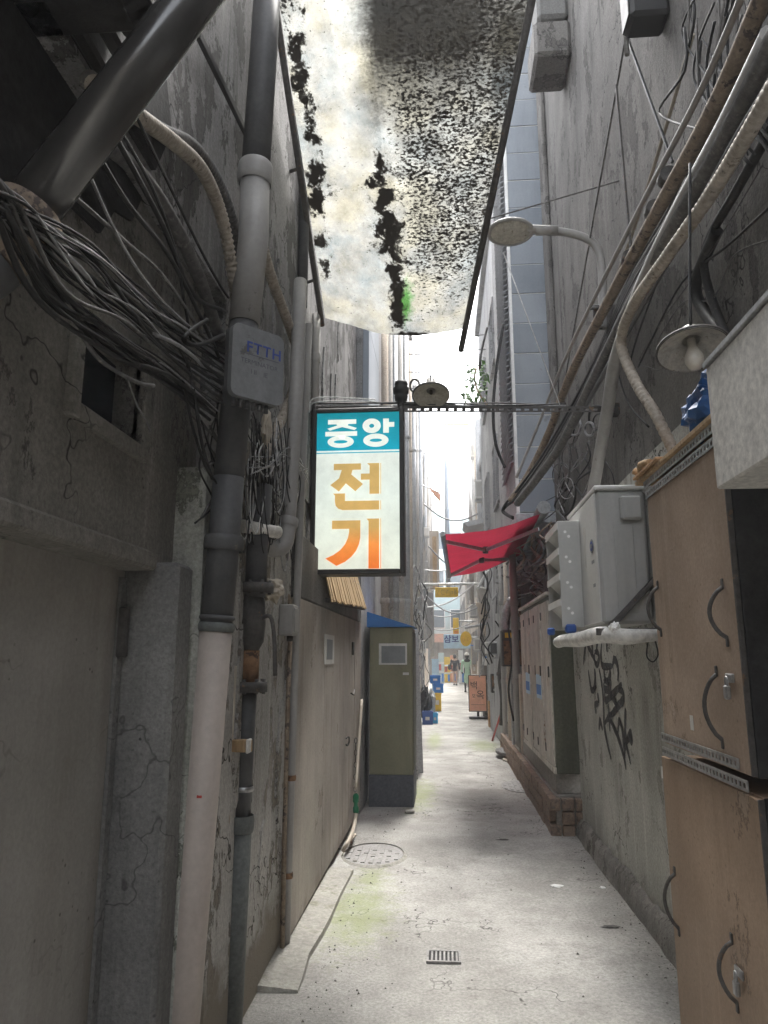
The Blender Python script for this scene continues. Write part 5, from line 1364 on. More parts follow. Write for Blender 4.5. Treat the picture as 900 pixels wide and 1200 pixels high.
# ------------------------------------------------------------------ cables and conduits
def path(pts, X=None, Y=None):
    out = []
    for p in pts:
        if len(p) == 3: out.append(at(p[0], p[1], X=p[2]))
        else: out.append(at(p[0], p[1], X=X) if X is not None else at(p[0], p[1], Y=Y))
    return out
def jig(pts, a, rnd): return [p + V(rnd.uniform(-a, a), rnd.uniform(-a, a), rnd.uniform(-a, a)) for p in pts]
def corrug(pts, r, pitch, mat, par, name='conduit', amp=0.09):
    # flexible conduit: ribbed tube
    sm = []
    n = len(pts)
    for i in range(n - 1):
        p0, p1, p2, p3 = pts[max(i - 1, 0)], pts[i], pts[i + 1], pts[min(i + 2, n - 1)]
        for k in range(24):
            t = k / 24
            sm.append(0.5 * ((2 * p1) + (p2 - p0) * t + (2 * p0 - 5 * p1 + 4 * p2 - p3) * t * t + (3 * p1 - p0 - 3 * p2 + p3) * t ** 3))
    sm.append(pts[-1])
    L_ = sum((b - a).length for a, b in zip(sm, sm[1:]))
    m_ = max(8, int(L_ / pitch * 4))
    res = []; acc = 0; j = 0
    step = L_ / m_
    cur = 0
    for k in range(m_ + 1):
        d = k * step
        while j < len(sm) - 2 and acc + (sm[j + 1] - sm[j]).length < d:
            acc += (sm[j + 1] - sm[j]).length; j += 1
        sl_ = (sm[j + 1] - sm[j]).length
        res.append(sm[j].lerp(sm[j + 1], min(1, (d - acc) / sl_) if sl_ > 0 else 0))
    rad = [r * (1 + amp * (1 if k % 4 < 2 else -1)) for k in range(len(res))]
    return B().tube(res, r, 14, rad=rad).build(name, mat, par)
rnd = random.Random(21)
# bundle under the overhang, sagging towards the fibre box
cbn = thing('cable_bundle', 'thick sagging bundle of dark dusty cables running past the small high window', 'cables', at(150, 380, X=-0.86))
for k in range(40):
    o = rnd.uniform(-1.5, 1.3)
    base = [(-45 + 16 * o, 205 + 26 * o, -0.82), (22 + 24 * o, 250 + 16 * o, -0.82), (85 + 26 * o, 318 - 22 * o, -0.84), (150 + 18 * o, 372 - 24 * o, -0.85), (205 + 14 * o, 412 - 22 * o, -0.86), (262 + 10 * o, 452 - 26 * o, -0.87)]
    pts = jig(path(base), 0.024, rnd)
    mm = rnd.choice(['cable_dusty', 'cable_black', 'cable_black', 'cable_black', 'cable_black', 'cable_black', 'cable_grey'])
    B().tube(pts, rnd.choice([0.0025, 0.003, 0.004, 0.005, 0.007]), 6, 6).build('cable', mm, cbn)
cbn = thing('cable_bundle', 'loose black cables dropping from the slanting pipe to the terminal box', 'cables', at(200, 280, X=-0.86))
for (pts, r, mm) in (([(96, 150), (150, 235), (200, 300), (235, 372), (258, 420)], 0.007, 'cable_black'), ([(120, 115), (175, 215), (205, 290), (215, 350), (225, 400)], 0.005, 'cable_black'),
                     ([(60, 205), (150, 285), (195, 330), (240, 395)], 0.006, 'cable_dusty'), ([(120, 130), (190, 260), (225, 345), (262, 365)], 0.008, 'cable_black'),
                     ([(85, 160), (140, 280), (185, 345), (232, 392)], 0.004, 'cable_grey'), ([(140, 100), (230, 280), (255, 330), (268, 350)], 0.005, 'cable_black'),
                     ([(60, 255), (130, 330), (180, 400), (260, 470)], 0.006, 'cable_black'), ([(150, 445), (160, 470), (168, 492), (174, 504)], 0.003, 'cable_dusty'),
                     ([(95, 390), (120, 425), (160, 447), (178, 452)], 0.006, 'cable_dusty'), ([(205, 400), (222, 440), (235, 520), (250, 560)], 0.006, 'cable_black'),
                     ([(215, 440), (225, 500), (240, 545), (255, 565)], 0.005, 'cable_black'), ([(240, 375), (226, 385), (216, 398), (232, 402), (262, 395)], 0.009, 'cable_black')):
    B().tube(jig(path(pts, X=-0.85), 0.006, rnd), r, 6, 6).build('cable', mm, cbn)
t = thing('flexible_conduit', 'fat dusty flexible conduit arching out under the slanting pipe', 'conduit', at(225, 175, X=-0.86))
corrug(path([(105, 95), (185, 152), (225, 172), (255, 215), (272, 262), (283, 310), (290, 370)], X=-0.90), 0.026, 0.022, 'cable_dusty', t)
corrug(path([(110, 100), (205, 168), (240, 205), (262, 262), (274, 330), (282, 380)], X=-0.86), 0.024, 0.022, 'conduit_tan', t)
B().tube(path([(100, 150), (165, 205), (205, 265), (235, 330), (255, 390), (268, 430)], X=-0.89), 0.024, 12, 6).build('stub', 'cable_dusty', t)
t = thing('flexible_conduit', 'ribbed conduit curling down beside the fibre terminal box', 'conduit', at(345, 430, X=-0.84))
corrug(path([(300, 260), (318, 325), (340, 385), (349, 420), (342, 462), (322, 508), (308, 540)], X=-0.86), 0.026, 0.024, 'conduit_tan', t)
# black rod brace from the slanting pipe to the drainpipe
B().bar(at(232, 40, X=-0.90), at(290, 160, X=-0.90), 0.035, 0.02, (0, 0, 1), 0.003).build('brace_bar', 'black', label='flat black brace bar against the flaking wall by slanting pipe', cat='bar')
# tangle under the box
tg = thing('cable_tangle', 'snarl of thin looped wires hanging under the fibre terminal box', 'cables', at(320, 560, X=-0.83))
for k in range(64):
    u0 = rnd.uniform(292, 345); v0 = rnd.uniform(488, 560)
    Xp = rnd.uniform(-0.89, -0.80)
    hg = rnd.uniform(30, 120); wd = rnd.uniform(5, 20) * rnd.choice((-1, 1)); wd = min(wd, 352 - u0); sk = rnd.uniform(-6, 6)
    pts = [(u0, v0), (u0 - wd * 0.15 + sk * 0.5, v0 + hg * 0.45), (u0 + wd * 0.15 + sk, v0 + hg * 0.85), (u0 + wd * 0.5 + sk, v0 + hg), (u0 + wd * 0.9 + sk, v0 + hg * 0.8), (u0 + wd + sk * 0.4, v0 + hg * 0.35), (u0 + wd * 0.7, v0 + rnd.uniform(-4, 8))]
    mm = rnd.choice(['cable_black', 'cable_black', 'cable_black', 'cable_dusty', 'cable_grey', 'cable_white'])
    B().tube(path(pts, X=Xp), rnd.choice([0.0025, 0.003, 0.004]), 5, 6).build('wire', mm, tg)
for k in range(24):
    u0 = rnd.uniform(235, 300); v0 = rnd.uniform(440, 520)
    pts = [(u0, v0), (u0 + rnd.uniform(-18, 14), v0 + 30), (u0 + rnd.uniform(-25, 25), v0 + 70), (u0 + rnd.uniform(-15, 20), v0 + rnd.uniform(80, 120))]
    B().tube(path(pts, X=rnd.uniform(-0.93, -0.90)), rnd.choice([0.003, 0.004, 0.005]), 5, 5).build('wire', rnd.choice(['cable_black', 'cable_black', 'cable_dusty']), tg)
for k in range(9):
    j = lambda q: rnd.uniform(-q, q)
    B().tube(path([(296 + j(8), 548 + j(14)), (318 + j(5), 538 + j(10)), (334 + j(4), 532 + j(9)), (348 + j(4), 541 + j(10)), (360, 556 + j(9))], X=-0.82 + j(0.02)), 0.003, 5, 6).build('wire', rnd.choice(['cable_white', 'cable_grey']), tg)
crumple(B(), at(312, 500, X=-0.80), 0.02, 0.03, 0.07, 8, 3, 0.7).build('taped_joint', 'hose_beige', tg)
crumple(B(), at(320, 690, X=-0.80), 0.05, 0.05, 0.05, 9, 3, 0.7).build('rag', 'hose_beige', label='wadded beige rag tucked on the valve flange', cat='rag', base=at(320, 700, X=-0.80))
# twin white wires to the slotted bar
t = thing('cable', 'pair of white wires tied to the slotted bar end', 'cables', at(352, 492, X=-0.88))
for dv in (0, 5): B().tube(path([(342, 492 + dv), (352, 488 + dv), (362, 478 + dv), (372, 466 + dv), (440, 468 + dv / 2)], Y=4.9), 0.005, 6, 6).build('wire', 'cable_white', t)
t = thing('cable', 'dark wires twisted along the top of the slotted bar', 'cables', at(430, 468, Y=5.0))
for k in range(5):
    pts = [V(-0.9 + 0.45 * j, YS + 0.05 + rnd.uniform(-0.02, 0.02), zb + 0.04 + rnd.uniform(-0.012, 0.02) - 0.03 * j * 0.45) for j in range(5)]
    B().tube(pts, 0.006, 6, 5).build('wire', rnd.choice(['cable_black', 'cable_dusty', 'cable_grey']), t)
# ---- the runs on the streaked wall
XW = 1.17
t = thing('flexible_conduit', 'pale ribbed flexible conduit swooping down the wall above the cabinets', 'conduit', at(750, 380, X=1.05))
corrug(path([(930, 60, 0.98), (880, 150, 1.0), (830, 232, 1.03), (782, 300, 1.00), (742, 358, 0.99), (728, 402, 0.99), (745, 448, 1.02), (768, 485, 1.06), (790, 530, 1.12)]), 0.027, 0.034, 'conduit_tan', t, amp=0.05)
t = thing('conduit_run', 'dark clamped conduit pair running along the wall past the street lamp bracket', 'conduit', at(760, 270, X=1.15))
for (pts, r, mm) in (([(905, -30), (840, 120), (772, 245), (720, 340), (668, 440), (644, 505, 1.0), (620, 555, 0.84), (598, 588, 0.66)], 0.034, 'conduit_rust'), ([(925, 10), (850, 160), (790, 265), (740, 355), (690, 455), (658, 520, 0.98), (630, 560, 0.84), (606, 590, 0.70)], 0.034, 'cable_dusty'),
                     ([(905, 40), (850, 150), (800, 240), (755, 330), (722, 420), (712, 480), (698, 560), (690, 600)], 0.040, 'pvc_grey'), ([(905, 95), (862, 165), (812, 255), (760, 345), (715, 425), (672, 500), (640, 548, 0.92), (612, 585, 0.74)], 0.016, 'pvc_dark'), ([(880, -30), (822, 105), (756, 232), (706, 330), (660, 425), (634, 490, 0.98), (605, 560, 0.74)], 0.014, 'pvc_grey')):
    B().tube(path(pts, X=XW - 0.09), r, 14, 6).build('pipe', mm, t)
for (u, v) in ((782, 208), (766, 246), (737, 303)):
    p = at(u, v, X=XW - 0.09)
    B().tube([p + V(0, 0.03, -0.0), p - V(0, 0.03, 0.0)], 0.042, 14).build('clamp', 'iron', t)
t = thing('conduit', 'thin tan conduit slanting across the streaked wall beside dark runs', 'conduit', at(735, 290, X=1.2))
B().tube(path([(812, 40), (780, 150), (745, 262), (712, 350), (668, 452), (640, 510), (606, 580)], X=1.22), 0.011, 8, 5).build('tube', 'hose_beige', t)
t = thing('cable_bundle', 'black cables following the conduits down to a curled end by the shaft', 'cables', at(630, 560, X=1.1))
for k in range(9):
    o = rnd.uniform(-8, 8)
    pts = path([(880 + o * 2, 20 + o * 3), (800 + o, 225 + o), (735 + o, 335 + o), (690 + o * 0.6, 440 + o * 0.6), (640 + o * 0.5, 530 + o * 0.5, 0.96), (606 + o * 0.3, 578 + o * 0.4, 0.72)], X=1.19)
    if k < 5: pts.append(at(594, 590 + o * 0.5, X=0.64)); pts.append(at(590, 600, X=0.61)); pts.append(at(602, 607, X=0.68))
    B().tube(jig(pts, 0.01, rnd), rnd.choice([0.006, 0.008, 0.012]), 7, 6).build('cable', rnd.choice(['cable_black', 'cable_dusty', 'cable_black']), t)
# steel flat stays
for i, (a, b, r, mm, lb) in enumerate((((735, 30), (656, 478), 0.03, 'cable_dusty', 'long straight grey flat stay dropping from the junction box to the bar'),
                                       ((722, 100), (741, 312), 0.024, 'iron', 'short dark flat stay under the junction box'),
                                       ((733, 38), (788, 190), 0.016, 'black', 'thin black rod slanting from the junction box to the conduits'))):
    B().bar(at(*a, X=1.10), at(*b, X=1.14), r, 0.012, (0, 1, 0.2), 0.002).build('stay_bar', mm, label=lb, cat='bar')
jb = thing('junction_box', 'black junction box high on the streaked wall at the stay tops', 'box', at(752, 30, X=1.15))
c = at(753, 8, X=1.15)
B().box(1.06, 1.268, c.y - 0.09, c.y + 0.09, c.z - 0.13, c.z + 0.2, 0.02).build('case', 'black', jb)
B().tube([c + V(-0.07, 0.11, -0.2), c + V(-0.07, 0.10, 0.05), c + V(-0.06, 0.1, 0.4)], 0.014, 8).build('post', 'steel', jb)
B().box(1.05, 1.06, c.y - 0.07, c.y + 0.07, c.z - 0.11, c.z + 0.18, 0.003).build('lid', 'black', jb)
# dark snarl up by the eave
tg = thing('cable_tangle', 'dark snarl of cables and strap iron under the shop eave', 'cables', at(860, 90, X=1.05))
for k in range(22):
    u0, v0 = rnd.uniform(800, 905), rnd.uniform(-60, 60)
    pts = [(u0, v0), (u0 + rnd.uniform(-25, 15), v0 + 50), (u0 + rnd.uniform(-30, 20), v0 + 100), (u0 + rnd.uniform(-20, 60), v0 + rnd.uniform(120, 190))]
    B().tube(path(pts, X=rnd.uniform(1.14, 1.24)), rnd.choice([0.003, 0.005, 0.007]), 6, 5).build('cable', 'cable_black', tg)
for k in range(8):
    u0, v0 = rnd.uniform(805, 870), rnd.uniform(-30, 30)
    B().bar(at(u0, v0, X=1.1), at(u0 + rnd.uniform(-15, 15), v0 + rnd.uniform(50, 90), X=1.12), 0.015, 0.004, (0, 1, 0)).build('strap', 'iron', tg)
# cables behind the conduit over the cabinets
tg = thing('cable_tangle', 'dusty loops of cable behind the enamel lamp over the cabinets', 'cables', at(800, 400, X=1.2))
for (pts, r) in (([(905, 240), (850, 290), (800, 330), (765, 395), (748, 430)], 0.006), ([(890, 200), (830, 300), (780, 370), (750, 420), (760, 430), (780, 428), (800, 360)], 0.003),
                 ([(905, 150), (865, 220), (825, 300), (845, 380), (870, 420)], 0.02), ([(840, 270), (815, 340), (850, 395), (880, 410)], 0.028), ([(905, 280), (860, 300), (835, 350), (800, 355), (770, 400)], 0.004),
                 ([(720, 420), (735, 470), (760, 500)], 0.006), ([(800, 250), (770, 330), (745, 400), (735, 440)], 0.006)):
    B().tube(path(pts, X=1.22), r, 8, 6).build('cable', 'cable_black' if r > 0.005 else 'cable_dusty', tg)
# coil by the bar end
tg = thing('cable_tangle', 'coiled wires knotted at the slotted bar end above the air conditioner', 'cables', at(690, 520, X=1.15))
for k in range(26):
    u0, v0 = rnd.uniform(655, 712), rnd.uniform(488, 575)
    r_ = rnd.uniform(6, 18)
    if k < 10: pts = [(u0 + r_ * 0.7 * math.cos(a), v0 + r_ * math.sin(a)) for a in [j * 0.9 for j in range(8)]]
    else: pts = [(u0, v0), (u0 + rnd.uniform(-15, 15), v0 + 20), (u0 + rnd.uniform(-30, 10), v0 + 45), (u0 + rnd.uniform(-40, 0), v0 + 70)]
    B().tube(path(pts, X=rnd.uniform(1.12, 1.2)), rnd.choice([0.004, 0.006, 0.010]), 5, 5).build('wire', rnd.choice(['cable_black', 'cable_black', 'cable_dusty', 'cable_grey']), tg)
tg = thing('cable_tangle', 'mass of dark hoses and wires over the white locker under the awning end', 'cables', at(625, 650, X=1.1))
for k in range(36):
    u0, v0 = rnd.uniform(598, 655), rnd.uniform(612, 672)
    pts = [(u0, v0), (u0 + rnd.uniform(-15, 15), v0 + 15), (u0 + rnd.uniform(-25, 25), v0 + 30), (u0 + rnd.uniform(-30, 15), v0 + rnd.uniform(20, 50))]
    B().tube(path(pts, X=rnd.uniform(1.0, 1.2)), rnd.choice([0.005, 0.008, 0.010, 0.018]), 7, 6).build('hose', rnd.choice(['cable_black', 'cable_black', 'cable_dusty', 'conduit_rust']), tg)
# thin guy wires
for i, (a, b, r, mm, lb) in enumerate((((590, 296, 5.0), (656, 474, 5.0), 0.004, 'cable_white', 'thin white guy wire from lamp head to bar'),
                                       ((575, 256, 5.2), (732, 210, 4.6), 0.006, 'cable_dusty', 'taut grey wire from canopy pole to the wall stay'))):
    B().tube([at(a[0], a[1], Y=a[2]), at(b[0], b[1], Y=b[2])], r, 6).build('guy_wire', mm, label=lb, cat='wire')
# ------------------------------------------------------------------ street lamp on the wall
sl_ = thing('street_lamp', 'flat oval wall street lamp on a bent grey tube arm', 'lamp', at(706, 372, X=1.2))
yl = 4.95
arm = [at(706, 385, Y=yl), at(706, 330, Y=yl), at(702, 297, Y=yl), at(688, 280, Y=yl), at(660, 272, Y=yl), at(628, 270, Y=yl)]
B().tube(arm, 0.030, 14, 6).build('arm', 'pvc_grey', sl_)
B().tube([arm[-1], arm[-1] + (arm[-1] - arm[-2]) * 0.001 + V(0.16, 0, -0.01)], 0.037, 14).build('sleeve', 'pvc_grey', sl_)
hc = at(598, 272, Y=yl)
hd_ = B()
prof = [(0, 0.05), (0.05, 0.048), (0.11, 0.036), (0.15, 0.015), (0.158, 0.0), (0.15, -0.012), (0.135, -0.012), (0.13, -0.006), (0, -0.006)]
hd_.lathe(prof, (0, 0, 0), V(0, 0, 1), 32)
Mx = Matrix.Translation(hc) @ Matrix.Rotation(R(-20), 4, 'X') @ Matrix.Diagonal((1.12, 0.8, 1, 1))
bmesh.ops.transform(hd_.bm, matrix=Mx, verts=hd_.bm.verts)
hd_.build('head', 'pvc_grey', sl_)
ln_ = B(); ln_.lathe([(0.128, -0.008), (0.10, -0.016), (0, -0.02)], (0, 0, 0), V(0, 0, 1), 32)
bmesh.ops.transform(ln_.bm, matrix=Mx, verts=ln_.bm.verts); ln_.build('lens', 'enamel_cream', sl_)
B().bar(hc + V(0.10, 0, 0.02), arm[-1] + V(0.08, 0, 0.0), 0.075, 0.05, (0, 1, 0), 0.015).build('neck', 'pvc_grey', sl_)
bk = at(694, 372, Y=yl)
B().box(arm[0].x - 0.06, 1.268, yl - 0.012, yl + 0.012, arm[0].z + 0.0, arm[0].z + 0.18, 0.003).build('bracket', 'iron', sl_)
for dz in (0.03, 0.15): B().cyl(V(arm[0].x - 0.09, yl - 0.02, arm[0].z + dz), V(arm[0].x, yl - 0.02, arm[0].z + dz), 0.012, 8).build('bolt', 'iron', sl_)

# ------------------------------------------------------------------ far clutter along both walls
def vpipe(label, u, v0, v1, Y, r, mm, group=None, col_=True):
    a = at(u, (v0 + v1) / 2, Y=Y)
    z0, z1 = at(u, v1, Y=Y).z, at(u, v0, Y=Y).z
    t = thing('drainpipe', label, 'pipe', V(a.x, Y, max(0, z0)), group)
    B().tube([V(a.x, Y, max(0, z0)), V(a.x, Y, z1)], r, 12).build('tube', mm, t)
    if col_:
        for k in (0.3, 0.7): collar(V(a.x, Y, z0 + (z1 - z0) * k), V(0, 0, 1), r * 1.2, 0.08, mm, t)
    return t
ORD = ['first', 'second', 'third', 'fourth', 'fifth', 'sixth', 'seventh', 'eighth', 'ninth', 'tenth', 'eleventh', 'twelfth']
COLR = {'far_beige': 'cream', 'far_plaster': 'whitish', 'galv': 'galvanised', 'pvc_grey': 'grey'}
LG = 'pale drainpipes on the far plastered walls'
LB = 'pale vertical drainpipe on the plastered wall between olive cabinet and blue crates'
for i, (u, Y, r, mm) in enumerate(((451, 9.6, 0.05, 'far_beige'), (457, 10.9, 0.045, 'far_plaster'), (463, 11.8, 0.06, 'galv'), (470, 13.0, 0.05, 'far_plaster'), (476, 14.5, 0.07, 'galv'),
                                   (481, 16.0, 0.05, 'far_beige'), (485, 18.0, 0.07, 'galv'), (489, 20.5, 0.06, 'far_plaster'), (493, 23, 0.08, 'galv'))):
    vpipe('%s drainpipe, %s past the blue-grey cladding along the plastered wall' % (COLR[mm], ORD[i]), u, 400 if Y > 15 else 380, 860, Y, r, mm, LG)
RG = 'grey drainpipes beyond the awning'
RB = 'grey vertical pipe on the wall under and beyond the red awning'
for i, (u, Y, r, mm) in enumerate(((583, 15, 0.075, 'galv'), (590, 12.5, 0.05, 'pvc_grey'), (597, 11.6, 0.06, 'far_beige'), (573, 17.2, 0.06, 'galv'), (567, 19.8, 0.08, 'pvc_grey'), (563, 22.5, 0.07, 'far_plaster'), (604, 10.3, 0.05, 'pvc_grey'))):
    vpipe('%s pipe, %s from the white locker along the wall' % (COLR[mm], ORD[[3, 2, 1, 4, 5, 6, 0][i]]), u, 640, 870, Y, r, mm, RG)
vpipe('tall grey pipe edging the far building beyond the louvred shaft', 569, 380, 700, 18.5, 0.12, 'galv')
vpipe('slim teal post standing up in the bright gap of sky', 524, 524, 690, 30, 0.10, 'blue_panel', None, False)
# dark cable hanging past the louvres
t = thing('cable', 'black cable swinging down in front of the louvred shaft', 'cables', at(585, 450, Y=8.0))
B().tube(path([(590, 380), (582, 430), (578, 480), (581, 520), (592, 548)], Y=8.0), 0.018, 8, 6).build('cable', 'cable_black', t)
t = thing('cable', 'short black cable tail dangling from the canopy pole tip', 'cables', at(565, 420, Y=7.0))
B().tube(path([(571, 384), (566, 404), (563, 420)], Y=7.0), 0.012, 6, 4).build('tail', 'cable_dusty', t)
B().tube(path([(563, 415), (562, 432)], Y=7.0), 0.016, 6).build('plug', 'cable_dusty', t)
# overhead wires in the sky gap
def wire(label, pts, Y, r=0.012, mm='cable_dusty', grp=None):
    t = B().tube(path(pts, Y=Y), r, 5, 6); t.build('overhead_wire', mm, label=label, cat='wire', group=grp)
OG = 'wires crossing the sky gap'
OL = 'thin wire slung across the bright sky gap above the slotted bar'
for i, (v, d) in enumerate(((394, 3), (411, 4), (434, 2), (452, 3))): wire('thin level wire in the sky gap, %s down from canopy lip' % ORD[i], [(478, v + d), (510, v + d), (545, v), (572, v - 2)], 15, 0.010, 'cable_dusty', OG)
OG2 = 'sagging wires over the far alley'
OL2 = 'sagging wire strung between the far walls around the small hanging yellow sign'
for i, (a, b, sg_, Y) in enumerate((((498, 697), (560, 712), 12, 17), ((500, 712), (556, 684), 6, 18), ((502, 640), (560, 655), 14, 16), ((498, 668), (565, 640), 10, 19), ((500, 720), (560, 705), 8, 22), ((496, 590), (560, 602), 12, 16), ((498, 735), (556, 728), 6, 26))):
    wire('sagging wire over the far alley, %s' % ['just under the hanging yellow sign', 'crossing the hanging yellow sign', 'level with the crimson awning front', 'behind the crimson awning tip', 'above the narrow vertical yellow sign', 'high over the crimson awning', 'along the top of the pale blue sign'][i], [a, ((a[0] * 2 + b[0]) / 3, (a[1] * 2 + b[1]) / 3 + sg_), ((a[0] + 2 * b[0]) / 3, (a[1] + 2 * b[1]) / 3 + sg_), b], Y, 0.018, rnd.choice(['cable_dusty', 'cable_grey', 'cable_white']), OG2)
OG3 = 'wires drooping down the far plastered wall'
OL3 = 'loose cable drooping down the far plastered wall between its drainpipes'
for k in range(12):
    u = rnd.uniform(476, 502); Yk = rnd.uniform(12, 24)
    xw = -0.75
    pts = [at(u, 400 + rnd.uniform(0, 60), X=xw), at(u + rnd.uniform(-4, 4), 520, X=xw), at(u + rnd.uniform(-5, 6), 600, X=xw), at(u + rnd.uniform(-3, 8), 690, X=xw), at(u + rnd.uniform(0, 6), 730, X=xw)]
    y_ = pts[2].y
    for p in pts: p.y = y_ + rnd.uniform(-0.3, 0.3)
    cm_ = rnd.choice(['cable_dusty', 'cable_grey', 'cable_black'])
    B().tube(pts, 0.014, 5, 6).build('wall_cable', cm_, label='%s loose cable drooping down the far wall, %s drainpipe past the cladding' % ({'cable_dusty': 'dusty grey', 'cable_grey': 'pale grey', 'cable_black': 'black'}[cm_], 'near the ' + ORD[min(8, max(0, sum(1 for q_ in (9.6, 10.9, 11.8, 13, 14.5, 16, 18, 20.5, 23) if q_ < y_) - 1))]), cat='wire', group=OG3)
# meter box etc.
def slab_box(name, label, cat, u0, v0, u1, v1, Y, dep, mm, parts=(), base0=False, group=None):
    a, b = at(u0, v1, Y=Y), at(u1, v0, Y=Y)
    z0 = 0.0 if base0 else a.z
    t = thing(name, label, cat, V((a.x + b.x) / 2, Y, z0), group)
    B().box(a.x, b.x, Y, Y + dep, z0, b.z, 0.01).build('body', mm, t)
    for (nm, fu0, fv0, fu1, fv1, m2, off) in parts:
        x0 = a.x + (b.x - a.x) * fu0; x1 = a.x + (b.x - a.x) * fu1; zz0 = b.z + (z0 - b.z) * fv1; zz1 = b.z + (z0 - b.z) * fv0
        B().box(x0, x1, Y - off, Y - 0.001, zz0, zz1).build(nm, m2, t)
    return t
slab_box('meter_box', 'dark rusty meter box with yellow sticker on the wall beyond white locker', 'box', 589, 738, 613, 781, 10.8, 0.3, 'iron',
         (('door', 0.08, 0.3, 0.92, 0.95, 'rust', 0.02), ('sticker', 0.15, 0.08, 0.7, 0.22, 'yellow_plastic', 0.01)))
t = thing('ribbed_duct', 'grey ribbed ventilation duct stub hanging below the red awning', 'duct', at(592, 660, Y=13))
corrug(path([(594, 628), (593, 650), (592, 684)], Y=12.6), 0.16, 0.10, 'galv', t, 'duct', 0.06)
t = thing('lean_to', 'tilted brown and white shade board bracketed over the far wall', 'awning', at(572, 715, Y=17))
a = at(560, 700, Y=17.0); b = at(588, 742, Y=16.2)
B().poly([at(557, 688, Y=18), at(569, 690, Y=16.5), at(589, 742, Y=16.5), at(572, 744, Y=18)], (0.02, 0, 0.03)).build('board', 'far_plaster', t)
B().poly([at(558, 705, Y=17.9), at(568, 708, Y=16.9), at(580, 744, Y=16.9), at(568, 744, Y=17.9)], (-0.015, 0, -0.03)).build('underside', 'far_beige', t)
B().tube([at(545, 736, Y=17), at(585, 728, Y=16.6)], 0.03, 8).build('prop', 'galv', t)
for (lb, u0, v0, u1, v1, Y) in (('small white air-conditioner unit high on far wall beyond louvred shaft', 557, 562, 574, 584, 20), ('grey air-conditioner unit low behind the salmon sign', 556, 748, 567, 762, 21), ('pale air-conditioner unit tucked below the far shade board', 570, 752, 580, 766, 15.5)):
    t = slab_box('air_conditioner', lb, 'air conditioner', u0, v0, u1, v1, Y, 0.6, 'ac_plastic', (('grille', 0.08, 0.12, 0.7, 0.9, 'ac_side', 0.01), ('top', 0, 0, 1, 0.06, 'white_paint', 0.015)))
    a = at(u0, v1, Y=Y); b = at(u1, v1, Y=Y)
    B().box(a.x, b.x + 0.25, Y + 0.1, Y + 0.16, a.z - 0.06, a.z - 0.001).build('bracket', 'galv', t)
# far awnings / ledges
t = thing('ledge', 'grey ledge awning on the far wall above the hanging signs', 'awning', at(557, 612, Y=18))
B().poly([at(543, 612, Y=18), at(572, 606, Y=18), at(575, 611, Y=18), at(548, 617, Y=18)], (0, 1.2, 0)).build('sheet', 'galv', t)
B().tube([at(572, 612, Y=18.2), at(575, 628, Y=18.2)], 0.02, 6).build('strut', 'galv', t)
slab_box('corner_panel', 'tall pale panel edge of the far building in the sky gap', 'panel', 562, 490, 572, 690, 22, 0.4, 'galv', (('seam', 0.3, 0.1, 0.4, 1, 'far_grey', 0.01),))
# leafy plant high up
pl_ = thing('potted_plant', 'sprig of bright leaves growing from the far ledge above the bar', 'plant', at(562, 470, Y=14))
B().tube(path([(572, 476), (562, 462), (556, 445), (558, 432)], Y=14), 0.02, 6, 4).build('stem', 'wood_raw', pl_)
lf = B()
for k in range(150):
    p = at(rnd.uniform(544, 571), rnd.uniform(428, 472), Y=rnd.uniform(13.8, 14.3))
    d = V(rnd.uniform(-1, 1), rnd.uniform(-1, 1), rnd.uniform(-0.9, 0.4)).normalized(); s = d.orthogonal().normalized()
    l_ = rnd.uniform(0.10, 0.2)
    lf.poly([p, p + d * l_ * 0.5 + s * l_ * 0.25, p + d * l_, p + d * l_ * 0.5 - s * l_ * 0.25])
lf.build('foliage', 'leaf_green', pl_)
# ---- hanging signs
hb = thing('sign_bar', 'white horizontal bar carrying the small yellow sign over the alley', 'bar', at(532, 684, Y=20))
B().tube([at(490, 685, Y=20), at(566, 684, Y=20)], 0.035, 8).build('bar', 'white_paint', hb)
ys_ = slab_box('hanging_sign', 'small yellow sign with dark lettering hung from white bar', 'sign', 510, 688, 537, 700, 19.9, 0.06, 'yellow_plastic')
c = at(523.5, 694, Y=19.88)
def glyph_strokes(par, c, offs, mm, wd=0.02):
    for pts in offs:
        q_ = [c + V(x, -0.004, z) for x, z in pts]
        b = B()
        for a_, b_ in zip(q_, q_[1:]): b.bar(a_, b_, wd, 0.004, (0, 1, 0))
        b.build('lettering', mm, par)
glyph_strokes(ys_, c, [[(-0.27, -0.07), (-0.2, 0.08)], [(-0.06, 0.06), (-0.14, 0.06), (-0.16, 0.0), (-0.13, -0.06), (-0.06, -0.06)], [(0.0, -0.06), (0.0, 0.04), (0.06, 0.06)], [(0.10, 0.0), (0.16, 0.02), (0.15, -0.05), (0.09, -0.05)], [(0.21, -0.06), (0.21, 0.07), (0.26, 0.04), (0.22, 0.0), (0.27, -0.03), (0.21, -0.06)]], 'ink_brown')
for u in (514, 533): B().tube([at(u, 688, Y=19.93), at(u, 684, Y=19.98)], 0.01, 5).build('hanger', 'iron', ys_)
bs = slab_box('hanging_sign', 'pale blue projecting sign with dark blue Korean letters', 'sign', 520, 743, 551, 760, 27, 0.1, 'pale_blue_sign')
tb = B(); put_text(tb, '삼보', 0.30, at(529, 749.5, Y=26.98), V(1, 0, 0), V(0, 0, 1), 0.006); tb.build('lettering', 'ink_blue', bs)
B().box(at(534, 0, Y=27).x, at(549, 0, Y=27).x, 26.985, 26.998, at(0, 758, Y=27).z + 0.02, at(0, 757, Y=27).z + 0.02).build('caption', 'blue_crate', bs)
B().tube([at(551, 747, Y=27.05), at(566, 747, Y=27.05)], 0.03, 6).build('arm', 'galv', bs)
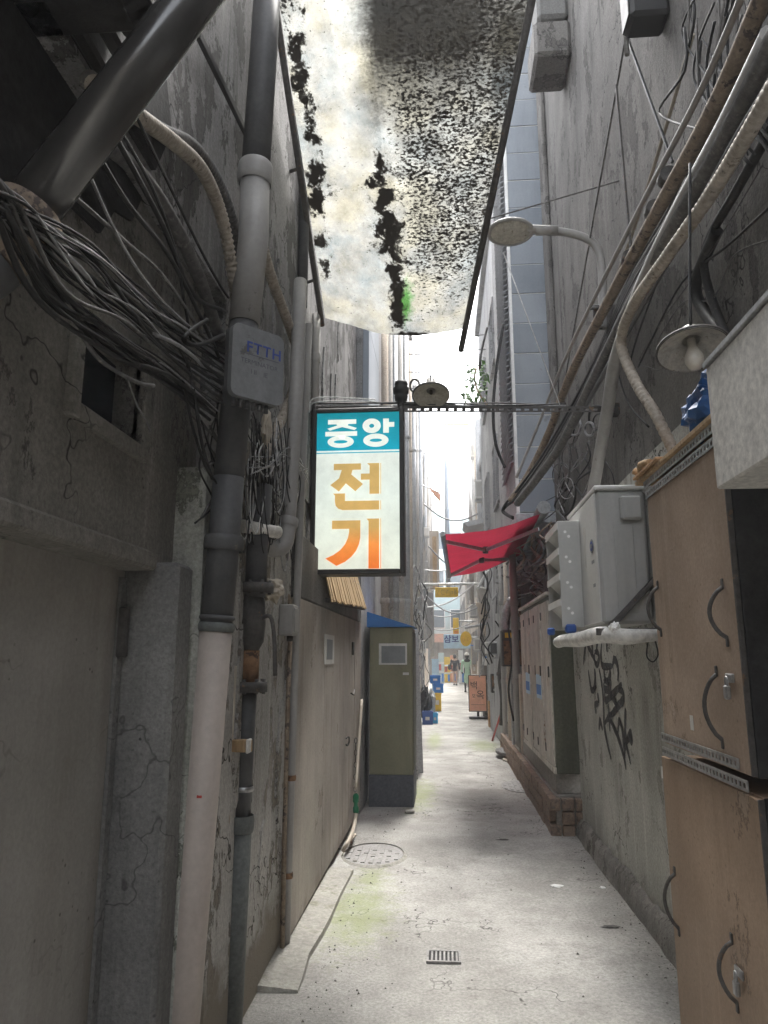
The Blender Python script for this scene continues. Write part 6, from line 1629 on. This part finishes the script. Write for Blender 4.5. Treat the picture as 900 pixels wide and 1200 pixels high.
ro = thing('hanging_sign', 'orange and yellow round-ended sign overlapping the pale blue one', 'sign', at(546, 748, Y=26))
c = at(546, 748.5, Y=26)
B().poly([c + V(0.20 * math.cos(2 * math.pi * k / 24), 0, 0.26 * math.sin(2 * math.pi * k / 24)) for k in range(24)], (0, 0.08, 0)).build('face', 'yellow_plastic', ro)
glyph_strokes(ro, c + V(0, -0.002, -0.03), [[(-0.13, 0.07), (-0.13, -0.05), (-0.05, -0.05), (-0.05, 0.07)], [(-0.09, -0.05), (-0.09, -0.12)], [(0.09, 0.08), (0.03, 0.02), (0.08, -0.06), (0.13, 0.02), (0.09, 0.08)]], 'red_paint', 0.03)
B().tube([c + V(0.19, 0.04, 0), at(566, 745, Y=26.04)], 0.025, 6).build('arm', 'galv', ro)
t = slab_box('vertical_sign', 'narrow yellow vertical sign above the pale blue sign', 'sign', 531, 724, 537.5, 744, 29, 0.2, 'yellow_plastic', (('strip', 0.2, 0.75, 0.9, 0.98, 'orange', 0.01),))
B().tube([at(537, 728, Y=29.1), at(562, 728, Y=29.1)], 0.03, 6).build('arm', 'galv', t)
t = slab_box('vertical_sign', 'dark grey blank sign panel on the far wall by drainpipes', 'sign', 500, 694, 507.5, 743, 21.5, 0.1, 'far_grey')
t = slab_box('hanging_strip', 'yellow strip hanging in the pale sky gap', 'sign', 521, 495.5, 551, 498, 30, 0.2, 'pale_yellow')
B().tube([at(521, 497, Y=30.1), at(494, 500, Y=30.1)], 0.03, 5).build('arm', 'galv', t)
t = thing('pennant', 'small faded orange pennant fixed on the far drainpipe wall', 'pennant', at(508, 580, Y=20))
B().poly([at(503, 571, Y=20), at(516, 579, Y=20), at(516.5, 589, Y=20), at(509, 581, Y=20)], (0, 0.01, 0)).build('cloth', 'salmon', t)
B().tube([at(516, 578, Y=20.05), at(494, 568, Y=20.05)], 0.015, 5).build('pole', 'galv', t)
# ---- salmon standing sign
ssg = thing('standing_sign', 'salmon standing sign with black brushed Korean letters on a flat foot', 'sign', at(560, 842, Z=0))
Yg = at(560, 842, Z=0).y
a, b = at(549.5, 834, Y=Yg), at(570, 791, Y=Yg)
B().box(a.x, b.x, Yg, Yg + 0.06, a.z, b.z, 0.01).build('case', 'sign_frame', ssg)
B().box(a.x + 0.02, b.x - 0.02, Yg - 0.008, Yg - 0.001, a.z + 0.02, b.z - 0.02).build('face', 'salmon', ssg)
for s, x, z, sz in (('백', 0.30, 0.70, 0.22), ('모', 0.28, 0.42, 0.11), ('옥', 0.64, 0.44, 0.24)):
    tb = B(); put_text(tb, s, sz, V(a.x + (b.x - a.x) * x, Yg - 0.011, a.z + (b.z - a.z) * z), V(1, 0, 0), V(0, 0, 1)); tb.build('lettering', 'ink', ssg)
B().box(a.x + 0.06, b.x - 0.06, Yg - 0.010, Yg - 0.0085, a.z + 0.17, a.z + 0.178).build('rule', 'ink', ssg)
B().box((a.x + b.x) / 2 - 0.03, (a.x + b.x) / 2 + 0.03, Yg + 0.01, Yg + 0.05, 0.05, a.z - 0.001).build('post', 'sign_frame', ssg)
B().box(a.x, b.x, Yg - 0.18, Yg + 0.24, 0.0, 0.045, 0.01).build('foot', 'sign_frame', ssg)
# ---- crates and bags by the drainpipe wall
def crate(label, u0, v0, u1, v1, Y, mm, z0=None):
    a, b = at(u0, v1, Y=Y), at(u1, v0, Y=Y)
    zb_ = a.z if z0 is None else z0
    t = thing('crate', label, 'crate', V((a.x + b.x) / 2, Y, zb_))
    dp_ = 0.35; w_ = 0.02
    o = B(); o.box(a.x, b.x, Y, Y + w_, zb_, b.z, 0.004); o.box(a.x, b.x, Y + dp_ - w_, Y + dp_, zb_, b.z, 0.004); o.box(a.x, a.x + w_, Y + w_, Y + dp_ - w_, zb_, b.z); o.box(b.x - w_, b.x, Y + w_, Y + dp_ - w_, zb_, b.z); o.box(a.x + w_, b.x - w_, Y + w_, Y + dp_ - w_, zb_, zb_ + w_)
    o.build('tub', mm, t)
    B().box(a.x - 0.012, b.x + 0.012, Y - 0.012, Y - 0.001, b.z - 0.04, b.z).build('rim', mm, t)
    B().box(a.x + (b.x - a.x) * 0.3, b.x - (b.x - a.x) * 0.3, Y - 0.008, Y - 0.001, zb_ + (b.z - zb_) * 0.35, zb_ + (b.z - zb_) * 0.6).build('label_patch', 'paper', t)
    return a, b
crate('navy plastic crate on the ground at the drainpipe wall', 495, 834, 507, 849, 17.6, 'blue_navy', 0.0)
crate('cyan plastic crate on the ground beside the navy one', 506.5, 836, 513, 848, 17.9, 'cyan_crate', 0.0)
crate('small red crate set behind the navy crate', 501, 827, 509, 834, 18.6, 'red_paint', 0.0)
crate('yellow crate under the blue crates by the drainpipe wall', 508, 812, 517, 823, 22.0, 'yellow_plastic', 0.0)
ta, tb_ = crate('bright blue crate resting on the yellow crate', 507.5, 801.5, 519.5, 812, 22.05, 'blue_crate')
crate('blue crate with white label topmost of its stack', 504, 791.5, 516, 801, 22.1, 'blue_crate')
crate('pale blue crate standing further along the drainpipe wall', 506, 772, 514, 790, 26, 'pale_blue_sign', 0.0)
c = at(498, 822, Y=18.0)
crumple(B(), V(c.x, 18.2, 0.42), 0.14, 0.25, 0.40, 12, 4, 0.4).build('bin_bag', 'dark_cloth', label='black bin bag slumped against the drainpipe wall', cat='bag', base=(c.x, 18.2, 0))
crumple(B(), V(at(505, 815, Y=18.3).x, 18.5, 0.45), 0.10, 0.2, 0.30, 15, 4, 0.4).build('bin_bag', 'galv', label='clear grey plastic bag beside the black bin bag', cat='bag', base=(at(505, 815, Y=18.3).x, 18.5, 0))
crumple(B(), at(487.5, 777, Y=15.0), 0.05, 0.05, 0.11, 18, 3, 0.5).build('net_bag', 'red_paint', label='small red net bag hung on the drainpipes', cat='bag', base=at(487.5, 783, Y=15.0))
# ---- things at the foot of the far wall
slab_box('cardboard_box', 'open brown cardboard box standing past the salmon sign', 'box', 573, 822, 588, 846, 17.0, 0.4, 'card', (('flap', 0, 0, 1, 0.08, 'wood_raw', 0.03), ('print', 0.3, 0.4, 0.7, 0.6, 'wood_raw', 0.005)), True)
t = thing('trestle', 'small wooden trestle of crossed planks by the raised manhole lid', 'trestle', at(600, 876, Z=0))
Yt = at(600, 876, Z=0).y - 0.1
for (a, b) in (((588, 882), (608, 848)), ((612, 878), (603, 850)), ((590, 866), (612, 868))):
    p, q_ = at(*a, Y=Yt), at(*b, Y=Yt + 0.15)
    p.z = max(p.z, 0.0)
    B().bar(p, q_, 0.07, 0.03, (0, 0, 1) if a[1] == 866 else (1, 0, 0), 0.004).build('plank', 'wood_raw', t)
B().tube([at(577, 868, Z=0), at(598, 800, Y=13.2)], 0.018, 8).build('red_pole', 'red_paint', label='thin dark red pole propped against the far wall', cat='pole')
t = thing('hose', 'pale hose trailing along the brick ledge onto the ground', 'hose', at(612, 880, Z=0))
B().tube([at(594, 846, Y=13), at(606, 858, Y=12), at(612, 874, Y=11.3), at(622, 886, Y=10.9), at(618, 893, Z=0.02), at(600, 893, Z=0.02), at(590, 890, Z=0.02)], 0.022, 8, 6).build('hose', 'hose_beige', t)
slab_box('canister', 'white plastic canister on the far wall bracket', 'canister', 566, 769, 573, 780, 18, 0.2, 'white_paint', (('cap', 0.3, 0, 0.7, 0.2, 'blue_crate', 0.01),))
for (lb, u0, v0, u1, v1, Y, mm) in (('cream timber post at the locker end', 611, 790, 618, 860, 9.9, 'far_beige'), ('weathered grey post beyond meter box', 600, 785, 608, 850, 11.0, 'far_grey')):
    a, b = at(u0, v1, Y=Y), at(u1, v0, Y=Y)
    B().box(a.x, b.x, Y, Y + 0.12, 0, b.z, 0.01).build('post', mm, label=lb, cat='post')
# shop goods far off
for (lb, u0, v0, u1, v1, Y, mm) in (('orange goods stand at the alley mouth far off', 528, 768, 534, 800, 47, 'salmon'), ('yellow goods rack at the alley mouth beside orange stand', 521, 770, 527.5, 801, 46, 'yellow_plastic'), ('mint goods rack at the alley mouth by teal building', 514, 765, 520, 800, 45, 'far_teal'), ('white sheet stand beyond the dark-coated walker', 538, 762, 544, 802, 44, 'white_paint')):
    slab_box('goods_rack', lb, 'rack', u0, v0, u1, v1, Y, 0.5, mm, (('shelf', 0.0, 0.3, 1, 0.36, 'white_paint', 0.04), ('shelf', 0.0, 0.6, 1, 0.66, 'white_paint', 0.04), ('goods', 0.1, 0.38, 0.5, 0.58, 'red_paint', 0.03), ('goods', 0.55, 0.68, 0.9, 0.95, 'blue_crate', 0.03)), True)

# ------------------------------------------------------------------ people
def skin_body(name, joints, edges, mat, par, root=0, sub=2):
    me = bpy.data.meshes.new(name)
    me.from_pydata([j[0] for j in joints], edges, [])
    o = bpy.data.objects.new('tmp_body', me); col.objects.link(o)
    o.modifiers.new('s', 'SKIN'); sv = me.skin_vertices[0].data
    for i, j in enumerate(joints):
        sv[i].radius = (j[1], j[1] * (j[2] if len(j) > 2 else 1)); sv[i].use_root = (i == root)
    m_ = o.modifiers.new('d', 'SUBSURF'); m_.levels = sub; m_.render_levels = sub
    dg = bpy.context.evaluated_depsgraph_get()
    nm = bpy.data.meshes.new_from_object(o.evaluated_get(dg))
    bpy.data.objects.remove(o); bpy.data.meshes.remove(me)
    for p in nm.polygons: p.use_smooth = True
    nm.materials.append(M[mat])
    r = bpy.data.objects.new(name, nm); col.objects.link(r); r.parent = par; ORG[r.name] = ORG[par.name]
    return r
def person(label, foot, yaw, H, coat, coat_len, leg_mat, hat=None, stride=0.16):
    t = thing('person', label, 'person', foot)
    s = H / 1.7
    J = [((0, 0, 0.95), 0.13, 0.8), ((0, 0, 1.18), 0.13, 0.8), ((0, 0, 1.38), 0.15, 0.7), ((0, 0, 1.48), 0.055), ((0, -0.01, 1.56), 0.08), ((0, -0.01, 1.64), 0.085), ((0, -0.005, 1.69), 0.05),
         ((0.19, 0, 1.38), 0.055), ((0.25, 0.03, 1.10), 0.045), ((0.24, -0.08, 0.88), 0.035), ((0.235, -0.11, 0.80), 0.03),
         ((-0.19, 0, 1.38), 0.055), ((-0.25, 0.03, 1.10), 0.045), ((-0.24, -0.06, 0.88), 0.035), ((-0.235, -0.08, 0.80), 0.03),
         ((0.09, 0, 0.88), 0.085), ((0.09, -stride * 0.6, 0.48), 0.058), ((0.09, -stride, 0.09), 0.038), ((0.095, -stride - 0.13, 0.03), 0.032),
         ((-0.09, 0, 0.88), 0.085), ((-0.09, stride * 0.3, 0.48), 0.058), ((-0.09, stride, 0.11), 0.038), ((-0.095, stride - 0.12, 0.035), 0.032)]
    E_ = [(0, 1), (1, 2), (2, 3), (3, 4), (4, 5), (5, 6), (2, 7), (7, 8), (8, 9), (9, 10), (2, 11), (11, 12), (12, 13), (13, 14), (0, 15), (15, 16), (16, 17), (17, 18), (0, 19), (19, 20), (20, 21), (21, 22)]
    def sc_(J): return [((j[0][0] * s, j[0][1] * s, j[0][2] * s), *[x * (s if k == 0 else 1) for k, x in enumerate(j[1:])]) for j in J]
    skin_body('body', sc_(J), E_, leg_mat, t)
    CJ = [((0, 0, 1.0), 0.155, 0.85), ((0, 0, 1.2), 0.15, 0.85), ((0, 0, 1.39), 0.165, 0.72), ((0, 0, 1.46), 0.075),
          ((0.2, 0, 1.39), 0.07), ((0.255, 0.03, 1.1), 0.06), ((0.245, -0.08, 0.88), 0.052), ((-0.2, 0, 1.39), 0.07), ((-0.255, 0.03, 1.1), 0.06), ((-0.245, -0.06, 0.88), 0.052), ((0, 0.01, coat_len), 0.20, 0.85)]
    skin_body('coat', sc_(CJ), [(0, 1), (1, 2), (2, 3), (2, 4), (4, 5), (5, 6), (2, 7), (7, 8), (8, 9), (0, 10)], coat, t)
    h = B(); crumple(h, (0, 0.025 * s, 1.63 * s), 0.10 * s, 0.11 * s, 0.125 * s, 2, 3, 0.08)
    ORG['tmp'] = V(0, 0, 0)
    def child(b, nm, mm):
        me = bpy.data.meshes.new(nm); b.bm.to_mesh(me); b.bm.free(); me.materials.append(M[mm])
        for p in me.polygons: p.use_smooth = True
        o = bpy.data.objects.new(nm, me); col.objects.link(o); o.parent = t
    child(h, 'hair', 'hair')
    if hat:
        h = B(); h.lathe([(0.115 * s, 1.65 * s), (0.115 * s, 1.70 * s), (0.09 * s, 1.76 * s), (0, 1.78 * s)], (0, 0.01, 0), V(0, 0, 1), 16); child(h, 'hat', hat)
    for sx_, sy in ((0.095, -stride - 0.04), (-0.095, stride - 0.03)):
        h = B(); h.box(sx_ * s - 0.045, sx_ * s + 0.045, sy * s - 0.13, sy * s + 0.09, 0.0, 0.075, 0.025); child(h, 'shoe', 'dark_cloth')
    t.rotation_euler = (0, 0, yaw)
    return t
p = at(533.5, 803, Z=0)
person('person in a black coat with pale legs walking down the alley', V(p.x, p.y, 0), R(170), 1.66, 'dark_cloth', 0.78, 'skin')
bgp = thing('shoulder_bag', 'dark bag on the shoulder of the black-coated walker', 'bag', V(p.x - 0.32, p.y - 0.15, 0.9))
crumple(B(), V(p.x - 0.32, p.y - 0.12, 1.0), 0.08, 0.16, 0.16, 4, 3, 0.2).build('pouch', 'black', bgp)
B().tube([V(p.x - 0.30, p.y - 0.2, 1.1), V(p.x - 0.18, p.y - 0.05, 1.44), V(p.x - 0.28, p.y + 0.05, 1.1)], 0.012, 5, 4).build('strap', 'black', bgp)
p = at(548, 811, Z=0)
person('person in a long mint coat and white hat half hidden behind the salmon sign', V(p.x, p.y, 0), R(5), 1.68, 'mint_cloth', 0.35, 'dark_cloth', 'white_paint', 0.10)
# ------------------------------------------------------------------ more gear on the far walls
SG = 'small service boxes on the far walls'
for (lb, u0, v0, u1, v1, Y, mm, m2) in (('grey gas meter under the far shade board', 574, 752, 583, 772, 14.2, 'galv', 'pvc_dark'), ('black valve box low by the cardboard box', 576, 790, 584, 812, 15.4, 'iron', 'rust'),
                                        ('white fuse box on the far drainpipe wall', 493, 750, 499, 765, 17.0, 'white_paint', 'galv'), ('grey fuse box low on the far drainpipe wall', 489, 700, 495, 720, 16.0, 'galv', 'pvc_grey'),
                                        ('rusty sheet-metal box under the panelled shaft flashing', 600, 690, 610, 722, 10.6, 'conduit_rust', 'iron'), ('beige meter cupboard beyond the mint-coated walker', 553, 752, 558, 790, 27, 'far_beige', 'far_grey')):
    slab_box('service_box', lb, 'box', u0, v0, u1, v1, Y, 0.25, mm, (('cover', 0.12, 0.1, 0.88, 0.7, m2, 0.012), ('label', 0.3, 0.78, 0.7, 0.9, 'paper', 0.006)))
for (lb, pts, Y, r, mm) in (('fat grey bent flue leaving the wall under the red awning', [(612, 700), (600, 706), (593, 720), (592, 745)], 11.2, 0.07, 'galv'), ('black hose looping down the wall past the meter box', [(606, 690), (596, 730), (600, 770), (596, 810), (602, 845)], 10.6, 0.014, 'cable_black'),
                            ('dark bent pipe low beside the far cardboard box', [(590, 760), (586, 790), (589, 820), (588, 850)], 13.5, 0.05, 'iron'), ('pale hose looping over the far shade board', [(560, 690), (570, 672), (582, 668), (588, 690)], 16, 0.03, 'cable_white'),
                            ('brownish down-tube beside the salmon sign', [(574, 765), (574, 800), (575, 832)], 17.5, 0.06, 'conduit_rust')):
    t = thing('bent_pipe', lb, 'pipe', at(*pts[-1], Y=Y))
    B().tube(path(pts, Y=Y), r, 10, 6).build('tube', mm, t)
    p = at(*pts[1], Y=Y); collar(p, at(*pts[2], Y=Y) - at(*pts[0], Y=Y), r * 1.25, 0.06, mm, t, 'clip')
BG2 = 'dark wires bunched on the far drainpipe wall'
t = thing('cable_tangle', 'knot of dark wires and insulators on the far drainpipe wall below the lit sign', 'cables', at(500, 690, Y=16))
for k in range(22):
    u0, v0 = rnd.uniform(484, 504), rnd.uniform(660, 780)
    B().tube(path([(u0, v0), (u0 + rnd.uniform(-6, 8), v0 + 12), (u0 + rnd.uniform(-4, 6), v0 + 26), (u0 + rnd.uniform(-6, 6), v0 + 44)], Y=rnd.uniform(14.5, 17)), rnd.choice([0.007, 0.010, 0.014]), 5, 5).build('wire', rnd.choice(['cable_black', 'cable_dusty', 'cable_grey', 'cable_white']), t)
t = thing('cable_tangle', 'dark wires festooned on the far wall above the salmon sign', 'cables', at(575, 700, Y=15))
for k in range(26):
    u0, v0 = rnd.uniform(562, 606), rnd.uniform(648, 760)
    B().tube(path([(u0, v0), (u0 + rnd.uniform(-8, 8), v0 + 14), (u0 + rnd.uniform(-8, 8), v0 + 30), (u0 + rnd.uniform(-8, 8), v0 + 50)], Y=rnd.uniform(12, 15)), rnd.choice([0.006, 0.010, 0.015]), 5, 5).build('wire', rnd.choice(['cable_black', 'cable_dusty', 'cable_grey', 'cable_black']), t)
t = slab_box('wall_pier', 'beige panelled pier on the far wall behind hanging yellow sign', 'panel', 504, 622, 514, 690, 24, 0.3, 'far_beige', (('recess', 0.3, 0.1, 0.75, 1, 'wood_raw', 0.01),))
for (lb, u, v0, v1, Y, r, mm) in (('white stack pipe rising in the sky gap beyond the far shade board', 556, 470, 700, 24, 0.09, 'white_paint'), ('cream stack pipe beside the white one in the sky gap', 560, 500, 720, 23, 0.07, 'far_beige'),
                               ('galvanised mast on the cream building edge', 498, 440, 760, 29, 0.08, 'galv'), ('whitish mast next to the galvanised mast', 502, 480, 760, 33, 0.10, 'far_plaster'), ('grey mast at the cream building corner', 505.5, 520, 770, 37, 0.09, 'pvc_grey'),
                               ('thin grey stack under the far air-conditioner', 552, 560, 720, 27, 0.07, 'pvc_grey')):
    vpipe(lb, u, v0, v1, Y, r, mm)
for (lb, u0, v0, u1, v1, Y) in (('white air-conditioner unit highest on the stack pipes', 552, 520, 565, 535, 23.5), ('white air-conditioner unit under the grey ledge', 548, 632, 560, 648, 22.5), ('small grey air-conditioner unit on the far mast wall', 497, 618, 504, 628, 28), ('boxy white air-conditioner unit over the pale blue sign', 551, 708, 561, 722, 25)):
    t = slab_box('air_conditioner', lb, 'air conditioner', u0, v0, u1, v1, Y, 0.5, 'ac_plastic', (('grille', 0.08, 0.12, 0.7, 0.9, 'ac_side', 0.01), ('top', 0, 0, 1, 0.06, 'white_paint', 0.015)))
    a = at(u0, v1, Y=Y); b = at(u1, v1, Y=Y)
    B().box(a.x, b.x + 0.25, Y + 0.1, Y + 0.16, a.z - 0.06, a.z - 0.001).build('bracket', 'galv', t)
# grit and crumbs swept to the wall feet
gt = B()
for k in range(900):
    side = rnd.random()
    y = 3.0 + 11 * rnd.random() ** 1.6
    if side < 0.4: x = 1.14 - abs(rnd.gauss(0, 0.10))
    elif side < 0.75: x = -0.66 + abs(rnd.gauss(0, 0.10))
    else: x = rnd.uniform(-0.6, 1.1)
    if y > 7.0 and x > 0.9: x = 0.88 - abs(rnd.gauss(0, 0.08))
    r_ = rnd.choice([0.003, 0.004, 0.005, 0.008]) * rnd.uniform(0.7, 1.3)
    z = fz(x, y) + 0.001
    q_ = [V(x + r_ * math.cos(a + k), y + r_ * 1.2 * math.sin(a + k), z) for a in (0, 2.1, 4.2)]
    tp2 = gt.bm.verts.new(V(x, y, z + r_ * 0.9)); vs = [gt.bm.verts.new(p_) for p_ in q_]
    for i in range(3): gt.bm.faces.new((vs[i], vs[(i + 1) % 3], tp2))
gt.build('grit', 'skirt_concrete', kind='stuff')
# ------------------------------------------------------------------ thin haze volume added to imitate the glare paling the far end
hm = bpy.data.materials.new('haze'); hm.use_nodes = True
for n_ in list(hm.node_tree.nodes):
    if n_.type != 'OUTPUT_MATERIAL': hm.node_tree.nodes.remove(n_)
pv = hm.node_tree.nodes.new('ShaderNodeVolumePrincipled')
pv.inputs['Color'].default_value = (0.95, 0.97, 1.0, 1); pv.inputs['Density'].default_value = 0.004
hm.node_tree.links.new(pv.outputs[0], hm.node_tree.nodes['Material Output'].inputs['Volume'])
B().box(-410, 410, -410, 810, -1.2, 14).build('haze', hm, kind='stuff')
